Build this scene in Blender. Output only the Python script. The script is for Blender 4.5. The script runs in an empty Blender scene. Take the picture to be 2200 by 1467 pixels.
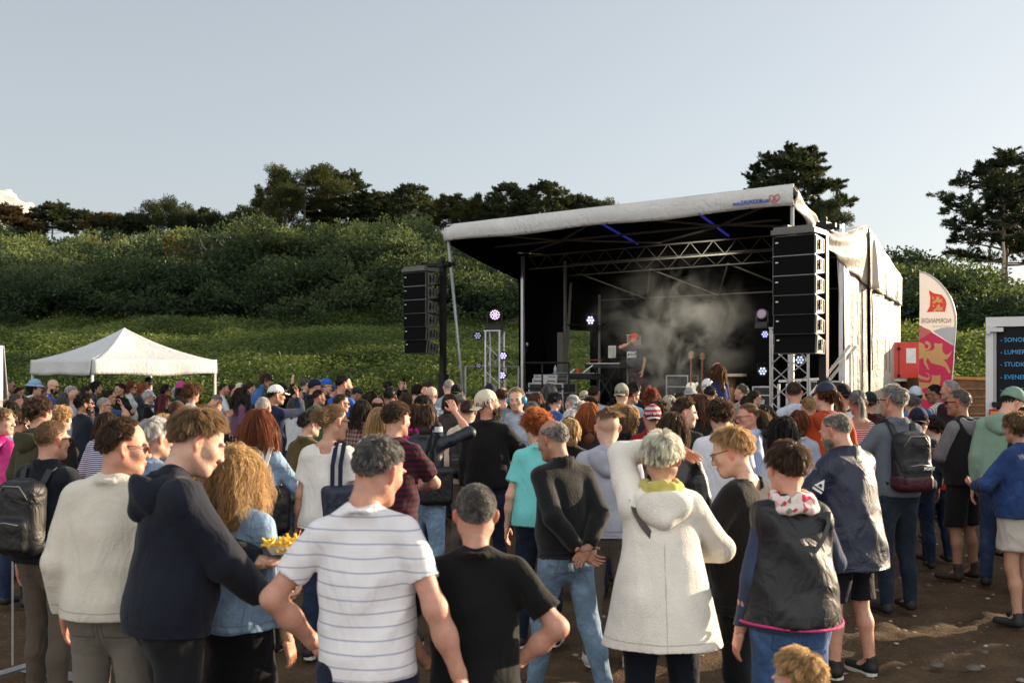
import bpy, math, random, zlib
import numpy as np
from mathutils import Vector, Matrix
from math import sin, cos, pi, radians, sqrt

# ------------------------------------------------------------------ camera, sky, sun, exposure
scene = bpy.context.scene
FPX, CX, HY, HC = 2139.0, 1100.0, 793.0, 1.92      # focal length in px of the 2200 px wide photo, centre, horizon row, eye height
cam_d = bpy.data.cameras.new('camera')
cam = bpy.data.objects.new('camera', cam_d); scene.collection.objects.link(cam)
cam.location = (0, 0, HC); cam.rotation_euler = (radians(90), 0, 0)
cam_d.sensor_width = 36.0; cam_d.lens = 36.0 * FPX / 2200.0
cam_d.shift_y = (HY - 733.5) / 2200.0
cam_d.clip_start = 0.05; cam_d.clip_end = 2000.0
cam_d.dof.use_dof = True; cam_d.dof.focus_distance = 10.0; cam_d.dof.aperture_fstop = 4.0
scene.camera = cam

SUN_AZ = math.atan2(0.42, 0.91)                     # direction towards the sun, from +X towards +Y
SUN_EL = radians(12.5)
world = bpy.data.worlds.new('World'); scene.world = world; world.use_nodes = True
wn = world.node_tree; bg = wn.nodes['Background']
sky = wn.nodes.new('ShaderNodeTexSky'); sky.sky_type = 'NISHITA'; sky.sun_disc = False
sky.sun_elevation = SUN_EL; sky.sun_rotation = pi / 2 - SUN_AZ
sky.air_density = 1.0; sky.dust_density = 1.5; sky.ozone_density = 2.0
hs = wn.nodes.new('ShaderNodeHueSaturation'); hs.inputs['Saturation'].default_value = 0.52
gm = wn.nodes.new('ShaderNodeGamma'); gm.inputs[1].default_value = 0.54; mu = wn.nodes.new('ShaderNodeMix'); mu.data_type = 'RGBA'; mu.blend_type = 'MULTIPLY'; mu.inputs[0].default_value = 1; mu.inputs[7].default_value = (1.47, 1.50, 1.51, 1)
wn.links.new(sky.outputs[0], hs.inputs['Color']); wn.links.new(hs.outputs[0], gm.inputs[0]); wn.links.new(gm.outputs[0], mu.inputs[6])
wt = wn.nodes.new('ShaderNodeTexCoord'); wsep = wn.nodes.new('ShaderNodeSeparateXYZ'); wn.links.new(wt.outputs['Generated'], wsep.inputs[0])
wno = wn.nodes.new('ShaderNodeTexNoise'); wno.inputs['Scale'].default_value = 2.2; wno.inputs['Detail'].default_value = 5; wn.links.new(wt.outputs['Generated'], wno.inputs['Vector'])
def wm(op, a, b, cl=False):
    x = wn.nodes.new('ShaderNodeMath'); x.operation = op; x.use_clamp = cl
    for i, v in enumerate((a, b)):
        if isinstance(v, (int, float)): x.inputs[i].default_value = v
        else: wn.links.new(v, x.inputs[i])
    return x.outputs[0]
# added fill light: bright broken cloud put into the sky behind the camera
cm = wm('MULTIPLY', wm('MULTIPLY', wm('SUBTRACT', wm('MULTIPLY', wsep.outputs[1], -1.0), .12), 2.2, True), wm('MULTIPLY', wm('SUBTRACT', wno.outputs['Fac'], .30), 4.0, True), True)
cl_ = wn.nodes.new('ShaderNodeMix'); cl_.data_type = 'RGBA'; wn.links.new(cm, cl_.inputs[0]); wn.links.new(mu.outputs[2], cl_.inputs[6]); cl_.inputs[7].default_value = (7.0, 6.9, 6.7, 1)
wn.links.new(cl_.outputs[2], bg.inputs['Color'])
bg.inputs['Strength'].default_value = 0.10
sun_d = bpy.data.lights.new('sun', 'SUN'); sun_d.energy = 5.0; sun_d.angle = radians(0.6); sun_d.color = (1.0, 0.78, 0.54)
sun = bpy.data.objects.new('sun', sun_d); scene.collection.objects.link(sun)
sdir = Vector((cos(SUN_EL) * cos(SUN_AZ), cos(SUN_EL) * sin(SUN_AZ), sin(SUN_EL)))
sun.rotation_euler = (-sdir).to_track_quat('-Z', 'Y').to_euler()
scene.view_settings.view_transform = 'Standard'; scene.view_settings.look = 'None'
scene.view_settings.exposure = 1.28; scene.view_settings.gamma = 1.0
scene.render.resolution_x = 1024; scene.render.resolution_y = 682
scene.cycles.max_bounces = 6; scene.cycles.transparent_max_bounces = 12
scene.cycles.volume_bounces = 0; scene.cycles.use_denoising = True

# ------------------------------------------------------------------ materials
MATS = {}
def lin(c):
    if isinstance(c, str):
        c = [int(c[i:i + 2], 16) / 255 for i in (0, 2, 4)]
        return tuple(x / 12.92 if x < .04045 else ((x + .055) / 1.055) ** 2.4 for x in c)
    return tuple(c)
class NT:
    def __init__(s, name):
        s.m = bpy.data.materials.new(name); s.m.use_nodes = True; s.t = s.m.node_tree
        s.b = s.t.nodes['Principled BSDF']; s.out = s.t.nodes['Material Output']
    def n(s, typ, **kw):
        x = s.t.nodes.new('ShaderNode' + typ)
        for k, v in kw.items():
            if k in x.inputs: x.inputs[k].default_value = v
            else: setattr(x, k, v)
        return x
    def l(s, a, b): s.t.links.new(a, b)
    def coord(s, scale=(1, 1, 1)):
        tc = s.n('TexCoord'); mp = s.n('Mapping'); mp.inputs['Scale'].default_value = scale
        s.l(tc.outputs['Object'], mp.inputs[0]); return mp.outputs[0]
    def noise(s, vec, sc, det=3, rough=.55, dist=0):
        x = s.n('TexNoise'); x.inputs['Scale'].default_value = sc; x.inputs['Detail'].default_value = det
        x.inputs['Roughness'].default_value = rough; x.inputs['Distortion'].default_value = dist
        s.l(vec, x.inputs['Vector']); return x.outputs['Fac']
    def ramp(s, fac, stops):
        r = s.n('ValToRGB'); e = r.color_ramp.elements
        while len(e) < len(stops): e.new(.5)
        for q, (p, c) in zip(e, stops): q.position = p; q.color = (*lin(c), 1) if len(lin(c)) == 3 else c
        s.l(fac, r.inputs[0]); return r.outputs[0]
    def mix(s, fac, a, b, typ='MIX'):
        x = s.n('Mix', data_type='RGBA', blend_type=typ)
        for v, i in ((fac, 0), (a, 6), (b, 7)):
            if isinstance(v, (int, float)): x.inputs[i].default_value = v
            elif isinstance(v, tuple): x.inputs[i].default_value = (*v[:3], 1)
            else: s.l(v, x.inputs[i])
        return x.outputs[2]
    def math(s, op, a, b=None, clamp=False):
        x = s.n('Math', operation=op, use_clamp=clamp)
        for v, i in ((a, 0), (b, 1)):
            if v is None: continue
            if isinstance(v, (int, float)): x.inputs[i].default_value = v
            else: s.l(v, x.inputs[i])
        return x.outputs[0]
    def bump(s, h, dist=.01, strength=1.0):
        x = s.n('Bump'); x.inputs['Strength'].default_value = strength; x.inputs['Distance'].default_value = dist
        s.l(h, x.inputs['Height']); s.l(x.outputs[0], s.b.inputs['Normal']); return x
def dark(c, f): return tuple(v * f for v in c)

def plain(name, col, rough=.6, metal=0.0, bumpy=0, var=.12, sc=6, emis=None, spec=.5):
    key = ('plain', name)
    if key in MATS: return MATS[key]
    t = NT(name); c = lin(col)
    v = t.coord()
    f = t.noise(v, sc, 4)
    t.l(t.ramp(f, [(.25, dark(c, 1 - var)), (.75, tuple(min(1, x * (1 + var)) for x in c))]), t.b.inputs['Base Color'])
    t.b.inputs['Roughness'].default_value = rough; t.b.inputs['Metallic'].default_value = metal
    t.b.inputs['Specular IOR Level'].default_value = spec
    if bumpy: t.bump(t.noise(v, sc * 6, 3), bumpy)
    if emis:
        t.b.inputs['Emission Color'].default_value = (*lin(emis[0]), 1); t.b.inputs['Emission Strength'].default_value = emis[1]
    MATS[key] = t.m; return t.m

def fabric(kind, col, col2=None, per=.03, duty=.5, axis='z', seams=()):
    """kind: cotton, knit, fleece, shell, denim, leather; with col2: stripes of the second colour"""
    key = ('fab', kind, col, col2, per, duty, axis, seams)
    if key in MATS: return MATS[key]
    t = NT('fabric_' + kind); c = lin(col); v = t.coord()
    base = None
    big = t.noise(v, 5, 3)
    fine = t.noise(v, 140 if kind != 'knit' else 90, 2)
    if kind == 'denim':
        wear = t.noise(v, 7, 5, .65)
        base = t.ramp(wear, [(.3, dark(c, .62)), (.55, c), (.8, tuple(min(1, x * 1.75 + .02) for x in c))])
    else:
        base = t.ramp(big, [(.25, dark(c, .86)), (.75, tuple(min(1, x * 1.1) for x in c))])
    if kind == 'heather': base = t.mix(fine, dark(c, .5), tuple(min(1, x * 1.5) for x in c))
    if col2:
        sp = t.n('SeparateXYZ'); t.l(v, sp.inputs[0])
        w = t.math('ADD', sp.outputs[{'x': 0, 'y': 1, 'z': 2}.get(axis[0], 2)], t.math('MULTIPLY', t.noise(v, 4, 1), per * .35))
        def band(coord):
            fr = t.math('FRACT', t.math('DIVIDE', coord, per)); return t.math('LESS_THAN', fr, duty)
        bf = band(w)
        if axis == 'check':
            bf = t.math('MULTIPLY', t.math('ADD', bf, band(sp.outputs[0])), .5)
        base = t.mix(bf, base, t.mix(big, dark(lin(col2), .85), lin(col2)))
    sm = None
    if seams:
        sp2 = t.n('SeparateXYZ'); t.l(v, sp2.inputs[0]); ax = t.math('ABSOLUTE', sp2.outputs[0]); zz = sp2.outputs[2]
        wob = t.math('MULTIPLY', t.math('SUBTRACT', big, .5), .02)
        def near_(a, val, w): return t.math('LESS_THAN', t.math('ABSOLUTE', t.math('SUBTRACT', t.math('ADD', a, wob), val)), w)
        for s_ in seams:
            if s_[0] == 'v': q = near_(ax, s_[1], .0022)
            elif s_[0] == 'h': q = near_(zz, s_[1], .0022)
            else:
                dx = t.math('DIVIDE', t.math('ABSOLUTE', t.math('SUBTRACT', ax, s_[1])), s_[3]); dz = t.math('DIVIDE', t.math('ABSOLUTE', t.math('SUBTRACT', zz, s_[2])), s_[4]); q = near_(t.math('MAXIMUM', dx, dz), 1.0, .045)
                q = t.math('MULTIPLY', q, t.math('LESS_THAN', sp2.outputs[1], .02))
            sm = q if sm is None else t.math('MAXIMUM', sm, q)
        base = t.mix(t.math('MULTIPLY', sm, .55), base, dark(c, .35))
    t.l(base, t.b.inputs['Base Color'])
    t.b.inputs['Roughness'].default_value = {'shell': .52, 'leather': .38}.get(kind, .85)
    t.b.inputs['Specular IOR Level'].default_value = {'shell': .5, 'leather': .6}.get(kind, .2)
    if kind not in ('shell', 'leather'):
        t.b.inputs['Sheen Weight'].default_value = {'fleece': .18, 'knit': .18}.get(kind, .08)
        t.b.inputs['Sheen Roughness'].default_value = .5
    wr = t.noise(t.coord((1, 1, .7)), {'shell': 7, 'denim': 12}.get(kind, 5.5), 3, .5, 1.2)
    h = t.math('ADD', t.math('MULTIPLY', wr, {'shell': .9, 'fleece': .7, 'leather': 1.0}.get(kind, .9)),
               t.math('MULTIPLY', fine, {'fleece': .22, 'knit': .12, 'heather': .06}.get(kind, .03)))
    if sm is not None: h = t.math('SUBTRACT', h, t.math('MULTIPLY', sm, .25))
    t.bump(h, .022)
    MATS[key] = t.m; return t.m

def skin_mat():
    if 'skin' in MATS: return MATS['skin']
    t = NT('skin'); a = t.n('VertexColor', layer_name='Col'); v = t.coord()
    f = t.noise(v, 35, 4); f2 = t.noise(v, 220, 2)
    c = t.mix(f, (.74, .66, .62), (1.18, 1.08, 1.04))
    t.l(t.mix(1.0, a.outputs[0], c, 'MULTIPLY'), t.b.inputs['Base Color'])
    t.b.inputs['Roughness'].default_value = .55
    t.b.inputs['Subsurface Weight'].default_value = .14
    t.b.inputs['Subsurface Radius'].default_value = (1.0, .25, .12); t.b.inputs['Subsurface Scale'].default_value = .012
    t.bump(t.math('ADD', f2, t.math('MULTIPLY', f, 1.5)), .0015)
    MATS['skin'] = t.m; return t.m

def hair_mat(col, sheen=.35):
    key = ('hair', col)
    if key in MATS: return MATS[key]
    t = NT('hair'); c = lin(col); a = t.n('VertexColor', layer_name='Col')
    base = t.mix(a.outputs[0], dark(c, .45), tuple(min(1, x * 1.9 + .015) for x in c))
    t.l(base, t.b.inputs['Base Color']); t.b.inputs['Roughness'].default_value = .45
    t.b.inputs['Specular IOR Level'].default_value = .4
    tr = t.n('BsdfTranslucent'); t.l(t.mix(.5, base, tuple(min(1, x * 2.6 + .06) for x in c)), tr.inputs[0])
    ms = t.n('MixShader'); ms.inputs[0].default_value = .5
    t.l(t.b.outputs[0], ms.inputs[1]); t.l(tr.outputs[0], ms.inputs[2]); t.l(ms.outputs[0], t.out.inputs[0])
    MATS[key] = t.m; return t.m

# ------------------------------------------------------------------ objects and meshes
def link(o, parent=None):
    scene.collection.objects.link(o)
    if parent is not None: o.parent = parent
    return o
def tag(o, label=None, cat=None, group=None, kind=None):
    if label: o['label'] = label
    if cat: o['category'] = cat
    if group: o['group'] = group
    if kind: o['kind'] = kind
    return o
def thing(name, label, cat, loc=(0, 0, 0), rz=0, group=None, kind=None):
    o = bpy.data.objects.new(name, None); o.empty_display_size = .2; link(o)
    o.location = loc; o.rotation_euler = (0, 0, rz)
    return tag(o, label, cat, group, kind)
def mesh_np(name, V, Q, mat, parent=None, smooth=True, col=None):
    """V n x 3, Q list of arrays of quads (m x 4) or tris (m x 3)"""
    me = bpy.data.meshes.new(name)
    if not isinstance(Q, (list, tuple)): Q = [Q]
    Q = [np.asarray(q, np.int32) for q in Q if len(q)]
    me.vertices.add(len(V)); me.vertices.foreach_set('co', np.asarray(V, np.float32).ravel())
    nl = sum(q.size for q in Q); npoly = sum(len(q) for q in Q)
    me.loops.add(nl); me.polygons.add(npoly)
    me.loops.foreach_set('vertex_index', np.concatenate([q.ravel() for q in Q]) if Q else np.zeros(0, np.int32))
    st = []; off = 0
    for q in Q:
        st.append(off + np.arange(len(q)) * q.shape[1]); off += q.size
    me.polygons.foreach_set('loop_start', np.concatenate(st).astype(np.int32) if st else np.zeros(0, np.int32))
    me.update(calc_edges=True)
    if smooth: me.polygons.foreach_set('use_smooth', np.ones(npoly, bool))
    if col is not None:
        ca = me.color_attributes.new('Col', 'FLOAT_COLOR', 'POINT')
        c = np.ones((len(V), 4), np.float32)
        c[:, :3] = col if np.ndim(col) == 2 else np.asarray(col)[:, None]
        ca.data.foreach_set('color', c.ravel())
    if mat: me.materials.append(mat)
    o = bpy.data.objects.new(name, me); link(o, parent); return o

class MB:
    """collects hard-edged shapes, builds one mesh object"""
    def __init__(s): s.v = []; s.f = []; s.n = 0
    def add(s, V, F):
        V = np.asarray(V, float); s.v.append(V)
        for f in F: s.f.append([i + s.n for i in f])
        s.n += len(V); return s
    def box(s, c, size, R=None, taper=1.0):
        x, y, z = [q / 2 for q in size]
        V = np.array([(a * x * (taper if d > 0 else 1), b * y * (taper if d > 0 else 1), d * z) for d in (-1, 1) for a, b in ((-1, -1), (1, -1), (1, 1), (-1, 1))])
        if R is not None: V = V @ np.asarray(R).T
        return s.add(V + np.array(c), [(0, 3, 2, 1), (4, 5, 6, 7), (0, 1, 5, 4), (1, 2, 6, 5), (2, 3, 7, 6), (3, 0, 4, 7)])
    def bar(s, a, b, w, h=None, up=(0, 0, 1)):
        a = np.array(a, float); b = np.array(b, float); d = b - a; L = np.linalg.norm(d)
        if L < 1e-6: return s
        d /= L; u = np.array(up, float)
        if abs(d @ u) > .95: u = np.array((1., 0, 0)) if abs(d[0]) < .9 else np.array((0, 1., 0))
        x = np.cross(d, u); x /= np.linalg.norm(x); y = np.cross(x, d)
        return s.box((a + b) / 2, (w, h or w, L), np.stack([x, y, d], 1))
    def tube(s, pts, r, n=8, r2=None, close=True):
        pts = [np.array(p, float) for p in pts]; k = len(pts); V = []
        prev = None
        for i, p in enumerate(pts):
            d = pts[min(i + 1, k - 1)] - pts[max(i - 1, 0)]; d = d / (np.linalg.norm(d) + 1e-9)
            if prev is None:
                u = np.array((0, 0, 1.)) if abs(d[2]) < .9 else np.array((1., 0, 0)); x = np.cross(d, u)
            else: x = prev - d * (prev @ d)
            x /= np.linalg.norm(x) + 1e-9; prev = x; y = np.cross(d, x)
            rr = r if r2 is None else r + (r2 - r) * i / max(1, k - 1)
            if isinstance(r, (list, tuple)): rr = r[i]
            for j in range(n):
                a = 2 * pi * j / n; V.append(p + rr * (cos(a) * x + sin(a) * y))
        F = [(i * n + j, i * n + (j + 1) % n, (i + 1) * n + (j + 1) % n, (i + 1) * n + j) for i in range(k - 1) for j in range(n)]
        if close: F += [tuple(range(n))[::-1], tuple((k - 1) * n + j for j in range(n))]
        return s.add(V, F)
    def sheet(s, G, th=0.0):
        """G rows x cols x 3 grid of points; th thickness along the normal"""
        G = np.asarray(G, float); r, c = G.shape[:2]
        if th:
            du = np.gradient(G, axis=1); dv = np.gradient(G, axis=0); nn = np.cross(du, dv)
            nn /= np.linalg.norm(nn, axis=2, keepdims=True) + 1e-9
            A = G.reshape(-1, 3); B = (G - nn * th).reshape(-1, 3); m = r * c
            F = [(i * c + j, i * c + j + 1, (i + 1) * c + j + 1, (i + 1) * c + j) for i in range(r - 1) for j in range(c - 1)]
            F += [tuple(m + q for q in f[::-1]) for f in F]
            ring = [j for j in range(c)] + [i * c + c - 1 for i in range(1, r)] + [(r - 1) * c + j for j in range(c - 2, -1, -1)] + [i * c for i in range(r - 2, 0, -1)]
            F += [(ring[i], ring[i] + m, ring[(i + 1) % len(ring)] + m, ring[(i + 1) % len(ring)]) for i in range(len(ring))]
            return s.add(np.concatenate([A, B]), F)
        F = [(i * c + j, i * c + j + 1, (i + 1) * c + j + 1, (i + 1) * c + j) for i in range(r - 1) for j in range(c - 1)]
        return s.add(G.reshape(-1, 3), F)
    def lathe(s, prof, c=(0, 0, 0), n=16, R=None):
        V = np.array([(r * cos(2 * pi * j / n), r * sin(2 * pi * j / n), z) for r, z in prof for j in range(n)])
        if R is not None: V = V @ np.asarray(R).T
        k = len(prof)
        F = [(i * n + j, i * n + (j + 1) % n, (i + 1) * n + (j + 1) % n, (i + 1) * n + j) for i in range(k - 1) for j in range(n)]
        F += [tuple(range(n))[::-1], tuple((k - 1) * n + j for j in range(n))]
        return s.add(V + np.array(c), F)
    def build(s, name, mat, parent=None, smooth=False, M=None):
        me = bpy.data.meshes.new(name); V = np.concatenate(s.v)
        me.from_pydata(V.tolist(), [], s.f); me.update()
        if smooth:
            me.polygons.foreach_set('use_smooth', np.ones(len(me.polygons), bool))
        me.materials.append(mat)
        o = bpy.data.objects.new(name, me); link(o, parent)
        if smooth == 'auto':
            try: me.set_sharp_from_angle(angle=radians(40))
            except Exception: pass
        return o

def align(d, up=(0, 0, 1)):
    """rotation matrix whose z axis is d"""
    d = np.array(d, float); d /= np.linalg.norm(d); u = np.array(up, float)
    if abs(d @ u) > .98: u = np.array((0, 1., 0))
    x = np.cross(u, d); x /= np.linalg.norm(x); return np.stack([x, np.cross(d, x), d], 1)

# ------------------------------------------------------------------ distance-field modelling (smooth bodies and clothes)
def A3(p): return np.array(p, np.float32)
class Field:
    def __init__(s, lo, hi, v):
        s.lo = A3(lo); s.v = v; s.n = np.ceil((A3(hi) - s.lo) / v).astype(int) + 1
        s.F = np.full(s.n, .5, np.float32)
    def _sl(s, lo, hi):
        i0 = np.clip(np.floor((A3(lo) - s.lo) / s.v).astype(int), 0, s.n); i1 = np.clip(np.ceil((A3(hi) - s.lo) / s.v).astype(int) + 1, 0, s.n)
        if np.any(i1 <= i0): return None, None
        g = [s.lo[a] + s.v * np.arange(i0[a], i1[a], dtype=np.float32) for a in range(3)]
        X, Y, Z = np.meshgrid(*g, indexing='ij')
        return tuple(slice(i0[a], i1[a]) for a in range(3)), (X, Y, Z)
    def _put(s, sl, d, k, op):
        F = s.F[sl]
        if op == 'sub': s.F[sl] = -_smin(-F, d, k)
        else: s.F[sl] = _smin(F, d, k)
    def cap(s, a, b, ra, rb=None, n=None, f=1.0, k=.03, cut=None, op='add'):
        a = A3(a); b = A3(b); rb = ra if rb is None else rb; m = max(ra, rb) * max(1, f) + k + 3 * s.v
        sl, P = s._sl(np.minimum(a, b) - m, np.maximum(a, b) + m)
        if sl is None: return
        ba = b - a; L2 = float(ba @ ba) + 1e-9
        q = [P[i] - a[i] for i in range(3)]
        t = np.clip((q[0] * ba[0] + q[1] * ba[1] + q[2] * ba[2]) / L2, 0, 1)
        q = [q[i] - t * ba[i] for i in range(3)]
        d2 = q[0] ** 2 + q[1] ** 2 + q[2] ** 2
        if n is not None:
            n = A3(n); n = n / np.linalg.norm(n); qn = q[0] * n[0] + q[1] * n[1] + q[2] * n[2]; d2 = d2 + qn ** 2 * (1 / f ** 2 - 1)
        d = np.sqrt(np.maximum(d2, 0)) - (ra + t * (rb - ra))
        if n is not None and f < 1: d = d * (f + (1 - f) * .5)
        if cut:
            for cp, cn in cut:
                cp = A3(cp); cn = A3(cn); d = np.maximum(d, (P[0] - cp[0]) * cn[0] + (P[1] - cp[1]) * cn[1] + (P[2] - cp[2]) * cn[2])
        s._put(sl, d, k, op)
    def ell(s, c, r, R=None, k=.03, op='add'):
        c = A3(c); r = A3(r); m = float(r.max()) + k + 3 * s.v
        sl, P = s._sl(c - m, c + m)
        if sl is None: return
        q = [P[i] - c[i] for i in range(3)]
        if R is not None:
            R = np.asarray(R); q = [q[0] * R[0, i] + q[1] * R[1, i] + q[2] * R[2, i] for i in range(3)]
        k0 = np.sqrt((q[0] / r[0]) ** 2 + (q[1] / r[1]) ** 2 + (q[2] / r[2]) ** 2)
        k1 = np.sqrt((q[0] / r[0] ** 2) ** 2 + (q[1] / r[1] ** 2) ** 2 + (q[2] / r[2] ** 2) ** 2) + 1e-6
        s._put(sl, k0 * (k0 - 1) / k1, k, op)
    def rbox(s, c, h, rad, R=None, k=.01, op='add'):
        c = A3(c); h = A3(h); m = float(np.linalg.norm(h)) + k + 3 * s.v
        sl, P = s._sl(c - m, c + m)
        if sl is None: return
        q = [P[i] - c[i] for i in range(3)]
        if R is not None:
            R = np.asarray(R); q = [q[0] * R[0, i] + q[1] * R[1, i] + q[2] * R[2, i] for i in range(3)]
        q = [np.abs(q[i]) - (h[i] - rad) for i in range(3)]
        d = np.sqrt(sum(np.maximum(x, 0) ** 2 for x in q)) + np.minimum(np.maximum(np.maximum(q[0], q[1]), q[2]), 0) - rad
        s._put(sl, d, k, op)
    def chain(s, pts, rs, n=None, f=1.0, k=.02):
        for i in range(len(pts) - 1):
            s.cap(pts[i], pts[i + 1], rs[i] if isinstance(rs, (list, tuple)) else rs, rs[i + 1] if isinstance(rs, (list, tuple)) else rs, n, f, k)
    def clip(s, p, n):
        g = [s.lo[a] + s.v * np.arange(s.n[a], dtype=np.float32) for a in range(3)]
        d = (g[0] - p[0])[:, None, None] * n[0] + (g[1] - p[1])[None, :, None] * n[1] + (g[2] - p[2])[None, None, :] * n[2]
        s.F = np.maximum(s.F, d.astype(np.float32))
    def grid(s):
        return np.meshgrid(*[s.lo[a] + s.v * np.arange(s.n[a], dtype=np.float32) for a in range(3)], indexing='ij')
    def mesh(s):
        F = s.F; ins = F < 0
        w = np.argwhere(ins)
        if not len(w): return np.zeros((0, 3), np.float32), np.zeros((0, 4), np.int32)
        lo = np.maximum(w.min(0) - 2, 0); hi = np.minimum(w.max(0) + 3, s.n)
        F = np.pad(F[lo[0]:hi[0], lo[1]:hi[1], lo[2]:hi[2]], 1, constant_values=.5); org = s.lo + (lo - 1) * s.v
        ins = F < 0; S = F.shape
        acc = np.zeros(S + (3,), np.float32); cnt = np.zeros(S, np.float32); quads = []
        for ax in range(3):
            sa = [slice(None)] * 3; sb = [slice(None)] * 3; sa[ax] = slice(0, -1); sb[ax] = slice(1, None)
            ch = ins[tuple(sa)] != ins[tuple(sb)]
            idx = np.argwhere(ch)
            if not len(idx): continue
            i, j, k = idx.T; f0 = F[i, j, k]; e = [0, 0, 0]; e[ax] = 1
            f1 = F[i + e[0], j + e[1], k + e[2]]; t = f0 / (f0 - f1)
            p = idx.astype(np.float32); p[:, ax] += t
            b, c = [(1, 2), (2, 0), (0, 1)][ax]
            cells = []
            for db, dc in ((-1, -1), (0, -1), (0, 0), (-1, 0)):
                q = idx.copy(); q[:, b] += db; q[:, c] += dc; fl = np.ravel_multi_index(q.T, S); cells.append(fl)
            flip = f0 > 0
            quads.append((cells, flip, p))
        acc = acc.reshape(-1, 3); cnt = cnt.ravel(); N = len(cnt)
        for cells, flip, p in quads:
            for fl in cells:
                cnt += np.bincount(fl, minlength=N)
                for a in range(3): acc[:, a] += np.bincount(fl, weights=p[:, a], minlength=N)
        act = np.nonzero(cnt)[0]; remap = np.full(N, -1, np.int32); remap[act] = np.arange(len(act))
        V = org + (acc[act] / cnt[act][:, None]) * s.v
        out = []
        for cells, flip, p in quads:
            q = np.stack([remap[c] for c in cells], 1); q[flip] = q[flip][:, ::-1]; out.append(q)
        return V.astype(np.float32), np.concatenate(out)
def _smin(a, b, k):
    if k <= 0: return np.minimum(a, b)
    h = np.maximum(k - np.abs(a - b), 0) / k
    return np.minimum(a, b) - h * h * k * .25
def vnormals(V, Q):
    q = Q[:, :4]; n = np.cross(V[q[:, 2]] - V[q[:, 0]], V[q[:, 3]] - V[q[:, 1]])
    N = np.stack([sum(np.bincount(q[:, c], weights=n[:, a], minlength=len(V)) for c in range(4)) for a in range(3)], 1)
    return N / (np.linalg.norm(N, axis=1, keepdims=True) + 1e-9)
def join(parts):
    V = []; Q = []; n = 0
    for v, q in parts:
        if len(v): V.append(v); Q.append(q + n); n += len(v)
    return np.concatenate(V), np.concatenate(Q)
def text(body, size, loc, rot, mat, parent, name='lettering', ext=.002, shear=0, sx=1, bold=0, align_='LEFT'):
    c = bpy.data.curves.new(name, 'FONT'); c.body = body; c.size = size; c.extrude = ext; c.shear = shear; c.offset = bold; c.align_x = align_; c.resolution_u = 3
    c.materials.append(mat); o_ = bpy.data.objects.new(name, c); me = bpy.data.meshes.new_from_object(o_); bpy.data.objects.remove(o_); o = bpy.data.objects.new(name, me); link(o, parent); o.location = loc; o.rotation_euler = rot; o.scale = (sx, 1, 1); return o
# ------------------------------------------------------------------ people
def R3(yaw=0, pitch=0, roll=0):
    """yaw turns left, pitch bows forward (+Y), roll tilts towards +X; degrees"""
    y, p, r = radians(yaw), radians(-pitch), radians(roll)
    Z = np.array([[cos(y), -sin(y), 0], [sin(y), cos(y), 0], [0, 0, 1]])
    X = np.array([[1, 0, 0], [0, cos(p), -sin(p)], [0, sin(p), cos(p)]])
    Y = np.array([[cos(r), 0, sin(r)], [0, 1, 0], [-sin(r), 0, cos(r)]])
    return Z @ X @ Y
def nrm(v): v = np.array(v, float); return v / (np.linalg.norm(v) + 1e-9)

# pose: wrist, elbow pole, finger direction (None = along forearm), palm normal, finger curl; for the person's right side
POSES = {
    'down': ((.232, .05, .885), (.25, -1, 0), None, (-1, 0, 0), .30),
    'out': ((.31, .04, .93), (.6, -1, 0), None, (-1, 0, 0), .35),
    'hold': ((.13, .30, 1.13), (1, -.3, -.7), (-.5, 1, .1), (-.6, 0, .6), .75),
    'phone': ((.06, .30, 1.30), (1, 0, -.8), (-.2, .5, 1), (-.5, -.6, .3), .85),
    'film': ((.07, .34, 1.60), (.8, 0, -1), (-.1, .2, 1), (-.5, -.6, 0), .85),
    'hip': ((.185, .03, 1.03), (1, -.35, -.1), (-.5, .8, -.3), (-1, 0, 0), .45),
    'pocket': ((.225, .06, .95), (.8, -1, 0), (-.25, .35, -1), (-1, 0, 0), .35),
    'behind': ((.035, -.20, .95), (1, -.4, 0), (-.8, -.1, -.6), (0, -1, .2), .45),
    'shade': ((-.05, .17, 1.69), (1, .1, .25), (-1, .22, -.35), (.1, -.6, -.8), .12),
    'clap': ((.05, .31, 1.36), (1, -.2, -.8), (-.1, .8, .9), (-1, 0, 0), .10),
    'wave': ((.30, .10, 1.78), (1, 0, -.4), (.05, .05, 1), (0, 1, 0), .08),
    'fist': ((.20, .20, 1.74), (1, 0, -.4), (-.1, .2, 1), (-.4, 1, 0), .9),
    'mouth': ((.05, .20, 1.48), (1, 0, -.7), (-.2, -.2, 1), (-.3, -1, 0), .8),
    'mic': ((.02, .20, 1.53), (1, .1, -.4), (-.8, .1, .6), (0, -1, 0), .95),
    'fold': ((-.06, .20, 1.17), (1, -.1, -.5), (-1, .1, .1), (0, -1, 0), .35),
    'reach': ((.22, .42, 1.12), (1, -.6, -.3), (-.1, 1, .0), (-.3, 0, 1), .5),
    'carry': ((-.02, .24, 1.22), (1, -.2, -.5), (-1, .3, .1), (0, -1, 0), .4),
}
SKIN = {'fair': (.60, .40, .31), 'mid': (.49, .30, .21), 'tan': (.37, .21, .14), 'red': (.55, .31, .23), 'dark': (.16, .08, .05)}
HCOL = {'black': (.012, .010, .009), 'dark': (.028, .018, .012), 'brown': (.065, .036, .019), 'chestnut': (.10, .042, .018), 'auburn': (.17, .050, .018),
        'ginger': (.30, .10, .028), 'blond': (.36, .25, .125), 'dirty': (.18, .115, .06), 'grey': (.25, .24, .225), 'silver': (.47, .46, .44),
        'white': (.72, .71, .68), 'pepper': (.13, .125, .12), 'platinum': (.62, .53, .42), 'pink': (.45, .12, .20), 'wine': (.16, .03, .04)}

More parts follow.
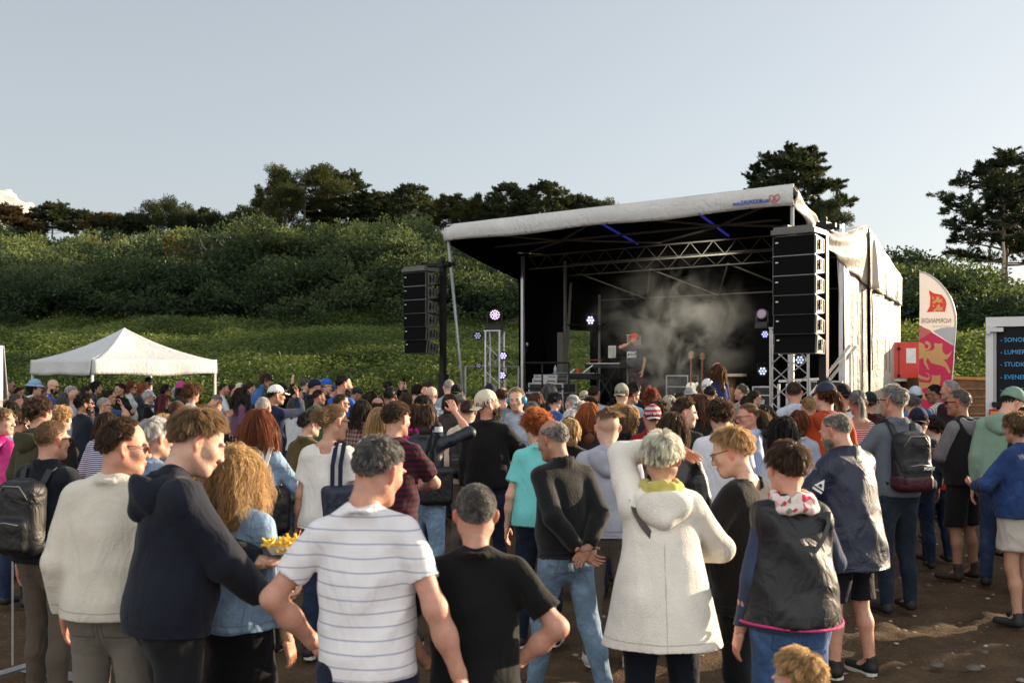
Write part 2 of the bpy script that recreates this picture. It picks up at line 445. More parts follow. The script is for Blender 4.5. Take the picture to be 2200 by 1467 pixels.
CR_C = np.array((0, -.012, .03)); CR_R = np.array((.0775, .097, .090))
def hairline(u, kind='norm'):
    az = np.arctan2(np.abs(u[:, 0]), u[:, 1])
    front = {'norm': .56, 'high': .74, 'low': .45, 'rec': .80}.get(kind, .56)
    thr = np.interp(az, [0, .5, .95, 1.3, 1.62, 1.95, 2.4, pi], [front, front - .02, front - .12, .05, .02, -.42, -.62, -.70])
    return u[:, 2] - thr
def head_sdf(F, fem, chin=1.0):
    F.ell(CR_C, CR_R, k=.01)
    F.ell((0, .020, -.035), (.060, .074, .088), k=.03)
    F.ell((0, .066, -.098 * chin), (.023 if fem else .029, .022, .018), k=.035)
    for s in (-1, 1):
        F.cap((s * .052, -.01, -.055), (s * .022, .062, -.098), .020, .016, k=.03)
        F.ell((s * .041, .058, -.022), (.018, .019, .018), k=.035)
        F.ell((s * .030, .086, .020), (.024, .012, .008), k=.016)
        F.ell((s * .031, .100, .001), (.017, .016, .010), k=.012, op='sub')
        F.ell((s * .031, .078, .001), (.0135, .0135, .0125), k=.003)
        F.ell((s * .0125, .101, -.036), (.0085, .010, .008), k=.008)
        R = align((.25 * s, -.25, 1))
        F.ell((s * .079, -.010, -.008), (.010, .020, .032), R=R, k=.010)
        F.ell((s * .088, -.004, -.006), (.006, .009, .016), R=R, k=.006, op='sub')
    F.cap((0, .090, .012), (0, .109, -.032), .0070, .0100, k=.016)
    F.ell((0, .093, -.061), (.022, .0085, .006), k=.010); F.ell((0, .090, -.072), (.018, .0085, .0065), k=.010)
    F.cap((-.017, .1005, -.0665), (.017, .1005, -.0665), .0016, k=.003, op='sub')
    nr = .043 if fem else .051
    F.cap((0, -.022, -.05), (0, -.032, -.125), nr, nr * 1.05, k=.035)

def ribbons(P, width, rnd, seed, tip=.25):
    """P strands x K x 3 -> mesh arrays of flat tapering ribbons"""
    N, K, _ = P.shape; rs = np.random.RandomState(seed)
    T = np.gradient(P, axis=1); T /= np.linalg.norm(T, axis=2, keepdims=True) + 1e-9
    r = rs.normal(size=(N, 1, 3)); W = np.cross(T, r); W /= np.linalg.norm(W, axis=2, keepdims=True) + 1e-9
    w = width * (1 - (1 - tip) * np.linspace(0, 1, K) ** 2)[None, :, None] * (.7 + .6 * rs.rand(N, 1, 1))
    V = np.stack([P - W * w / 2, P + W * w / 2], 2).reshape(-1, 3)
    base = (np.arange(N)[:, None] * K + np.arange(K - 1)[None, :]).ravel() * 2
    Q = np.stack([base, base + 1, base + 3, base + 2], 1)
    return V, Q, np.repeat(rnd, K * 2)

def grow(roots, D, L, K, grav, G, colliders, curl=0, cfreq=60, jit=.15, seed=0, stiff=.0):
    rs = np.random.RandomState(seed); N = len(roots); P = np.zeros((N, K, 3)); p = roots.copy(); P[:, 0] = p
    d = D / (np.linalg.norm(D, axis=1, keepdims=True) + 1e-9); st = (L / (K - 1))[:, None]
    lift = rs.rand(N, 1)
    for k in range(1, K):
        d = d + G * grav + rs.normal(size=(N, 3)) * jit; d /= np.linalg.norm(d, axis=1, keepdims=True) + 1e-9
        p = p + d * st
        for c, r, vol in colliders:
            q = (p - c) / (r + lift * vol); m = np.linalg.norm(q, axis=1, keepdims=True)
            push = np.where(m < 1, c + (p - c) / np.maximum(m, 1e-6), p); moved = push - p; p = push
            d = d + moved / (st + 1e-6) * .4; d /= np.linalg.norm(d, axis=1, keepdims=True) + 1e-9
        P[:, k] = p
    if curl:
        s = np.cumsum(np.concatenate([np.zeros((N, 1)), np.repeat(st, K - 1, 1)], 1), 1)
        ph = rs.rand(N, 1) * 6.28; a = s * cfreq * (.8 + .4 * rs.rand(N, 1)) + ph
        T = np.gradient(P, axis=1); T /= np.linalg.norm(T, axis=2, keepdims=True) + 1e-9
        X = np.cross(T, np.array((.3, .5, .8))); X /= np.linalg.norm(X, axis=2, keepdims=True) + 1e-9; Y = np.cross(T, X)
        env = np.minimum(1, np.arange(K) / 3.0)[None, :, None]
        P = P + (X * np.cos(a)[..., None] + Y * np.sin(a)[..., None]) * curl * env
    return P

STY = {
    #          length         vol   grav  curl  freq  density  flow        mask kind / options
    'short':  dict(L=(.014, .028), vol=.005, grav=.10, n=1.0, flow='down'),
    'crop':   dict(L=(.006, .013), vol=.0015, grav=.0, n=1.0, flow='down'),
    'buzz':   dict(L=(.003, .006), vol=.001, grav=.0, n=.6, flow='down'),
    'tidy':   dict(L=(.04, .065), vol=.012, grav=.12, n=1.1, flow='side'),
    'mop':    dict(L=(.05, .085), vol=.013, grav=.16, n=1.2, flow='down', jit=.07),
    'quiff':  dict(L=(.03, .06), vol=.018, grav=.02, n=1.1, flow='up'),
    'pixie':  dict(L=(.05, .085), vol=.013, grav=.22, n=1.2, flow='down', jit=.06),
    'bob':    dict(L=(.14, .20), vol=.016, grav=.55, n=1.3, flow='part', jit=.05),
    'long':   dict(L=(.28, .40), vol=.014, grav=.55, n=1.5, flow='part', jit=.05),
    'wavy':   dict(L=(.28, .42), vol=.015, grav=.55, n=1.5, flow='part', curl=.009, cf=42, jit=.06),
    'curly':  dict(L=(.08, .13), vol=.022, grav=.16, n=1.3, flow='down', curl=.008, cf=120, jit=.22),
    'curlylong': dict(L=(.22, .33), vol=.022, grav=.50, n=1.5, flow='part', curl=.010, cf=60, jit=.10),
    'tied':   dict(L=(.06, .10), vol=.008, grav=.0, n=1.1, flow='back', jit=.04),
    'undercut': dict(L=(.05, .09), vol=.010, grav=.05, n=1.0, flow='side', jit=.04),
    'bald':   None,
}
class Pn: pass
def fold(V, N, seed, amp, fy=1.0):
    """cloth folds as displacement along normals"""
    rs = np.random.RandomState(seed); d = np.zeros(len(V))
    for i in range(5):
        a = nrm(rs.normal(size=3) * (1.0, 1.0, .9)); b = nrm(rs.normal(size=3)); c = nrm(rs.normal(size=3)); f = rs.uniform(16, 44)
        ph = V @ a * f + 1.8 * np.sin(V @ b * rs.uniform(8, 15) + rs.rand() * 6) + rs.rand() * 6
        w = .5 + .5 * np.sin(V @ c * rs.uniform(5, 10) + rs.rand() * 6)
        d += w * (1 - 2 * np.abs(np.sin(ph * .5))) * (30 / (f + 12)) * .42
    return V + N * (np.maximum(d, -.55) * amp)[:, None]

def person(x, y, d, label, yaw=0, hy=0, hp=0, hr=0, lean=0, roll=0, twist=0, fem=False, fat=.2, skin='fair', hair='short', hc='brown', hk='norm', bald=0,
           top=('long', 'cotton', '202020'), bot=('jeans', '1e2b44'), arms=('down', 'down'), feet=None, beard=None, h=None, hs=1.0, over=None, acc=(), group=None,
           lod=None, shoes='1a1a1c', name='person', sitting=False, hlen=1.0, hand=None):
    seed = zlib.crc32(label.encode()) % 100000; rs = np.random.RandomState(seed)
    lod = lod if lod is not None else (0 if d < 4.6 else 1 if d < 7.5 else 2)
    vh = (.0042, .0058, .0085)[lod]; vb = (.012, .018, .026)[lod]; vg = (.0105, .015, .022)[lod]; vf = (.0040, .0052, .0080)[lod]
    # skeleton in metres of a 1.75 m figure
    Rt = R3(twist, lean, roll); Rh = R3(hy, hp, hr); piv = np.array((0, 0, 1.0)); nb = np.array((0, -.015, 1.485)); hc0 = np.array((0, .018, 1.632))
    TT = lambda V: (V - piv) @ Rt.T + piv
    HTm = Rt @ Rh; hcen = TT(nb) + HTm @ ((hc0 - nb) * (1 + (hs - 1) * .7))
    HT = lambda V: (V * hs) @ HTm.T + hcen
    st = STY.get(hair)
    lift = (st['vol'] * .6 if st else 0) + (.012 if any(str(a).startswith('cap') for a in acc) else 0)
    topz = HT(np.array([[0, -.012, .121 + lift]]))[0][2]
    if h is None: ztop = HC - (y - HY) * d / FPX; sc = ztop / topz; z0 = 0.0
    else: ztop = HC - (y - HY) * d / FPX; sc = h / 1.75; z0 = ztop - topz * sc
    yw = radians(yaw); Rz = np.array([[cos(yw), -sin(yw), 0], [sin(yw), cos(yw), 0], [0, 0, 1]])
    hw = Rz @ HT(np.array([[0, 0, .03]]))[0] * sc
    loc = np.array(((x - CX) / FPX * d - hw[0], d - hw[1], z0))
    root = thing(name, label, 'person', tuple(loc), yw, group); root.scale = (sc,) * 3
    sh = .138 if fem else .158; wr = (.112 if fem else .126) + fat * .045; cr = (.120 if fem else .138) + fat * .018; hr_ = (.152 if fem else .142) + fat * .03
    # arms
    arm = []
    for i, sgn in ((0, -1), (1, 1)):
        ps = POSES[arms[i]] if isinstance(arms[i], str) else arms[i]; W, pole, hd, pn, curl = ps
        m = np.array((sgn, 1, 1.)); W = np.array(W) * m; pole = nrm(np.array(pole) * m); S = np.array((sgn * sh, -.012, 1.400))
        W = W + rs.normal(size=3) * .008
        L1, L2 = .285, .25; dv = W - S; D = np.linalg.norm(dv)
        if D > (L1 + L2) * .995: W = S + dv / D * (L1 + L2) * .995; D = (L1 + L2) * .995
        u = nrm(W - S); a = (L1 ** 2 - L2 ** 2 + D ** 2) / (2 * D); hh = sqrt(max(0, L1 ** 2 - a * a)); pp = nrm(pole - u * (pole @ u)); E = S + u * a + pp * hh
        fd = nrm(W - E); hd = nrm(np.array(hd) * m) if hd is not None else fd
        arm.append((S, E, W, fd, hd, np.array(pn) * m, curl, sgn))
    # legs, in the root frame
    feet = feet or ((-.115, .0), (.115, .0)); leg = []
    for (fx, fy), sgn in zip(feet, (-1, 1)):
        Hp = np.array((sgn * .088, 0, .90)); An = np.array((fx, fy - .03, .085))
        K = (Hp + An) / 2 + np.array((0, .03, .0));
        if sitting: K = Hp + np.array((sgn * .10, .36, .02)); An = K + np.array((0, .03, -.38))
        leg.append((Hp, K, An, sgn))
    parts = []; cols = []
    sk = np.array(SKIN[skin]) * rs.uniform(.92, 1.08)
    # head
    F = Field((-.115, -.135, -.20), (.115, .14, .145), vh); head_sdf(F, fem); F.clip((0, -.03, -.165), (0, -.2, -1)); V, Q = F.mesh()
    c = np.tile(sk, (len(V), 1)); X, Y, Z = V.T
    def paint(mask, col, f): c[mask] = c[mask] * (1 - f) + np.array(col) * f
    if lod < 2 or True:
        paint((np.abs(X) < .023) & (Y > .088) & (Z < -.055) & (Z > -.078), (sk * (.85, .5, .5)), .7)
        browm = (np.abs(np.abs(X) - .030) < .020) & (Y > .07) & (np.abs(Z - (.022 - np.abs(np.abs(X) - .03) * .15)) < .004)
        paint(browm, np.array(HCOL[hc]) * .8, .75)
        eye = (np.sqrt((np.abs(X) - .031) ** 2 + ((Z - .001) * 1.7) ** 2) < .0125) & (Y > .075)
        paint(eye, (.55, .5, .47), .9); paint((np.sqrt((np.abs(X) - .031) ** 2 + (Z - .001) ** 2) < .0062) & (Y > .08), (.02, .015, .01), 1)
        lid = (np.sqrt((np.abs(X) - .031) ** 2 + ((Z - .001) * 1.5) ** 2) < .016) & (Y > .07) & ~eye
        paint(lid, sk * .45, .45)
        ch = (np.abs(np.abs(X) - .042) < .02) & (Y > .05) & (np.abs(Z + .028) < .02); paint(ch, sk * (1.1, .75, .7), .35)
        ear = (np.abs(X) > .074); paint(ear, sk * (1.15, .62, .55), .6)
        if not fem: paint((Z < -.045) & (Y > .0) & (Z > -.125) & ~((np.abs(X) < .024) & (Z > -.078)), sk * (.72, .72, .75), .45)
        u = nrm_rows((V - CR_C) / CR_R)
        if hair in ('buzz', 'bald', 'crop', 'undercut') or bald:
            paint((hairline(u, hk) > 0) & (Y < .1) & (np.abs(X) < .083), np.array(HCOL[hc]) * .7 + sk * .3, .10 if hair == 'bald' else .22 if bald else .35 if hair == 'undercut' else .6)
        if beard == 'stubble': paint((Z < -.035) & (Y > -.01) & (Z > -.125) & ~((np.abs(X) < .022) & (Z > -.078)), np.array(HCOL[hc]), .4)
    parts.append((HT(V), Q)); cols.append(c)
    # torso, arms, legs
    F = Field((-.75, -.5, .80), (.75, .62, 2.02), vb); y_ = (0, 1, 0)
    def torso(F, e, k=.05, hips=True):
        F.cap((0, 0, 1.12), (0, -.005, 1.30), wr + e, cr + e, y_, .66, k)
        if hips:
            F.cap((0, 0, .93), (0, 0, 1.10), hr_ + e, wr + e, y_, .74, k)
            for s in (-1, 1): F.ell((s * .075, -.065 - fat * .02, .93), (.085 + e, .075 + e, .09 + e), k=.05)
        F.cap((-sh + .03, -.015, 1.385), (sh - .03, -.015, 1.385), .053 + e * .7, None, y_, .95, k)
        for s in (-1, 1): F.cap((s * .03, -.028, 1.47), (s * (sh - .02), -.015, 1.403), .042 + e * .4, .042 + e * .6, k=.04)
        if fem: 
            for s in (-1, 1): F.ell((s * .065, .085, 1.27), (.058 + e * .5, .055 + e * .5, .06 + e * .5), k=.05)
        F.ell((0, .045 + fat * .03, 1.05), (.12 + fat * .06 + e, .08 + fat * .09 + e, .13), k=.06)
    torso(F, 0, hips=False); F.cap((0, 0, .97), (0, 0, 1.10), wr * .95, wr, y_, .74, .05)
    ih = (HT(np.array([[0, -.030, -.085]]))[0] - piv) @ Rt + piv; nr_ = .045 if fem else .053; F.cap((0, -.012, 1.44), ih, nr_ * .96, nr_ * .98, k=.02)
    af = .82 if fem else .94
    for S, E, W, fd, hd, pn, curl, sgn in arm:
        F.cap(S, E, .047 * af, .041 * af, k=.035); F.cap(E, E + (W - E) * .45, .044 * af, .042 * af, k=.03); F.cap(E + (W - E) * .4, W, .042 * af, .028 * af, k=.03)
        F.cap(W - fd * .01, W + hd * .02, .027 * af, .026 * af, k=.02)
    V, Q = F.mesh(); parts.append((TT(V), Q)); cols.append(np.tile(sk, (len(V), 1)))
    F = Field((-.5, -.55, .0), (.5, .62, 1.12), vb); F.cap((0, 0, .92), (0, 0, 1.0), hr_ * .95, wr * .95, y_, .74, .05)
    for Hp, K, An, sgn in leg:
        F.cap(Hp + (0, 0, .02), K, .082, .055, k=.04); F.cap(K, K + (An - K) * .35 + (0, -.014, 0), .050, .052, k=.03); F.cap(K + (An - K) * .35 + (0, -.014, 0), An, .051, .036, k=.03)
        F.cap(An, An + (0, .10, -.05), .036, .03, k=.03)
    V, Q = F.mesh(); parts.append((V, Q)); cols.append(np.tile(sk, (len(V), 1)))
    # hands
    for S, E, W, fd, hd, pn, curl, sgn in arm:
        z = hd; yv = nrm(pn - z * (pn @ z)); xv = np.cross(yv, z) * 1.0
        th = nrm(xv) * (1 if (np.cross(yv, z) @ np.cross(pn, z)) > 0 else -1)
        xs = -sgn    # thumb side
        Rm = np.stack([np.cross(yv, z), yv, z], 1)
        F = Field((-.10, -.06, -.05), (.10, .13, .20), vf)
        F.rbox((0, 0, .047), (.039, .0135, .046), .013, k=.008)
        F.cap((0, 0, -.035), (0, 0, .02), .027 * af, .027, (0, 1, 0), .72, k=.02)
        for j, (fx, L) in enumerate(((.029, .072), (.0097, .080), (-.0097, .074), (-.028, .058))):
            p = np.array((fx * xs, 0, .087)); a = curl * .55 + rs.rand() * .12; spread = (fx * 2.6) * (1 - min(curl, 1))
            for q, (fl, r0, r1) in enumerate(((.45, .0092, .0085), (.30, .0085, .0078), (.25, .0078, .0066))):
                dd = np.array((spread * xs, sin(a), cos(a))); p2 = p + nrm(dd) * L * fl; F.cap(p, p2, r0, r1, k=.003 if q == 0 else .002); p = p2; a += curl * (1.0 if q == 0 else .7) + .05
        t0 = np.array((.030 * xs, .004, .018)); t1 = t0 + np.array((.026 * xs, .014, .026)); t2 = t1 + np.array((.008 * xs * (1 - curl), .010 + .012 * curl, .024)); t3 = t2 + np.array((.002 * xs, .006, .018))
        F.cap(t0, t1, .0125, .0108, k=.010); F.cap(t1, t2, .0105, .0092, k=.003); F.cap(t2, t3, .0092, .0075, k=.002)
        V, Q = F.mesh(); V = (V * (.93 if fem else 1.02)) @ Rm.T + W + hd * .012
        parts.append((TT(V), Q)); cols.append(np.tile(sk * (1.05, .95, .92), (len(V), 1)))
    V, Q = join(parts); mesh_np('body', V, Q, skin_mat(), root, col=np.concatenate(cols))
    # ---- garments
    tops0 = top[3] if len(top) > 3 else {}; tops_c = top[2]
    for gi_, top in enumerate([top] + ([over] if over else [])):
        tk, tf, tc = top[:3]; to = top[3] if len(top) > 3 else {}
        e0 = {'tee': .013, 'tank': .008, 'long': .018, 'hoodie': .028, 'jacket': .027, 'coat': .036, 'shirt': .017, 'vest': .027, 'dress': .014}[tk] + to.get('ease', 0) + .012 * gi_
        slv = to.get('sleeve', {'tee': .66, 'tank': 0, 'vest': 0, 'dress': .3}.get(tk, 1.96)); hem = to.get('hem', {'tee': .90, 'tank': .93, 'hoodie': .89, 'jacket': .90, 'coat': .66, 'dress': .62, 'vest': .88}.get(tk, .90))
        tmat = fabric(tf, tc, to.get('c2'), to.get('per', .03), to.get('duty', .5), to.get('axis', 'z'), seams=to.get('seams', () if lod == 2 else (('v', .115), ('h', 1.335), ('h', hem + .045), ('h', hem + .012)) if tf == 'denim' else (('h', hem + .022),) if tk == 'tee' else (('h', hem + .055), ('v', .0)) if tk in ('jacket', 'coat') else (('h', hem + .05),)))
        gname = {'tee': 't_shirt', 'long': 'sweater', 'tank': 'tank_top'}.get(tk, tk)
        F = Field((-.75, -.5, min(hem, .9) - .06), (.75, .62, 2.05), vg)
        torso(F, e0, hips=False)
        hemr = max(hr_, wr) + e0 + to.get('flare', .020); ck = 'flare' in to
        F.cap((0, -.006, 1.22), (0, -.012, hem), max(cr, wr) + e0 + .004, hemr, y_, .79, .05, cut=[((0, 0, hem), (0, 0, -1))])
        F.ell((0, -.040, .97), (.14 + e0, (.092 if fem else .078) + e0 + .010, .12), k=.05)
        if tk in ('hoodie', 'long') and to.get('rib', True):
            F.cap((0, -.01, hem + .02), (0, -.01, hem + .03), hemr - .012, None, y_, .74, .02)
        for S, E, W, fd, hd, pn, curl, sgn in arm:
            if slv <= 0: continue
            cu = []
            se = e0 * .8 + to.get('sease', 0)
            if slv <= 1:
                P = S + (E - S) * slv; F.cap(S, P + (E - S) * .08, .050 * af + se, .050 * af + se * 1.4, k=.030, cut=[(P, nrm(E - S))])
            else:
                P = E + (W - E) * (slv - 1)
                F.cap(S, E, .050 * af + se, .045 * af + se, k=.022)
                F.cap(E, P, .047 * af + se, .033 * af + se * .8, k=.014, cut=[(P, nrm(W - E))])
        if tk in ('tank', 'dress') or to.get('lowneck'):
            F.cap((0, .0, 1.56), (0, .0, 1.42), .10, .085, k=.01, op='sub')
        if to.get('collar') == 'stand':
            pts = [(.064 * cos(a) * 1.1, .068 * sin(a) - .030, 1.482 - .008 * sin(a)) for a in np.linspace(-pi * 1.35, pi * .35, 10)]
            for i in range(9): F.cap(pts[i], pts[i + 1], .011, None, (0, 0, 1), 3.0, .012)
        elif tk in ('tee', 'long', 'hoodie', 'shirt', 'jacket', 'coat', 'vest') and not to.get('lowneck'):
            nn = 14; rr = .064 if not fem else .058
            pts = [(rr * cos(a), rr * .98 * sin(a) - .033, 1.462 - .022 * sin(a)) for a in np.linspace(0, 2 * pi, nn)]
            for i in range(nn - 1): F.cap(pts[i], pts[i + 1], .010 if tk == 'tee' else .014, None, k=.012)
        if to.get('open'): F.rbox((to['open'], .17, 1.12), (.055, .17, .38), .03, R=R3(0, 0, 0), k=.02, op='sub')
        F.clip((0, 0, hem), (0, 0, -1))
        V, Q = F.mesh(); N = vnormals(V, Q)
        famp = {'fleece': .7, 'shell': 1.5, 'knit': .8, 'leather': 1.4}.get(tf, 1.1) * (.0135, .012, .008)[lod]
        V = fold(V, N, seed, famp)
        if to.get('patch'):    # a second colour on a region of the same garment (shoulder yoke, sleeve, back panel)
            pass
        g = mesh_np(gname, TT(V), Q, tmat, root)
        if to.get('trim'):
            m = MB(); m.tube([(hemr * cos(t), hemr * .79 * sin(t) - .012, hem + .008 * sin(2 * t + .5)) for t in np.linspace(0, 2 * pi, 33)], .007, 6, close=False)
            o_ = m.build('trim', fabric('cotton', to['trim']), g, True); Vt = np.array([v.co[:] for v in o_.data.vertices]); o_.data.vertices.foreach_set('co', TT(Vt).ravel())
    if to.get('hood') or (over and tops0.get('hood')):
        to = to if to.get('hood') else tops0
        F = Field((-.24, -.26, 1.28), (.24, .20, 1.66), vg * .8)
        up = to['hood'] == 'up'
        n_ = 14
        for i in range(n_):
            t, t2 = 2 * pi * i / n_, 2 * pi * (i + 1) / n_; f_ = lambda t: (.088 * cos(t), .080 * sin(t) - .018, 1.452 - .022 * sin(t) + .006 * cos(3 * t + seed)); F.cap(f_(t), f_(t2), .024, None, (0, 0, 1), 1.15, .02)
        R_ = R3(0, -22, rs.uniform(-6, 6)); F.ell((rs.uniform(-.01, .01), -.118, 1.405), (.128, .062, .098), R=R_, k=.035)
        F.cap((-.10, -.06, 1.43), (0, -.14, 1.345), .028, .026, k=.06); F.cap((.10, -.06, 1.43), (0, -.14, 1.345), .028, .026, k=.06)
        F.cap((-.085, .045, 1.420), (-.105, -.05, 1.44), .016, .028, k=.05); F.cap((.085, .045, 1.420), (.105, -.05, 1.44), .016, .028, k=.05)
        F.ell((0, -.105, 1.505), (.075, .052, .060), R=R_, k=.025, op='sub')
        F.cap((0, .012, 1.60), (0, -.01, 1.42), .070, .066, k=.014, op='sub')
        V, Q = F.mesh(); V = fold(V, vnormals(V, Q), seed + 5, famp * 1.3); mesh_np('hood', TT(V), Q, fabric(to.get('hoodf', tf), to.get('hoodc', tc if not over else tops_c)), root)
    # ---- trousers and shoes
    bk, bc = bot[:2]; bo = bot[2] if len(bot) > 2 else {}
    bfab = bo.get('f', 'denim' if bk in ('jeans',) else 'cotton'); be = bo.get('ease', .011)
    F = Field((-.45, -.55, .03), (.45, .60, 1.08), vg * 1.15)
    F.cap((0, 0, .90), (0, 0, 1.03), hr_ + be, wr + be * 1.2, y_, .76, .04, cut=[((0, 0, 1.03), (0, 0, 1))])
    for s in (-1, 1): F.ell((s * .072, -.055, .92), (.085 + be, (.078 if fem else .068) + be, .10), k=.04)
    if bk in ('skirt',):
        F.cap((0, 0, .92), (0, 0, bo.get('hem', .58)), hr_ + be, hr_ + be + bo.get('flare', .05), y_, .80, .04)
        F.clip((0, 0, bo.get('hem', .58)), (0, 0, -1)); gn = 'skirt'
    else:
        cz = bo.get('hem', .50 if bk == 'shorts' else .075); gn = 'shorts' if bk == 'shorts' else ('jeans' if bk == 'jeans' else 'trousers')
        wide = bo.get('wide', .03 if bk == 'shorts' else .0)
        for Hp, K, An, sgn in leg:
            F.cap(Hp, K, .088 + be, .060 + be + wide, k=.035); F.cap(K, K + (An - K) * .4 + (0, -.016, 0), .058 + be + wide, .054 + be + wide * .6, k=.03); F.cap(K + (An - K) * .4 + (0, -.016, 0), An, .054 + be + wide * .6, .044 + be + wide * .5, k=.03)
        if not sitting: F.clip((0, 0, cz), (0, 0, -1))
    V, Q = F.mesh()
    if len(V):
        V = fold(V, vnormals(V, Q), seed + 9, .0095); mesh_np(gn, V, Q, fabric(bfab, bc, seams=() if lod == 2 or bk == 'skirt' else (('p', .075, .885, .055, .065), ('h', .985), ('v', .0))), root)
    vs = (.007, .010, .018)[lod]
    for Hp, K, An, sgn in leg:
        ax, ay, az = An; yb = ay + .03; F = Field((ax - .08, yb - .14, az - .12), (ax + .08, yb + .24, az + .14), vs); to_ = radians(8) * sgn
        dx, dy = sin(to_), cos(to_); f0 = az - .085
        F.cap((ax, yb - .035, f0 + .045), (ax + dx * .14, yb + dy * .14, f0 + .036), .042, .040, (0, 0, 1), .85, .02); F.cap((ax, yb - .035, f0 + .05), (ax, yb - .03, f0 + .11 + .04 * (shoes[-1] == 'b')), .044, .042, k=.03)
        F.clip((0, 0, f0 + .008), (0, 0, -1)); V, Q = F.mesh(); so = mesh_np('shoe', V, Q, plain('shoe_' + shoes[:6], shoes[:6], .6, bumpy=.002, sc=20), root)
        if lod < 2 and not sitting:
            m = MB(); n = 14; prof = []
            pts = [(ax + dx * t + (.043 if abs(q) else 0) * q * cos(to_), yb + dy * t) for q, t in ((-1, -.04), (-1, .05), (-1.05, .12), (-.6, .175), (0, .19), (.6, .175), (1.05, .12), (1, .05), (1, -.04), (.6, -.075), (-.6, -.075))]
            k = len(pts); V = [(p[0], p[1], f0 + .002) for p in pts] + [(p[0], p[1], f0 + .024) for p in pts]
            m.add(V, [tuple(range(k)), tuple(range(2 * k - 1, k - 1, -1))] + [(i, i + k, (i + 1) % k + k, (i + 1) % k) for i in range(k)]); m.build('sole', plain('sole', 'c8c4bc' if sum(lin(shoes[:6])) > .3 or rs.rand() < .5 else '26241f', .8), so)
    # ---- hair
    M4 = Matrix(np.block([[HTm * hs, hcen[:, None]], [np.zeros((1, 3)), np.ones((1, 1))]]).tolist())
    G = HTm.T @ np.array((0, 0, -1.0))
    capped = [a for a in acc if str(a if isinstance(a, str) else a[0]).startswith('cap')]
    if st or bald:
        if not st: st = STY['short']
        hm = hair_mat(HCOL[hc]); n = int((5500, 2600, 800)[lod] * st['n'] * hlen ** .3); wd = (.0019, .0024, .0044)[lod] * (1.35 if st['L'][1] > .12 else 1)
        u = nrm_rows(rs.normal(size=(n * 4, 3))); hl = hairline(u, hk); ok = hl > 0
        if bald: ok &= ~((u[:, 2] > .80 - .45 * bald) & (u[:, 1] > -.75 + .2 * (1 - bald)))
        if hair == 'undercut': ok &= u[:, 2] > .6
        if capped: ok &= (u[:, 2] < .18) | (rs.rand(len(u)) < .0)
        u = u[ok][:n]; n = len(u)
        if n > 20:
            root_p = CR_C + u * (CR_R + .0); Nn = nrm_rows(u / CR_R); C = nrm((.12, -.55, .83)); e = u * (u @ C)[:, None] - C; e = nrm_rows(e)
            fl = st['flow']; sd = np.sign(u[:, :1] + .012 + (u[:, 1:2] > 0) * .0)
            if fl == 'side': e = nrm_rows(e + np.array((.9, 0, 0)) * (u[:, 2:3] > .3))
            if fl == 'up': e = nrm_rows(e * .5 + np.array((.2, .25, .9)) * (u[:, 2:3] > .2))
            if fl == 'back': e = nrm_rows(np.array((0, -1.0, -.25)) - Nn * (Nn @ np.array((0, -1.0, -.25)))[:, None])
            if fl == 'part': e = nrm_rows(np.concatenate([sd * .9, -.45 * np.ones((n, 1)), -.5 * np.ones((n, 1))], 1) * (u[:, 1:2] > -.35) + e * (u[:, 1:2] <= -.35))
            D = e + Nn * (.18 if st['L'][1] > .12 and not st.get('curl', 0) > .0125 else .45 if st['vol'] > .01 else .22); L = rs.uniform(*st['L'], size=n) * hlen / hs
            if fl == 'down' and st['L'][1] > .05: L *= np.where(u[:, 2] < .15, .55, 1.0)
            L *= np.clip(.30 + hairline(u, hk) * 1.9, .30, 1.0) if st['L'][1] <= .12 else 1.0
            if bald: L *= np.clip(.35 + (.80 - .45 * bald - u[:, 2]) * 2.5, .35, 1.0)
            cl = [(CR_C, CR_R + .002, st['vol'])]
            if st['L'][1] > .12:
                cl.append((np.array((0, .028, -.04)), np.array((.066, .078, .09)), 0.01))
                tb = HTm.T @ ((TT(np.array([[0, -.01, 1.27]]))[0] - hcen)) / hs; cl.append((tb, np.array((.20, .125, .185)), .02)); cl.append((np.array((0, -.02, -.12)), np.array((.06, .06, .12)), .01))
            K = (8, 7, 5)[lod] if st['L'][1] < .12 else (16, 12, 8)[lod]
            if st.get('curl'): K += (8, 4, 2)[lod]
            ng = max(12, n // ((16 if st.get('curl') else 22) * (2 if lod == 0 else 1))); gi = rs.choice(n, min(ng, n), replace=False); near = np.argmax(u @ u[gi].T, 1); ng = len(gi)
            sm = 1.0 if st['vol'] > .003 else .6; L = L * (1 - sm * .38 * rs.rand(ng))[near]; D = D + (rs.normal(size=(ng, 3)) * .20 * sm)[near]; crnd = rs.normal(.5, .34 if hc not in ('grey', 'pepper', 'silver', 'platinum') else .5, ng)[near]
            P = grow(root_p, D, L, K, st['grav'] * (8 / K if K > 8 else 1), G, cl, st.get('curl', 0), st.get('cf', 60), st.get('jit', .06), seed)
            if st['vol'] > .003:
                cw = (.80 if st['L'][1] > .12 else .62 if st['L'][1] > .04 else .55) * np.linspace(0, 1, K)[None, :, None] ** 1.1
                cw = cw * rs.uniform(.55, 1.1, (n, 1, 1)); P = P * (1 - cw) + P[gi[near]] * cw
            if fl == 'back':
                tgt = nrm((0, -.98, .12 if 'topbun' not in acc else .9)); tt = np.linspace(0, 1, K)[None, :, None] * np.minimum(1.0, L / .07)[:, None, None]; um = nrm_rows(u[:, None] * (1 - tt) + tgt * tt)
                P = CR_C + um * (CR_R + st['vol'] * rs.rand(n)[:, None, None] * (.3 + np.sin(tt * pi)))
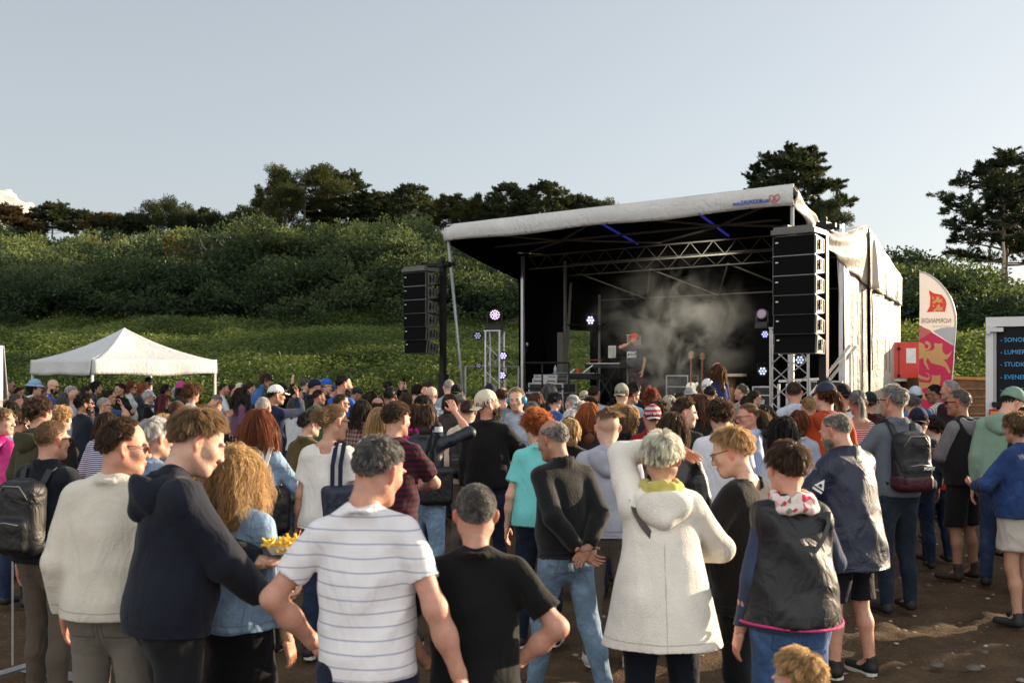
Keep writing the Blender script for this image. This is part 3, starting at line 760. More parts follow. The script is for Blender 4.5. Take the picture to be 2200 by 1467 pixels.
            if st['L'][1] > .12:   # keep the face free
                fm = (P[:, :, 1] > .045) & (np.abs(P[:, :, 0]) < .078) & (P[:, :, 2] < .05) & (P[:, :, 2] > -.2); P[fm, 0] = np.sign(P[fm, 0] + 1e-6) * .082; 
                fm = (P[:, :, 1] > .07) & (P[:, :, 2] < .03); P[fm, 1] = .07
            rnd = np.clip(crnd * .75 + rs.normal(.12, .20 if hc not in ('grey', 'pepper', 'silver') else .34, n), 0, 1); V, Q, cc = ribbons(P, wd, rnd, seed)
            # under-layer: thin cap following the hairline
            F = Field((-.13, -.15, -.14), (.13, .13, .16), vh * 1.2); t = .0015 + st['vol'] * .35
            F.ell(CR_C, CR_R + t, k=0); GX = F.grid(); uu = np.stack([(GX[i] - CR_C[i]) / CR_R[i] for i in range(3)], -1); uu /= np.linalg.norm(uu, axis=-1, keepdims=True) + 1e-9
            hlv = hairline(uu.reshape(-1, 3), hk).reshape(F.F.shape); m = (-hlv + .05) * .06
            tp = np.clip(hlv / .45, 0, 1); tp = tp * tp * (3 - 2 * tp)
            if bald: tp = tp * np.clip(((.80 - .45 * bald) - uu[..., 2]) / .3 + .1, 0, 1) if True else tp
            F.F += ((1 - tp) * (t + .0005)).astype(np.float32)
            if bald: bz = np.minimum(uu[..., 2] - (.80 - .45 * bald), uu[..., 1] - (-.75 + .2 * (1 - bald))); m = np.maximum(m, bz * .06 + .003)
            if capped: m = np.maximum(m, (uu[..., 2] - .15) * .06)
            if hair == 'undercut': m = np.maximum(m, (.6 - uu[..., 2]) * .06)
            F.F = np.maximum(F.F, m.astype(np.float32))
            if st['L'][1] > .12 and hair != 'curly':
                Lm = st['L'][1] * hlen * .55; F2 = Field((-.16, -.22, -.14 - Lm), (.16, .06, .10), vh * 1.6)
                F2.cap((0, -.035, -.02), (0, -.075, -.03 - Lm), .070, .060, (0, 1, 0), .62, .02)
                V2, Q2 = F2.mesh(); V2 = fold(V2, vnormals(V2, Q2), seed, .006); V = np.concatenate([V, V2]); Q = np.concatenate([Q, Q2 + len(V) - len(V2)]); cc = np.concatenate([cc, np.full(len(V2), .12)])
            V1, Q1 = F.mesh()
            if len(V1):
                V = np.concatenate([V, V1]); Q = np.concatenate([Q, Q1 + len(V) - len(V1)]); cc = np.concatenate([cc, np.full(len(V1), .15)])
            for a in acc:
                if a in ('bun', 'topbun', 'pony'):
                    bc_ = np.array({'bun': (0, -.115, .02), 'topbun': (0, -.06, .135), 'pony': (0, -.108, .03)}[a]); m_ = n // 3
                    if a == 'pony':
                        r0 = bc_ + rs.normal(size=(m_, 3)) * .010; PP = grow(r0, np.tile((0, -1.0, .1), (m_, 1)), rs.uniform(.15, .27, m_), 10, .30, G, cl[:1], .004, 40, .06, seed + 1)
                    else:
                        uu_ = nrm_rows(rs.normal(size=(m_, 3))); r0 = bc_ + uu_ * .030; PP = grow(r0, np.cross(uu_, rs.normal(size=3)), np.full(m_, .07), 7, 0, G, [(bc_, np.array((.034,) * 3), .006)], .003, 60, .2, seed + 1)
                    v3, q3, c3 = ribbons(PP, wd, np.clip(rs.normal(.5, .22, m_), 0, 1), seed + 2); V = np.concatenate([V, v3]); Q = np.concatenate([Q, q3 + len(V) - len(v3)]); cc = np.concatenate([cc, c3])
                    if a != 'pony':
                        F = Field(bc_ - .05, bc_ + .05, vh * 1.5); F.ell(bc_, (.031,) * 3, k=0); v3, q3 = F.mesh(); V = np.concatenate([V, v3]); Q = np.concatenate([Q, q3 + len(V) - len(v3)]); cc = np.concatenate([cc, np.full(len(v3), .2)])
            mesh_np('hair', HT(V), Q, hm, root, col=cc)
    if beard in ('full', 'short'):
        Lb = .035 if beard == 'short' else .075; n = (1500, 700, 260)[lod]
        az = rs.uniform(-1.75, 1.75, n * 2); zz = rs.uniform(-.125, -.03, n * 2)
        rr = np.array([.0, 0, 0]); pr = np.stack([np.sin(az) * .064, .018 + np.cos(az) * .078, zz], 1); pr[:, :2] *= np.interp(zz, [-.125, -.09, -.03], [.55, .86, 1.0])[:, None]
        ok = ~((np.abs(pr[:, 0]) < .022) & (pr[:, 2] > -.080) & (pr[:, 2] < -.052)) & (pr[:, 2] < -.035 - .012 * (np.abs(az) < .5)) ; pr = pr[ok][:n]; n = len(pr)
        P = grow(pr, nrm_rows(pr - np.array((0, -.02, -.06))) + np.array((0, 0, -.8)), rs.uniform(.4, 1, n) * Lb, 6, .25, G, [], .002, 90, .12, seed + 3)
        V, Q, cc = ribbons(P, (.0022, .003, .0055)[lod], np.clip(rs.normal(.5, .2, n), 0, 1), seed + 4)
        F = Field((-.09, -.06, -.20), (.09, .14, .0), vh * 1.3); F.cap((-.05, .02, -.07), (0, .068, -.098), .028, .034, k=.02); F.cap((.05, .02, -.07), (0, .068, -.098), .028, .034, k=.02)
        if beard == 'full': F.ell((0, .06, -.125), (.04, .035, .045), k=.03)
        F.clip((0, .10, -.052), (0, .35, 1)); v2, q2 = F.mesh(); V = np.concatenate([V, v2]); Q = np.concatenate([Q, q2 + len(V) - len(v2)]); cc = np.concatenate([cc, np.full(len(v2), .2)])
        mesh_np('beard', HT(V), Q, hair_mat(HCOL[hc]), root, col=cc)
    for a in acc: accessory(a, root, M4, TT, arm, lod, seed, hs, sh, cr + e0)
    if hand is not None: pass
    return root

def nrm_rows(v): return v / (np.linalg.norm(v, axis=-1, keepdims=True) + 1e-9)

def floral():
    if 'floral' in MATS: return MATS['floral']
    t = NT('fabric_floral'); v = t.coord(); x = t.n('TexVoronoi'); x.inputs['Scale'].default_value = 38; t.l(v, x.inputs['Vector']); s_ = t.n('SeparateColor'); t.l(x.outputs['Color'], s_.inputs[0])
    t.l(t.ramp(s_.outputs[0], [(.0, 'd8cfc8'), (.42, 'd8cfc8'), (.46, 'b82038'), (.66, 'c84058'), (.7, '3f7a5a'), (.82, 'e0b0b8'), (1.0, 'e8e0d8')]), t.b.inputs['Base Color']); t.b.inputs['Roughness'].default_value = .9
    MATS['floral'] = t.m; return t.m
def xf(o, M): o.data.transform(M); o.data.update(); return o
def accessory(a, root, MH, TT, arm, lod, seed, hs, sh, cr):
    args = () if isinstance(a, str) else a[1:]; a = a if isinstance(a, str) else a[0]
    MT = Matrix.Identity(4)
    o0, ex, ey, ez = TT(np.array([[0, 0, 0.], [1, 0, 0], [0, 1, 0], [0, 0, 1]]))
    MT = Matrix([[ex[i] - o0[i], ey[i] - o0[i], ez[i] - o0[i], o0[i]] for i in range(3)] + [[0, 0, 0, 1]])
    if a in ('sunglasses', 'glasses'):
        c = args[0] if args else '0c0c0e'; m = MB(); r = .0022 if lod < 2 else .004
        for s in (-1, 1):
            m.tube([(s * .078, -.012, .012), (s * .074, .055, .012), (s * .056, .098, .010)], r, 5)
            ring = [(s * (.034 + .023 * cos(t)), .111 - .012 * abs(cos(t)) ** 2 - (.006 if s * cos(t) * s > 0 else 0), -.001 + .018 * sin(t)) for t in np.linspace(0, 2 * pi, 11)]
            m.tube(ring, r * .9, 5, close=False)
        m.tube([(-.012, .112, .006), (.012, .112, .006)], r, 5)
        o = xf(m.build('glasses' if a == 'glasses' else 'sunglasses', plain('frame_' + c, c, .3), root, True), MH)
        if a == 'sunglasses':
            for s in (-1, 1):
                m = MB(); V = [(s * .034, .1095, -.001)] + [(s * (.034 + .022 * cos(t)), .110 - .012 * abs(cos(t)) ** 2 - (.006 if cos(t) > 0 else 0), -.001 + .017 * sin(t)) for t in np.linspace(0, 2 * pi, 11)[:-1]]
                m.add(V, [(0, i + 1, (i + 1) % 10 + 1) if s > 0 else (0, (i + 1) % 10 + 1, i + 1) for i in range(10)])
                xf(m.build('lens', plain('lens', args[1] if len(args) > 1 else '050506', .08), o, True), MH)
    elif a in ('cap', 'capback', 'capbucket', 'capbeanie'):
        c = args[0] if args else '1a2238'; kd = args[1] if len(args) > 1 else 'cotton'
        F = Field((-.13, -.15, -.06), (.13, .15, .18), (.005, .006, .009)[lod]); F.ell((0, -.010, .035), (.087, .107, .103), k=0)
        if a == 'capbeanie': F.ell((0, -.03, .05), (.084, .10, .11), k=.03)
        F.ell((0, -.010, .025), (.080, .100, .096), k=.002, op='sub')
        F.clip((0, .09, .045), (0, .12, -1)) if a != 'capback' else F.clip((0, -.1, .0), (0, -.35, -1))
        if a == 'capback': F.ell((0, .10, .045), (.04, .04, .035), k=.005, op='sub')
        V, Q = F.mesh(); V = V * 1.0
        o = mesh_np('hat' if a in ('capbucket', 'capbeanie') else 'cap', V, Q, fabric(kd, c, *(args[2:5] if len(args) > 2 else ())), root); xf(o, MH)
        if a in ('cap', 'capback'):
            s = 1 if a == 'cap' else -1; m = MB(); G = []
            for i in range(6):
                t = i / 5; row = []
                for j in range(9):
                    w = (j / 8 - .5) * 2; xx = w * .074 * (1 - .10 * t); yy = sqrt(max(0, 1 - (w * .8) ** 2)); row.append((xx, s * (.055 + .045 * yy + .075 * t * yy ** .6), (.045 if a == 'cap' else .012) - .016 * w * w - .018 * t))
                G.append(row)
            if s < 0: G = [r[::-1] for r in G]
            xf(m.sheet(G, .004).build('brim', fabric(kd, args[5] if len(args) > 5 else c), o, True), MH)
        if a == 'capbucket':
            m = MB(); G = [[(cos(t) * (.088 + .05 * q), -.01 + sin(t) * (.108 + .05 * q), .045 - .035 * q) for t in np.linspace(0, 2 * pi, 25)] for q in (0, .5, 1)]
            xf(m.sheet(G, .003).build('brim', fabric(kd, c), o, True), MH)
    elif a == 'earmuffs':
        c = args[0]; c2 = args[1] if len(args) > 1 else c; m = MB(); m.tube([(.095 * cos(t), -.005, .02 + .118 * sin(t)) for t in np.linspace(0, pi, 13)], .008, 6)
        o = xf(m.build('headband', plain('band_' + c2, c2, .5), root, True), MH)
        for s in (-1, 1):
            F = Field((s * .095 - .05, -.07, -.07), (s * .095 + .05, .06, .06), .006); F.ell((s * .093, -.005, -.005), (.024, .036, .042), k=0); V, Q = F.mesh(); xf(mesh_np('ear_cup', V, Q, plain('cup_' + c, c, .35), o), MH)
    elif a == 'topsunglasses':
        m = MB()
        for s in (-1, 1):
            m.tube([(s * (.036 + .022 * cos(t)), .083 + .01 * sin(t) - .01 * abs(cos(t)), .098 + .018 * sin(t)) for t in np.linspace(0, 2 * pi, 9)], .004, 5, close=False); m.tube([(s * .06, .075, .098), (s * .088, 0, .06)], .003, 5)
        xf(m.build('sunglasses', plain('frame_top', '101012', .2), root, True), MH)
    elif a == 'scarf':
        F = Field((-.16, -.17, 1.38), (.16, .15, 1.58), .009 if lod < 2 else .014)
        for i, t in enumerate(np.linspace(0, 2 * pi, 13)[:-1]):
            t2 = t + 2 * pi / 12; F.cap((.084 * cos(t), .084 * sin(t) - .030, 1.492 + .012 * sin(3 * t)), (.084 * cos(t2), .084 * sin(t2) - .030, 1.492 + .012 * sin(3 * t2)), .026, None, (0, 0, 1), 1.25, .012)
            F.cap((.098 * cos(t), .098 * sin(t) - .030, 1.458 + .010 * cos(4 * t)), (.098 * cos(t2), .098 * sin(t2) - .030, 1.458 + .010 * cos(4 * t2)), .022, None, None, 1, .01)
        V, Q = F.mesh(); V = fold(V, vnormals(V, Q), seed + 20, .006); xf(mesh_np('scarf', V, Q, floral() if args and args[0] == 'floral' else fabric('cotton', *(args or ('b0a040',))), root), MT)
    elif a == 'backpack':
        c = args[0] if args else '15181f'; c2 = args[1] if len(args) > 1 else None; by = -cr * .72 - .075
        F = Field((-.24, by - .17, .84), (.24, .12, 1.52), .010 if lod < 1 else .014 if lod < 2 else .02)
        F.rbox((0, by, 1.18), (.148, .085, .225), .07, k=0); F.rbox((0, by - .075, 1.085), (.118, .045, .10), .035, k=.015)
        F.cap((-.05, by + .02, 1.41), (.05, by + .02, 1.41), .012, k=.02)
        F.clip((0, by + .075, 1.2), (0, 1, 0))
        V, Q = F.mesh(); V = fold(V, vnormals(V, Q), seed + 30, .006); o = xf(mesh_np('backpack', V, Q, fabric('shell', c), root), MT)
        if c2:
            F = Field((-.18, by - .17, .90), (.18, by + .10, 1.12), .010); F.rbox((0, by - .003, 1.03), (.151, .088, .078), .06, k=0); F.rbox((0, by - .078, 1.03), (.120, .047, .062), .035, k=.01); V, Q = F.mesh(); xf(mesh_np('lower_panel', V, Q, fabric('shell', c2), o), MT)
        for s in (-1, 1):
            m = MB(); pts = [(s * .075, by + .07, 1.36), (s * .095, -cr * .5, 1.455), (s * .100, -.02, 1.492), (s * .105, cr * .55, 1.44), (s * .115, cr * .80, 1.30), (s * .15, cr * .55, 1.12), (s * .13, -cr * .6, 1.02)]
            pts = [np.array(p) for p in pts]
            for i in range(6): m.bar(pts[i], pts[i + 1] + (pts[i + 1] - pts[i]) * .08, .045, .012, up=(0, 0, 1) if i in (1, 2) else (0, 1, 0))
            xf(m.build('strap', fabric('shell', c), o), MT)
        m = MB(); m.tube([(-.09, by - .121, 1.155), (0, by - .124, 1.165), (.09, by - .121, 1.155)], .004, 5); xf(m.build('zip', plain('zip', '9a958c', .4, .6), o, True), MT); m = MB(); m.tube([(-.11, by - .075, 1.30), (-.06, by - .084, 1.375), (.06, by - .084, 1.375), (.11, by - .075, 1.30)], .004, 5)
        xf(m.build('zip', plain('zip', '9a958c', .4, .6), o, True), MT)
    elif a == 'crossstrap':       # strap over one shoulder, across the back
        c = args[0]; s = args[1] if len(args) > 1 else 1; w = args[2] if len(args) > 2 else .022; m = MB(); pts = []
        for t in np.linspace(0, 1, 9):
            ang = -pi / 2 + (t - .5) * 1.9; R = cr + .012; z = 1.44 - t * .46
            pts.append(np.array(((-s) * R * .80 * cos(pi * (1 - t) * .92 + .15) * -1, -R * .70 * sin(pi * (.18 + .64 * t)) - .01, z)))
        for i in range(8): m.bar(pts[i], pts[i + 1], .006, w, up=(1, 0, 0))
        xf(m.build('bag_strap', fabric('leather', c), root), MT)
    elif a == 'shoulderbag':      # tote on a shoulder: straps plus bag body at the side
        c, cs = args[0], args[1]; s = args[2] if len(args) > 2 else 1; m = MB(); x0 = s * (sh + .01)
        for dx in (-.02, .035):
            P = [(x0 * .62 + dx, -.16, 1.20 - .0), (x0 * .60 + dx, -.145, 1.34), (x0 * .62 + dx, -.06, 1.488), (x0 * .66 + dx, .06, 1.44), (x0 * .8, .10, 1.2)]
            P = [np.array(p) for p in P]
            for i in range(4): m.bar(P[i], P[i + 1] + (P[i + 1] - P[i]) * .05, .03, .006, up=(0, 1, 0) if i != 2 else (0, 0, 1))
        o = xf(m.build('bag_strap', fabric('cotton', cs), root), MT)
        F = Field((x0 - .25, -.26, .84), (x0 + .25, .22, 1.26), .012); F.rbox((x0 * .92, -.10, 1.04), (.09, .15, .17), .05, R=R3(-50 * s), k=0); V, Q = F.mesh(); V = fold(V, vnormals(V, Q), seed + 40, .012)
        xf(mesh_np('bag', V, Q, fabric('shell', c), root), MT)
    elif a == 'belt':
        m = MB(); R = .158; m.sheet([[(R * cos(t), R * .78 * sin(t) - .005, z) for t in np.linspace(0, 2 * pi, 25)] for z in (1.035, .995)], .006); m.build('belt', fabric('leather', args[0]), root, True)
    elif a == 'armband':
        pass
    elif a == 'watch':
        S, E, W, fd, hd, pn, curl, sgn = arm[args[0]]; m = MB(); R = align(fd); m.lathe([(.031, -.009), (.034, -.008), (.034, .008), (.031, .009)], W - fd * .015, 12, R); p = W - fd * .015 - nrm(pn) * .030
        m.lathe([(.019, -.005), (.020, 0), (.018, .005)], p, 14, align(-np.array(pn))); xf(m.build('watch', plain('watch', '0a0a0c', .25), root, 'auto'), MT)
    elif a == 'phone':
        S, E, W, fd, hd, pn, curl, sgn = arm[args[0]]; p = W + hd * .10 + nrm(pn) * .03; yv = nrm(np.array((0, 1, .15))); R = np.stack([(1, 0, 0), yv, np.cross((1, 0, 0), yv)], 1); m = MB(); m.box(p + np.array((0, .0, .04)), (.075, .009, .15), R)
        xf(m.build('phone', plain('phone', '08080a', .15), root), MT)
    elif a == 'mic':
        S, E, W, fd, hd, pn, curl, sgn = arm[args[0]]; m = MB(); p = W + hd * .07 + nrm(pn) * .03; dr = nrm((-.1, -.75, .5)); m.tube([p - dr * .12, p + dr * .04], .014, 8, .018); m.lathe([(0.001, -.028), (.02, -.02), (.027, 0), (.02, .02), (.001, .028)], p + dr * .06, 10, align(dr))
        xf(m.build('microphone', plain('mic', '101012', .35, .3), root, True), MT)
    elif a == 'cup':
        S, E, W, fd, hd, pn, curl, sgn = arm[args[0]]; p = W + hd * .08 + nrm(pn) * .045; m = MB(); m.lathe([(.028, -.05), (.036, .05), (.034, .05), (.026, -.045)], p, 14); xf(m.build('cup', plain('cup_' + args[1], args[1], .4), root, 'auto'), MT)
    elif a == 'fries':
        S, E, W, fd, hd, pn, curl, sgn = arm[args[0]]; p = W + hd * .10 + nrm(pn) * .035; m = MB(); m.add([p + q for q in ((-.05, -.07, 0), (.05, -.07, 0), (.05, .07, 0), (-.05, .07, 0), (-.07, -.10, .035), (.07, -.10, .035), (.07, .10, .035), (-.07, .10, .035))], [(0, 3, 2, 1), (0, 1, 5, 4), (1, 2, 6, 5), (2, 3, 7, 6), (3, 0, 4, 7)])
        o = xf(m.build('food_tray', plain('tray', 'd8d4c8', .7), root), MT); m = MB(); rs = np.random.RandomState(4)
        for i in range(80):
            q = p + np.array((rs.uniform(-.055, .055), rs.uniform(-.085, .085), rs.uniform(.012, .05))); dd = nrm(rs.normal(size=3) * (1, 1, .5)); m.bar(q - dd * .03, q + dd * .03, .009)
        xf(m.build('fries', plain('fries', (.85, .55, .06), .5), o), MT)
    elif a == 'earring':
        m = MB(); m.tube([(args[0] * .084, -.005 + .018 * sin(t), -.062 + .018 * cos(t)) for t in np.linspace(0, 2 * pi, 13)], .003, 5, close=False); xf(m.build('earring', plain('earring', 'e8e4da', .3), root, True), MH)
    elif a == 'sleevebadge':
        S, E, W, fd, hd, pn, curl, sgn = arm[args[0]]; n_ = nrm((sgn * .62, -.78, .05)); c = S + (E - S) * .55 + n_ * .085; ax_ = nrm(E - S); rt = nrm(np.cross(n_, ax_)); m = MB()
        P = lambda u, v: c + rt * u - ax_ * v + n_ * .004
        m.add([P(-.036, -.02), P(.036, -.02), P(0, .045)], [(0, 1, 2)]).add([P(-.034, -.045), P(.034, -.045), P(.034, -.03), P(-.034, -.03)], [(0, 1, 2, 3)])
        o = xf(m.build('badge', plain('badgewhite', (.75, .75, .75), .6), root), MT); P2 = lambda u, v: c + rt * u - ax_ * v + n_ * .0065; m = MB(); m.add([P2(-.014, -.010), P2(.014, -.010), P2(.006, .010), P2(-.006, .010)], [(0, 1, 2, 3)]); xf(m.build('emblem', plain('badgeink', (.02, .02, .03), .6), o), MT)
    elif a == 'bagtext':
        by = -cr * .72 - .075; tt = text(args[0], args[1], (args[2], by - .128, args[3]), (radians(90), 0, 0), plain('white_print', (.8, .8, .8), .8), root, name='bag_lettering', ext=.001, bold=.001); M_ = tt.matrix_basis.copy(); tt.data.transform(M_); tt.matrix_basis = Matrix.Identity(4); xf(tt, MT)
    elif a == 'bagpatch':
        by = -cr * .72 - .075; m = MB(); m.box((.085, by - .128, 1.075), (.055, .004, .030)); o = xf(m.build('patch', plain('patchwhite', (.75, .74, .72), .7), root), MT); m = MB(); m.box((.085, by - .132, 1.075), (.038, .002, .012)); xf(m.build('patch_print', plain('patchink', (.05, .05, .06), .7), o), MT)
    elif a == 'vestpanel':        # dark gilet over a sleeved top
        pass
# ------------------------------------------------------------------ ground and hillside
def vnoise(x, y, seed=0):
    """smooth value noise on arrays"""
    rs = np.random.RandomState(seed); T = rs.rand(256, 256)
    xi = np.floor(x).astype(int); yi = np.floor(y).astype(int); fx = x - xi; fy = y - yi; fx = fx * fx * (3 - 2 * fx); fy = fy * fy * (3 - 2 * fy)
    g = lambda a, b: T[a % 256, b % 256]
    return (g(xi, yi) * (1 - fx) + g(xi + 1, yi) * fx) * (1 - fy) + (g(xi, yi + 1) * (1 - fx) + g(xi + 1, yi + 1) * fx) * fy
def fbm(x, y, seed=0, o=4):
    s = 0; a = .5; 
    for i in range(o): s = s + a * vnoise(x * 2 ** i + 13 * i, y * 2 ** i + 7 * i, seed + i); a *= .5
    return s
def hill(x, y):
    x = np.asarray(x, float); y = np.asarray(y, float); yy = np.maximum(y, 1)
    a = CX + FPX * x / yy
    k = np.interp(a, [1350, 1900], [1.0, .80]); d = y / k
    d = d + 1.6 * (fbm(x / 9 + 50, y / 30, 3, 2) - .4)
    p = np.interp(d, [0, 26.5, 29, 33, 45, 52, 57, 62, 66, 72, 96, 150], [0, 0, .75, 1.7, 4.0, 6.7, 6.2, 7.6, 8.9, 9.2, 12.6, 14.5])
    lo = np.interp(a, [-200, 250, 480, 760, 1000], [.93, .92, .96, .95, .93])
    p = p * np.where(d > 40, lo, 1) * (1 - (1 - np.interp(a, [1750, 1880, 2000, 2150], [1, .86, .80, .56])) * np.clip((d - 40) / 10, 0, 1))
    z = np.where(d > 27, p * k + (1.92 - 1.92 * k) * np.clip((d - 27) / 14, 0, 1), 0)
    z = z + np.exp(-((d - 51.5) / 3.0) ** 2) * np.interp(a, [330, 520, 840, 1000], [-.5, 1.1, .9, -.4]) + np.exp(-((d - 57.5) / 3.0) ** 2) * np.interp(a, [300, 520, 900], [.6, -.5, -.3])
    z = z + np.clip((d - 27) / 20, 0, 1) * (fbm(x / 6, y / 6, 9, 3) - .45) * np.interp(d, [40, 48], [1.3, 2.4])
    return np.where(y < 18, 0, z)
def mat_dirt():
    t = NT('dirt'); v = t.coord()
    a = t.noise(v, .35, 5, .6); b = t.noise(v, 3.5, 6, .65); c = t.noise(v, 45, 4, .7)
    base = t.ramp(b, [(.30, (.052, .031, .017)), (.55, (.098, .061, .035)), (.78, (.150, .099, .058))])
    base = t.mix(t.math('MULTIPLY', a, .5), base, (.095, .07, .046)); base = t.mix(t.math('MULTIPLY', t.math('SUBTRACT', c, .55, True), 2.2, True), base, (.30, .24, .17))
    t.l(base, t.b.inputs['Base Color']); t.b.inputs['Roughness'].default_value = .95; t.b.inputs['Specular IOR Level'].default_value = .15
    t.bump(t.math('ADD', t.math('MULTIPLY', b, 1.0), t.math('MULTIPLY', c, .35)), .05); return t.m
def grid_mesh(name, xs, ys, zf, mat, kind='structure'):
    X, Y = np.meshgrid(xs, ys); Z = zf(X, Y); V = np.stack([X, Y, Z], -1).reshape(-1, 3); n = len(xs)
    i = (np.arange(len(ys) - 1)[:, None] * n + np.arange(n - 1)[None]).ravel(); o = mesh_np(name, V, np.stack([i, i + 1, i + 1 + n, i + n], 1), mat); o['kind'] = kind; return o
def gz(X, Y):
    near = np.clip((13 - Y) / 5, 0, 1)
    fp = np.clip(fbm(X * 3.2, Y * 3.2, 21, 3) - .5, -.3, .3) * .17 + np.clip(fbm(X * 9, Y * 9, 22, 2) - .40, -.2, .3) * .05
    return fp * near - .012
xs = np.unique(np.concatenate([np.linspace(-400, -12, 30), np.linspace(-12, 14, 420), np.linspace(14, 400, 30)]))
ys = np.unique(np.concatenate([np.linspace(-300, 0, 16), np.linspace(0, 14, 230), np.linspace(14, 60, 24), np.linspace(60, 600, 12)]))
ground = grid_mesh('ground', xs, ys, gz, mat_dirt())
def mat_hill():
    t = NT('hill_soil'); v = t.coord(); b = t.noise(v, 1.2, 5, .6)
    t.l(t.ramp(b, [(.3, (.012, .022, .008)), (.7, (.035, .055, .018))]), t.b.inputs['Base Color']); t.b.inputs['Roughness'].default_value = 1; t.bump(b, .4); return t.m
hs_ = grid_mesh('hillside', np.linspace(-110, 110, 260), np.concatenate([np.linspace(20.5, 80, 150), np.linspace(82, 240, 30)]), lambda X, Y: hill(X, Y) - .05, mat_hill())

def leaf_mat(name, c0, c1, trans=.35):
    key = ('leaf', name)
    if key in MATS: return MATS[key]
    t = NT('leaf_' + name); a = t.n('VertexColor', layer_name='Col')
    base = t.mix(a.outputs[0], c0, c1); t.l(base, t.b.inputs['Base Color']); t.b.inputs['Roughness'].default_value = .6; t.b.inputs['Specular IOR Level'].default_value = .25
    tr = t.n('BsdfTranslucent'); t.l(t.mix(1.0, base, (1.6, 1.5, .6), 'MULTIPLY'), tr.inputs[0]); ms = t.n('MixShader'); ms.inputs[0].default_value = trans
    t.l(t.b.outputs[0], ms.inputs[1]); t.l(tr.outputs[0], ms.inputs[2]); t.l(ms.outputs[0], t.out.inputs[0]); MATS[key] = t.m; return t.m
def leaves(P, L, W, D, rs, bend=.3):
    """one leaf (two triangles-ish quad) per point: P base, D direction, L length, W width"""
    n = len(P); D = nrm_rows(D); r = nrm_rows(np.cross(D, rs.normal(size=(n, 3)))); L = np.broadcast_to(L, n)[:, None]; W = np.broadcast_to(W, n)[:, None]
    m = P + D * L * .5; tip = P + D * L + np.array((0, 0, -1)) * L * bend
    V = np.stack([P, m + r * W * .5, tip, m - r * W * .5], 1).reshape(-1, 3); i = np.arange(n)[:, None] * 4
    return V, i + np.arange(4)[None]
class Mass:
    def __init__(s): s.V = []; s.Q = []; s.C = []; s.n = 0
    def add(s, V, Q, C): s.V.append(V); s.Q.append(Q + s.n); s.C.append(C); s.n += len(V)
    def build(s, name, mat, parent=None):
        return mesh_np(name, np.concatenate(s.V), np.concatenate(s.Q), mat, parent, smooth=False, col=np.concatenate(s.C))
def inview(x, y, m=120): a = CX + FPX * x / y; return (a > -m) & (a < 2200 + m)

rs = np.random.RandomState(11)
# bracken on the bank and the meadow slope
n = 26000; y = rs.uniform(24, 47, n) ** 1.0; x = rs.uniform(-30, 30, n) * 1.0
a = CX + FPX * x / y; k = np.interp(a, [1350, 1900], [1.0, .80]); d = y / k
ok = inview(x, y) & (d > 26.3) & (d < 46.5); x, y, d = x[ok], y[ok], d[ok]; z = hill(x, y)
vis = rs.rand(len(x)) < np.interp(d, [27, 33, 46], [1, .9, .8]); x, y, z, d = x[vis], y[vis], z[vis], d[vis]
M = Mass(); nt = len(x); K = 13
hgt = np.interp(d, [27, 31, 34, 46], [.95, .85, .50, .62]) * (.25 + 1.5 * fbm(x / 1.8, y / 1.8, 5, 3))
tone = np.clip((fbm(x / 3.5, y / 2, 6, 3) - .47) * 2.6 + .42 + rs.normal(size=nt) * .12, 0, 1)
B = np.repeat(np.stack([x, y, z - .05], 1), K, 0) + rs.normal(size=(nt * K, 3)) * (.16, .16, .03); hk_ = np.repeat(hgt, K); az = rs.uniform(0, 2 * pi, nt * K); el = rs.uniform(.35, 1.3, nt * K)
Dv = np.stack([np.cos(az) * np.cos(el), np.sin(az) * np.cos(el), np.sin(el)], 1)
V, Q = leaves(B + Dv * (hk_ * .15)[:, None], hk_ * rs.uniform(.7, 1.2, nt * K), rs.uniform(.035, .08, nt * K), Dv, rs, .28); M.add(V, Q, np.repeat(np.clip(np.repeat(tone, K) + rs.normal(size=nt * K) * .12, 0, 1), 4))
# frond tips: small leaflets
m2 = nt * 16; j = rs.randint(0, nt, m2); P = np.stack([x[j], y[j], z[j]], 1) + np.stack([rs.normal(size=m2) * .24, rs.normal(size=m2) * .24, hgt[j] * rs.uniform(.35, 1.05, m2)], 1)
V, Q = leaves(P, rs.uniform(.10, .22, m2), rs.uniform(.03, .06, m2), rs.normal(size=(m2, 3)) * (1, 1, .5), rs, .2); M.add(V, Q, np.repeat(np.clip(tone[j] + rs.normal(size=m2) * .15, 0, 1), 4))
br = M.build('bracken', leaf_mat('bracken', (.050, .080, .026), (.17, .22, .075))); tag(br, 'green bracken and grass covering the bank and meadow slope', 'bracken', kind='stuff')

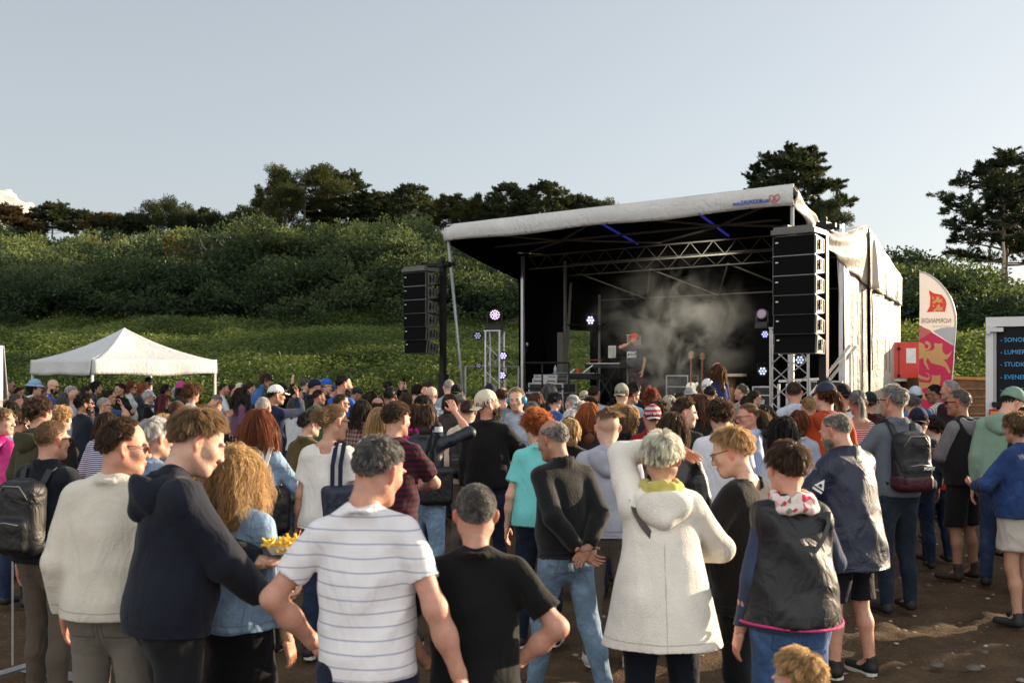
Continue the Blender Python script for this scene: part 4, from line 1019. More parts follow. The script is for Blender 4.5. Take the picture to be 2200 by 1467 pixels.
# shrubs: dense thicket on the steep slope and along the crests
def shrub_pts(n, x0, x1, d0, d1, seed):
    r = np.random.RandomState(seed); x = r.uniform(x0, x1, n); d = r.uniform(d0, d1, n); return x, d
M = Mass(); rs = np.random.RandomState(5)
def add_shrubs(xs_, ys_, R, Hs, tone, nl, ls):
    for x, y, r, h, t, l in zip(xs_, ys_, R, Hs, tone, ls):
        z = float(hill(x, y)); n_ = int(nl * r * (h + r) / 2.2)
        nb = 5; bc = np.stack([rs.normal(size=nb) * r * .42, rs.normal(size=nb) * r * .42, rs.uniform(.35, .75, nb) * h], 1); br_ = rs.uniform(.35, .6, nb) * r
        b = rs.randint(0, nb, n_); u = nrm_rows(rs.normal(size=(n_, 3))); u[:, 2] = np.abs(u[:, 2]) * .9 - .15; rad = br_[b] * (rs.rand(n_) ** .25) * (1 + .25 * np.sin(u[:, 0] * 7 + b) * np.cos(u[:, 2] * 6 + b))
        P = bc[b] + u * rad[:, None] * (1, 1, max(.8, h / r * .75)) + (x, y, z)
        sp = rs.rand(n_) < .10; P[sp] += u[sp] * (.10, .10, .30) * rs.rand(sp.sum(), 1)
        V, Q = leaves(P, l * rs.uniform(.7, 1.3, n_), l * .55, u + rs.normal(size=(n_, 3)) * .8 + (0, 0, .35), rs, .15)
        M.add(V, Q, np.repeat(np.clip(t + rs.normal(size=n_) * .13 + .18 * (u[:, 2] > .4), 0, 1), 4))  # upward leaves painted paler, sunlight on the shrub tops put into colour
def zone(n, d0, d1, r0, r1, h0, h1, nl, l, seed, tb=.3, amax=2300):  # tb: leaf tone per zone; crests get paler leaves, low sun painted in
    r = np.random.RandomState(seed); a = r.uniform(-100, amax, n); d = r.uniform(d0, d1, n); k = np.interp(a, [1350, 1900], [1.0, .80]); y = d * k; x = (a - CX) / FPX * y
    hid = (a > 1120) & (a < 1880) & (793 - (hill(x, y) + 2.5 - 1.92) * FPX / y > 400)     # behind the stage
    hid &= r.rand(n) < .85
    x, y, d = x[~hid], y[~hid], d[~hid]; n = len(x); R = r.uniform(r0, r1, n); Hs = r.uniform(h0, h1, n)
    Hs *= .6 + 1.0 * fbm(x / 5, y / 5, 41, 2); R *= .7 + .7 * fbm(x / 5, y / 5, 42, 2); tone = np.clip((fbm(x / 7, y / 7, 31, 3) - .47) * 2.6 + tb + r.normal(size=n) * .14, 0, 1); add_shrubs(x, y, R, Hs, tone, nl, np.full(n, l))
zone(150, 44, 48, .9, 2.0, .9, 2.2, 300, .15, 1, .02)
zone(300, 46.0, 52, 1.3, 2.6, 1.3, 3.0, 300, .18, 2, .12)
zone(170, 51, 54.5, 1.2, 2.2, 1.3, 2.6, 340, .18, 3, .72)
zone(260, 55, 65, 1.3, 2.6, 1.4, 2.8, 270, .21, 4, .2)
zone(240, 64, 73, 1.2, 2.4, 1.2, 2.7, 300, .21, 6, .52)
zone(160, 74, 97, 1.6, 2.8, 1.3, 2.6, 220, .28, 7, .25)
zone(150, 79, 90, 1.8, 3.2, 2.2, 3.6, 230, .27, 8, .18, 1700)
th = M.build('shrub_thicket', leaf_mat('shrub', (.024, .046, .028), (.165, .205, .090), .40)); tag(th, 'dense dark green shrubs covering the steep hillside', 'shrubs', kind='stuff')
Mr = M; M = Mass(); rs = np.random.RandomState(15)
for a_, d_, n_ in ((410, 50, 5), (540, 52, 4), (225, 70, 6), (275, 68, 4), (600, 66, 2)):
    for q in range(n_): yy0 = d_ + rs.uniform(-1, 1); add_shrubs([((a_ + rs.uniform(-35, 35)) - CX) / FPX * yy0], [yy0], [rs.uniform(.5, .9)], [rs.uniform(1.6, 2.7)], [rs.uniform(.2, .8)], 240, [.17])
rd = M.build('rusty_shrubs', leaf_mat('rusty', (.07, .028, .012), (.30, .14, .05))); tag(rd, 'reddish brown twiggy shrubs dotted along the crest', 'shrubs', kind='stuff')
# low rough bushes just behind the crowd on the bank foot
M = Mass(); rs = np.random.RandomState(8)
nb_ = 150; aa = rs.uniform(-60, 1130, nb_); yy_ = rs.uniform(26.3, 28.5, nb_); add_shrubs((aa - CX) / FPX * yy_, yy_, rs.uniform(.5, .95, nb_), rs.uniform(.7, 1.35, nb_), np.clip(rs.normal(.25, .15, nb_), 0, 1), 420, np.full(nb_, .10))
sh_ = M.build('brambles', leaf_mat('bramble', (.018, .034, .009), (.09, .12, .03))); tag(sh_, 'dark brambles along the foot of the bank behind the crowd', 'brambles', kind='stuff')

# ------------------------------------------------------------------ trees on the ridge
bark = plain('bark', (.16, .12, .09), .9, bumpy=.03, var=.35, sc=3)
TREE_GREEN = dict(dark=leaf_mat('conifer', (.016, .026, .014), (.075, .095, .042), .25), pine=leaf_mat('pine', (.022, .034, .012), (.10, .105, .035), .25), warm=leaf_mat('warmconifer', (.03, .022, .010), (.13, .085, .035), .25))
def tree(px, ytop, wpx, ybase, d, kind, label, mat='dark', seed=0, dense=1.0, windswept=.0):
    rs = np.random.RandomState(seed + 100); X = (px - CX) / FPX * d; zt = HC - (ytop - HY) * d / FPX; zb = HC - (ybase - HY) * d / FPX - .6; H = (zt - zb) * .93; Wd = wpx / FPX * d / 2
    name = {'cypress': 'cypress_tree', 'pine': 'pine_tree', 'spire': 'conifer_tree', 'round': 'oak_tree'}[kind]
    r = thing(name, label, 'tree', (X, d, zb)); r['group'] = 'trees along the ridge'
    m = MB(); K = 7; tr = [np.array((windswept * (i / K) ** 1.5 * Wd + rs.normal() * .03 * H * .3, rs.normal() * .05, H * i / K * .93)) for i in range(K + 1)]; tr[0][:2] = 0
    m.tube(tr, .045 * H * .6, 7, .012)
    nl = {'cypress': 30, 'pine': 14, 'spire': 22, 'round': 12}[kind]; pads = []
    for i in range(nl):
        if kind == 'cypress': f = .16 + .80 * (i / nl) ** .9; reach = Wd * (1.12 - .85 * max(0, (f - .45) / .55) ** 1.6) * rs.uniform(.55, 1.08); up = .10
        elif kind == 'pine': f = .42 + .5 * (i / nl); reach = Wd * sqrt(max(.05, 1 - ((f - .58) / .45) ** 2)) * rs.uniform(.6, 1.0); up = .16
        elif kind == 'spire': f = .18 + .78 * (i / nl); reach = Wd * (1.05 - .92 * f) * rs.uniform(.75, 1.2); up = .12
        else: f = .12 + .72 * (i / nl); reach = Wd * sqrt(max(.05, 1 - ((f - .45) / .62) ** 2)) * rs.uniform(.5, .95); up = .3
        az = i * 2.399 + rs.uniform(-.4, .4); p0 = tr[0] + (np.array(tr[int(f * K)]) - tr[0]); p0 = np.array((p0[0], p0[1], H * f))
        q = [p0 + np.array((cos(az) * reach * t * (1 + windswept * .3), sin(az) * reach * t, H * (up * t * t + rs.normal() * .006))) for t in (0, .3, .6, .85, 1.0)]
        m.tube(q, .018 * H * .6, 5, .008); pads += [(q[2], .34), (q[3], .36), (q[4], .30)]
        if kind in ('cypress', 'pine'):
            for s in (-1, 1):
                e = q[2] + np.array((cos(az + s * .7), sin(az + s * .7), .18)) * reach * .38; m.tube([q[2], e], .009 * H * .5, 4, .006); pads.append((e, .30))
    pads.append((np.array((tr[-1][0], tr[-1][1], H * .95)), .28))
    m.build('trunk', bark, r, True)
    M = Mass(); nd = int(330 * dense); lsz = max(.10, 1.15 * d / 1000) 
    for c, s in pads:
        R = s * Wd * rs.uniform(.5, .95) * (.85 if kind == 'cypress' else 1.0 if kind != 'spire' else .75); th_ = R * {'cypress': .20, 'pine': .48, 'spire': .28, 'round': .85}[kind]; t = rs.uniform(.1, .7)
        n_ = int(nd * (R / .9 + .35)); u = rs.normal(size=(n_, 3)); u = nrm_rows(u) * rs.rand(n_, 1) ** .4; P = c + u * (R, R, th_); P[:, 2] += .10 * R - (u[:, 0] ** 2 + u[:, 1] ** 2) * R * .10 + .12 * R * np.sin(P[:, 0] * 9 / R) 
        D = nrm_rows(np.concatenate([u[:, :2], np.full((n_, 1), .45)], 1)) + rs.normal(size=(n_, 3)) * .45
        if kind in ('cypress', 'spire'):
            k_ = max(5, int(9 * R)); az_ = rs.uniform(0, 6.28, k_); sd_ = nrm_rows(np.stack([np.cos(az_) * 1.0 + c[0] / (Wd + .1) * .9, np.sin(az_) * 1.0 + c[1] / (Wd + .1) * .9, rs.uniform(.05, .75, k_)], 1)); so0 = c + rs.normal(size=(k_, 3)) * R * (.35, .35, .10); sl_ = R * rs.uniform(.6, 1.35, k_); j_ = rs.randint(0, k_, n_); f_ = rs.rand(n_, 1) ** .8
            P = so0[j_] + sd_[j_] * sl_[j_][:, None] * f_ + rs.normal(size=(n_, 3)) * R * .13 * (1.15 - f_) * (1, 1, .7); D = sd_[j_] + rs.normal(size=(n_, 3)) * .45
        V, Q = leaves(P, lsz * rs.uniform(1.2, 2.8, n_), lsz * .50, D, rs, .0); M.add(V, Q, np.repeat(np.clip(t + rs.normal(size=n_) * .15, 0, 1), 4))
    M.build('crown', TREE_GREEN[mat], r)
T = [(0,)] * 0 + [(14, 446, 120, 505, 92, 'cypress', 'reddish cypress at the far left end of the ridge', 'warm', 1.0, 0),
     (60, 475, 80, 510, 95, 'round', 'low dark bushy tree beneath the cloud', 'dark', 1.0, 0),
     (112, 437, 84, 500, 94, 'cypress', 'small layered cypress standing against the white cloud', 'dark', .8, 0),
     (163, 452, 60, 500, 95, 'cypress', 'thin ragged cypress just beside the cloud edge', 'dark', .8, .3),
     (218, 461, 84, 505, 93, 'cypress', 'low wind-bent reddish cypress on the ridge above the tent', 'warm', .8, .3),
     (352, 433, 130, 500, 90, 'round', 'broad dark round-topped tree above the white tent', 'dark', 1.3, 0),
     (300, 462, 70, 500, 92, 'cypress', 'small spreading cypress beside the broad dark tree', 'dark', .8, -.2),
     (438, 449, 56, 500, 95, 'spire', 'small pointed conifer in the dip of the ridge', 'dark', 1.0, 0),
     (505, 458, 60, 500, 97, 'spire', 'stubby conifer half hidden behind the crest bushes', 'dark', 1.0, 0),
     (540, 470, 60, 500, 97, 'round', 'low bushy tree left of the slender pine', 'dark', 1.0, 0),
     (574, 395, 58, 500, 88, 'pine', 'slender open pine standing alone beside the big pine', 'pine', .5, 0),
     (655, 362, 190, 500, 86, 'pine', 'biggest spreading pine with pale limbs on the ridge', 'pine', 1.5, 0),
     (722, 368, 120, 495, 89, 'cypress', 'ragged cypress growing into the biggest pine', 'dark', 1.0, .3),
     (612, 420, 90, 495, 84, 'round', 'rounded tree below the biggest pine', 'pine', 1.1, 0),
     (770, 410, 90, 495, 90, 'cypress', 'wind-swept low cypress right of the biggest pine', 'dark', .8, .5),
     (818, 418, 110, 495, 92, 'cypress', 'flat-topped cypress with a level dark crown', 'dark', 1.2, 0),
     (880, 396, 100, 495, 88, 'cypress', 'spiky cypress rising above the flat-topped one', 'dark', .8, 0),
     (930, 436, 70, 495, 92, 'round', 'small round tree in the middle of the ridge', 'pine', 1.0, 0),
     (966, 418, 62, 495, 86, 'pine', 'small upright pine above the stage roof corner', 'pine', .9, 0),
     (1020, 422, 84, 495, 88, 'round', 'green bushy tree left of the tall pair of cypresses', 'pine', 1.2, 0),
     (1088, 393, 92, 490, 87, 'cypress', 'tall cypress with raked branches behind the stage roof', 'dark', .9, 0),
     (1130, 430, 80, 485, 90, 'round', 'dense tree filling the gap behind the stage roof', 'pine', 1.2, 0),
     (1168, 393, 110, 480, 86, 'cypress', 'broad ragged cypress behind the middle of the stage roof', 'dark', 1.0, 0),
     (1245, 424, 100, 475, 88, 'cypress', 'low flat cypress dipping behind the stage roof', 'dark', .8, 0),
     (1704, 316, 205, 500, 62, 'cypress', 'large dark cypress rising over the stage roof peak', 'dark', 2.2, 0),
     (1765, 440, 120, 520, 60, 'round', 'dense lower tree behind the stage roof corner', 'dark', 1.3, 0),
     (2160, 326, 240, 590, 52, 'cypress', 'tall open cypress at the far right end of the ridge', 'dark', 1.3, -.1),
     (2235, 360, 200, 590, 54, 'cypress', 'second cypress behind the tall one at the right edge', 'dark', 1.2, 0)]
rz_ = np.random.RandomState(9)
for px_, top_, lab in ((258, 472, 'low dark scrubby tree left of the broad dark tree'), (398, 462, 'dark scrubby tree between broad tree and pointed conifer'), (470, 466, 'dark low tree between the two little conifers'), (700, 440, 'dark tree filling the gap beneath the biggest pine'), (848, 432, 'dark tree between the flat-topped and spiky cypress'), (905, 428, 'dark shrubby tree right of the spiky cypress'), (1000, 440, 'dark low tree beside the green bushy tree'), (1055, 430, 'dark low tree left of the tall raked cypress'), (1205, 430, 'dark tree between two cypresses above the stage roof'), (1285, 436, 'dark scrub tree where the ridge meets the stage roof'), (555, 440, 'dark little tree at the foot of the slender pine')):
    T.append((px_, top_, 95, 500, 93, 'round', lab, 'dark', 1.2, 0))
for i, t_ in enumerate(T): tree(*t_[:8], seed=i, dense=t_[8], windswept=t_[9])
# pale dead saplings sticking out of the thicket
for i, (px, yt, yb, d) in enumerate([(1365, 0, 0, 0)] * 0 + [(455, 525, 640, 49), (480, 515, 560, 50), (775, 505, 560, 60), (2155, 520, 580, 46)]):
    rs = np.random.RandomState(i); X = (px - CX) / FPX * d; zt = HC - (yt - HY) * d / FPX; zb = HC - (yb - HY) * d / FPX; r = thing('bare_sapling' if i < 3 else 'wooden_post', ['bare grey branching sapling in the thicket above the tent', 'bare pale twigs on the crest right of the grey sapling', 'thin bare stem among the sunlit crest bushes', 'weathered post standing among bushes below the right cypress'][i], 'sapling' if i < 3 else 'post', (X, d, zb)); m = MB(); H = zt - zb
    m.tube([(0, 0, -.4), (.05, 0, H * .5), (0, 0, H)], .05 if i < 3 else .07, 6, .012 if i < 3 else .06)
    if i < 3:
        for k_ in range(9): a_ = rs.uniform(0, 6.28); f = rs.uniform(.25, .85); m.tube([(.03, 0, H * f), (cos(a_) * H * .18, sin(a_) * H * .1, H * (f + .16)), (cos(a_) * H * .24, sin(a_) * H * .1, H * (f + .32))], .02, 4, .006)
    m.build('stem', plain('deadwood', (.30, .24, .17), .9), r)

# ------------------------------------------------------------------ cloud low over the left end of the ridge
def cloud():
    F = Field((-9, -4, -5), (9, 4, 5), .35); rs = np.random.RandomState(3)
    for i in range(26):
        x = rs.uniform(-8, 6); top = np.interp(x, [-8, -4, 0, 3, 6], [3.2, 3.4, 1.6, 1.0, -2.0]); r = rs.uniform(.8, 1.7); F.ell((x, rs.uniform(-1, 1), top - r - rs.rand() * 2.0), (r * 1.2, r, r), k=.5)
    for x in np.linspace(-8, 4, 10): F.ell((x, 0, -2.6), (2.2, 1.5, 2.2), k=.6)
    V, Q = F.mesh(); V = V * 1.0; N = vnormals(V, Q)
    dsp = sum(np.sin(V @ nrm(rs.normal(size=3)) * f + rs.rand() * 6) * .9 / f ** .8 for f in (3, 4, 5.5, 7, 9, 12)); V = V + N * (dsp * .45)[:, None]
    t = NT('cloud'); t.b.inputs['Base Color'].default_value = (.86, .82, .78, 1); t.b.inputs['Roughness'].default_value = 1; tr = t.n('BsdfTranslucent'); tr.inputs[0].default_value = (.9, .85, .8, 1); ms = t.n('MixShader'); ms.inputs[0].default_value = .55
    t.l(t.b.outputs[0], ms.inputs[1]); t.l(tr.outputs[0], ms.inputs[2]); t.l(ms.outputs[0], t.out.inputs[0])
    o = mesh_np('cloud', V, Q, t.m); s = 5.5; o.location = ((-25 - CX) / FPX * 700, 700, HC + (HY - 428) / FPX * 700 ); o.scale = (s, s, s); tag(o, 'small cream cumulus cloud rising behind the left trees', 'cloud'); return o
cloud()
# ------------------------------------------------------------------ stage
SX, SY = 4.80, 17.0; SR = math.atan2(-.61, .79)
def S2W(x, t, z=0):
    return np.array((SX + x * .7915 + t * .6112, SY - x * .6112 + t * .7915, z))
def mat_tarp(name='tarp', col=(.62, .61, .58), stain=.5, bmp=.03):
    t = NT(name); v = t.coord(); a = t.noise(v, 1.2, 5, .6); b = t.noise(t.coord((.35, .35, 3.2)), 6, 6, .7); c = lin(col)
    base = t.ramp(a, [(.3, dark(c, .88)), (.7, c)]); g = t.math('MULTIPLY', t.math('SUBTRACT', b, .60, True), 3.0 * stain, True)
    t.l(t.mix(g, base, dark(c, .38)), t.b.inputs['Base Color']); t.b.inputs['Roughness'].default_value = .5; t.b.inputs['Specular IOR Level'].default_value = .3
    t.bump(t.math('ADD', t.noise(v, 3.5, 4, .6, 1.5), t.math('MULTIPLY', t.noise(t.coord((9, 9, .8)), 2.0, 3), .6)), bmp)
    tr = t.n('BsdfTranslucent'); tr.inputs[0].default_value = (*dark(c, .9), 1); ms = t.n('MixShader'); ms.inputs[0].default_value = .10
    t.l(t.b.outputs[0], ms.inputs[1]); t.l(tr.outputs[0], ms.inputs[2]); t.l(ms.outputs[0], t.out.inputs[0]); return t.m
TARP = mat_tarp(col=(.70, .70, .68)); SIDETARP = mat_tarp('tarp_darkened_for_sun', (.44, .41, .355)); BLACK = plain('black_cloth', (.0035, .0035, .004), 1.0, var=.3, sc=2, spec=.05); ALU = plain('aluminium', (.52, .52, .53), .38, .85, var=.1, sc=9); ALUD = plain('shaded_aluminium', (.10, .094, .082), .6, .15, var=.2, sc=9)  # same cloth, light evened out in colour: shaded fascia lightened, sunlit side darkened
DARKMETAL = plain('black_steel', (.014, .014, .016), .5, .1, var=.2, spec=.25); GALV = plain('galvanised', (.42, .43, .44), .5, .6, var=.2, sc=12)
stage = thing('stage', 'large mobile stage with pale tarpaulin roof, black inside, raked towards the crowd', 'stage', (SX, SY, 0), SR)
W = 7.88; TD = 6.1
def ztop(t): return np.interp(t, [0, 1.3, 2.6, 3.8, 6.1], [5.07, 4.86, 4.76, 4.82, 3.92])
def zedge(t): return np.interp(t, [0, .25, .7, 1.2, 1.7, 2.2, 2.8, 3.4, 3.8, 6.1], [5.07, 4.93, 4.72, 4.58, 4.50, 4.50, 4.56, 4.70, 4.80, 3.92])
def zr(x, t):
    w = min(1, max(0, -x / 1.3)); w = w * w * (3 - 2 * w); wl = 1.0; return zedge(t) * (1 - w) + ztop(t) * w + .012 * sin(x * 3 + t * 2)
ts = np.concatenate([np.linspace(0, 3.8, 20), np.linspace(4, 6.1, 8)]); xs_ = np.concatenate([np.linspace(-W, -1.3, 24), np.linspace(-1.1, 0, 8)])
MB().sheet([[(x, t, zr(x, t)) for x in xs_] for t in ts], .02).build('roof', TARP, stage, True)
MB().sheet([[(x, t, min(zr(x, t) - .05, 4.95)) for x in xs_] for t in ts[1:]]).build('roof_lining', BLACK, stage)
# fascia with lettering
G = [[(x, -.02 + (.10 * (1 - q) ** 2) * -1 * 0 - .05 * sin(q * pi) + .006 * sin(x * 5), 5.08 - .37 * q - (.02 * sin(x * 1.9) * q) + (.0 if x > -W + .15 else -.06 * (1 - q))) for x in np.linspace(-W - .04, .02, 60)] for q in np.linspace(0, 1, 7)]
fas = MB().sheet(G[::-1], .012).build('fascia', TARP, stage, True)
BLUE = plain('blue_print', (.02, .08, .42), .5); RED = plain('red_print', (.62, .04, .07), .5)
text('www.EUROPODIUM.com', .105, (-1.08, -.085, 4.80), (radians(90), 0, 0), BLUE, fas, shear=.25, bold=.002, sx=.60)
m = MB()
for s in (-1, 1): m.tube([(-.30 + s * x_ * .75, -.090, 4.845 + z_ * .75) for x_, z_ in ((0, -.11), (.08, -.04), (.13, .03), (.10, .09), (.04, .08), (0, .03))], .007, 5, close=False)
m.tube([(-.335, -.094, 4.80), (-.30, -.094, 4.88), (-.265, -.094, 4.80)], .007, 5); m.tube([(-.32, -.094, 4.83), (-.28, -.094, 4.83)], .007, 5); m.build('emblem', RED, fas)
m = MB()
for x in np.arange(-W + .25, 0, .98): m.lathe([(.012, 0), (.012, .012)], (x, -.03, 4.735), 8, align((0, -1, 0)))
m.build('eyelet', DARKMETAL, fas)['kind'] = 'stuff'
# side drapes (right side), wavy
def drape(name, t0, t1, top, bot, n=40, amp=.03, fr=9, x0=.0, flare=0, rows=14, lean=0):
    G = []
    for q in np.linspace(0, 1, rows):
        row = []
        for t in np.linspace(t0, t1, n):
            zt_, zb_ = (top(t) if callable(top) else top), (bot(t) if callable(bot) else bot); z = zt_ + (zb_ - zt_) * q
            a = amp * (.35 + .9 * q); row.append((x0 + a * sin(t * fr * 2 + 1.2 * sin(t * 3 + q)) + a * .6 * sin(t * fr * 3.7 + q * 2) + flare * q * q + lean * q, t + .03 * q * sin(t * 7), z))
        G.append(row)
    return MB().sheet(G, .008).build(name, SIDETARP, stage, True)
bedge = lambda t: np.interp(t, [0, .9, 1.7, 2.5, 3.2, 3.85], [4.72, 4.34, 4.08, 3.90, 3.74, 3.60])
def slack(t, q): return 0
G = []
for q in np.linspace(0, 1, 16):
    row = []
    for t in np.linspace(0, 3.85, 60):
        z = zedge(t) + (bedge(t) - zedge(t)) * q; dd = q - (.15 + .75 * t / 3.85); row.append((.05 * sin(q * pi) + .045 * sin(7 * q * (1 + .25 * t) + 2.2 * t) * sin(pi * min(1, t / 3.85 + .05)) + .02 * sin(t * 9 + q * 4), t, z))
    G.append(row)
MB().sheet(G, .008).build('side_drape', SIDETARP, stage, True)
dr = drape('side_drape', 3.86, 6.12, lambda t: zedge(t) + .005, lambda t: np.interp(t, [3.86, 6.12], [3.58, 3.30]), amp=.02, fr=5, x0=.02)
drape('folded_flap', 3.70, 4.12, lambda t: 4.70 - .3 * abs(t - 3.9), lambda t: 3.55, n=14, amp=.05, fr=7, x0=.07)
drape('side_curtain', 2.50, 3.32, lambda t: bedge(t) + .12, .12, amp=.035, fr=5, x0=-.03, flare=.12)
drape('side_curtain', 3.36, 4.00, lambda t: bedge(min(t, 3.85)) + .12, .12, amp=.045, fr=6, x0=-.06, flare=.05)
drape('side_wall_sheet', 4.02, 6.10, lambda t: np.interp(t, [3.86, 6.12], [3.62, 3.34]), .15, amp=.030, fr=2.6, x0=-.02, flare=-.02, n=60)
m = MB()
for z in np.linspace(3.35, 2.0, 1): m.tube([(.05, t, np.interp(t, [3.9, 6.1], [3.56, 3.30]) + .012 * sin(t * 20)) for t in np.linspace(3.95, 6.1, 30)], .010, 4)
for t, z0_, z1_ in ((3.42, 3.5, .5), (4.02, 3.5, 1.9), (4.9, 2.6, 1.9), (5.15, 2.5, 1.85)): m.tube([(.045, t + .02 * sin(z * 7), z) for z in np.linspace(z0_, z1_, 16)], .012 if t < 4.5 else .006, 4)
m.build('lacing', DARKMETAL, stage)
# back and far walls (black), with the lower opening
MB().sheet([[(x, 6.08 + .02 * sin(x * 6), z) for x in np.linspace(-W, -.05, 60)] for z in (.95, 2.4, 3.9)], .01).build('back_curtain', BLACK, stage)
m = MB()
for (t0, t1, z0) in ((2.6, 4.45, .9), (4.45, 5.72, 2.98), (5.72, 6.08, .9)): m.sheet([[(-W + .05 + .015 * sin(t * 14), t, z0 + (ztop(t) - .07 - z0) * q) for t in np.linspace(t0, t1, 16)] for q in np.linspace(0, 1, 4)], .03)
m.build('far_wall', BLACK, stage)
MB().sheet([[(x, 6.02, z) for x in (-W + .02, -W + .75)] for z in (.95, 4.0)], .01).build('black_leg_curtain', BLACK, stage)
m = MB(); m.sheet([[(-W - .02, t, z_) for t, z_ in ((0, 4.70), (1.3, 4.35), (2.6, 4.07))], [(-W - .02, t, z_) for t, z_ in ((0, 5.04), (1.3, 4.86), (2.6, 4.76))]], .01); m.build('far_side_drape', BLACK, stage)
m = MB(); m.sheet([[(-W - .02, t, z_) for t, z_ in ((2.6, 4.0), (6.1, 3.2))], [(-W - .02, t, z_) for t, z_ in ((2.6, 4.70), (6.1, 3.85))]], .01); m.build('far_side_drape', BLACK, stage)
MB().box((-W + .10, 5.1, 2.97), (.10, 1.5, .10)).box((-W + .25, 5.1, 3.04), (.35, 1.45, .03)).build('window_flap', DARKMETAL, stage)
# deck
MB().box((-W / 2, TD / 2, .94), (W, TD, .12)).build('deck', plain('deck_board', (.03, .028, .026), .7, bumpy=.003), stage)
MB().sheet([[(x, .02 + .012 * sin(x * 12), z) for x in np.linspace(-W, 0, 90)] for z in (.0, .88)], .01).build('deck_skirt', BLACK, stage)
# posts and trusses
def truss(m, a, b, h, w=.0, n=10, r=.018, side=(0, 0, -1)):
    a = np.array(a, float); b = np.array(b, float); s = np.array(side, float) * h
    m.tube([a, b], r, 6); m.tube([a + s, b + s], r, 6)
    for i in range(n):
        p = a + (b - a) * i / n; q = a + (b - a) * (i + .5) / n; r_ = a + (b - a) * (i + 1) / n
        m.tube([p, q + s, r_], r * .5, 4)
m = MB(); truss(m, (-W + .3, 2.62, 4.60), (-.12, 2.62, 4.60), .30, n=14); truss(m, (-W + .3, 4.3, 4.55), (-.12, 4.3, 4.55), .28, n=12); m.tube([(-W + .1, 6.0, 3.75), (-.05, 6.0, 3.75)], .02, 6)
m.build('roof_truss', ALUD, stage)  # aluminium darkened in its colour for the shade inside the stage
m = MB()
for xa, xb in ((-W + .2, -W / 2), (-W / 2, -.15)):
    mid = (xa + xb) / 2
    for (p, q) in (((xa, .15), (mid, 1.45)), ((mid, 1.45), (xb, .15)), ((xa, 2.5), (mid, 1.45)), ((mid, 1.45), (xb, 2.5))): m.bar((p[0], p[1], ztop(p[1]) - .12), (q[0], q[1], ztop(q[1]) - .14), .035)
m.bar((-W + .2, 1.45, 4.72), (-.15, 1.45, 4.72), .04); m.bar((-W + .1, .06, 4.93), (-.1, .06, 4.93), .04)
for xa in (-W + .6, -W + 2.6, -W + 4.6): m.bar((xa, 4.35, 4.30), (xa + 1.0, 5.95, 3.72), .03); m.bar((xa + 2.0, 4.35, 4.30), (xa + 1.0, 5.95, 3.72), .03)
m.build('roof_bracing', ALUD, stage)
m = MB(); m.bar((-W + .12, 2.62, .9), (-W + .12, 2.62, 4.62), .07); m.bar((-W + .12, 6.0, .9), (-W + .12, 6.0, 3.9), .05); m.bar((-W + .05, 4.45, .9), (-W + .28, 4.42, 4.1), .05); m.build('post', ALU, stage)
m = MB(); m.box((-W + .85, 3.2, 1.85), (.17, .14, 1.9)); m.bar((-W + .95, 3.2, 2.6), (-W + .95, 3.2, 4.5), .06); m.build('post', ALUD, stage)
m = MB(); m.bar((-.08, 2.6, .9), (-.08, 2.6, 4.7), .08); m.build('post', ALU, stage)
m = MB(); m.tube([(-.04, .06, 4.72), (-.04, .06, 1.2), (-.04, .06, 0)], .035, 8); m.build('post', GALV, stage, True)
pa = S2W(-W + .02, .03)
m = MB(); m.tube([(-W + .03, .03, 4.74), (-W + .55, .12, .05)], .035, 8); m.build('post', GALV, stage, True)
LED = plain('led_tube', (.03, .035, .3), .4, emis=((.05, .05, .60), .10))  # metal brace; reflected blue lamp light put in as colour and glow
for xa in (-2.15, -4.3): m = MB(); m.bar((xa + .15, .25, 4.86), (xa - .25, 2.55, 4.66), .035); m.build('lit_brace', LED, stage)  # metal braces; LED material stands in for reflected blue lamp light
m = MB(); m.tube([(-.02, 2.2, 4.0), (.0, 2.25, 3.3), (.03, 2.2, 3.02)], .008, 4); m.build('rope', plain('rope', (.5, .45, .35), .8), stage)

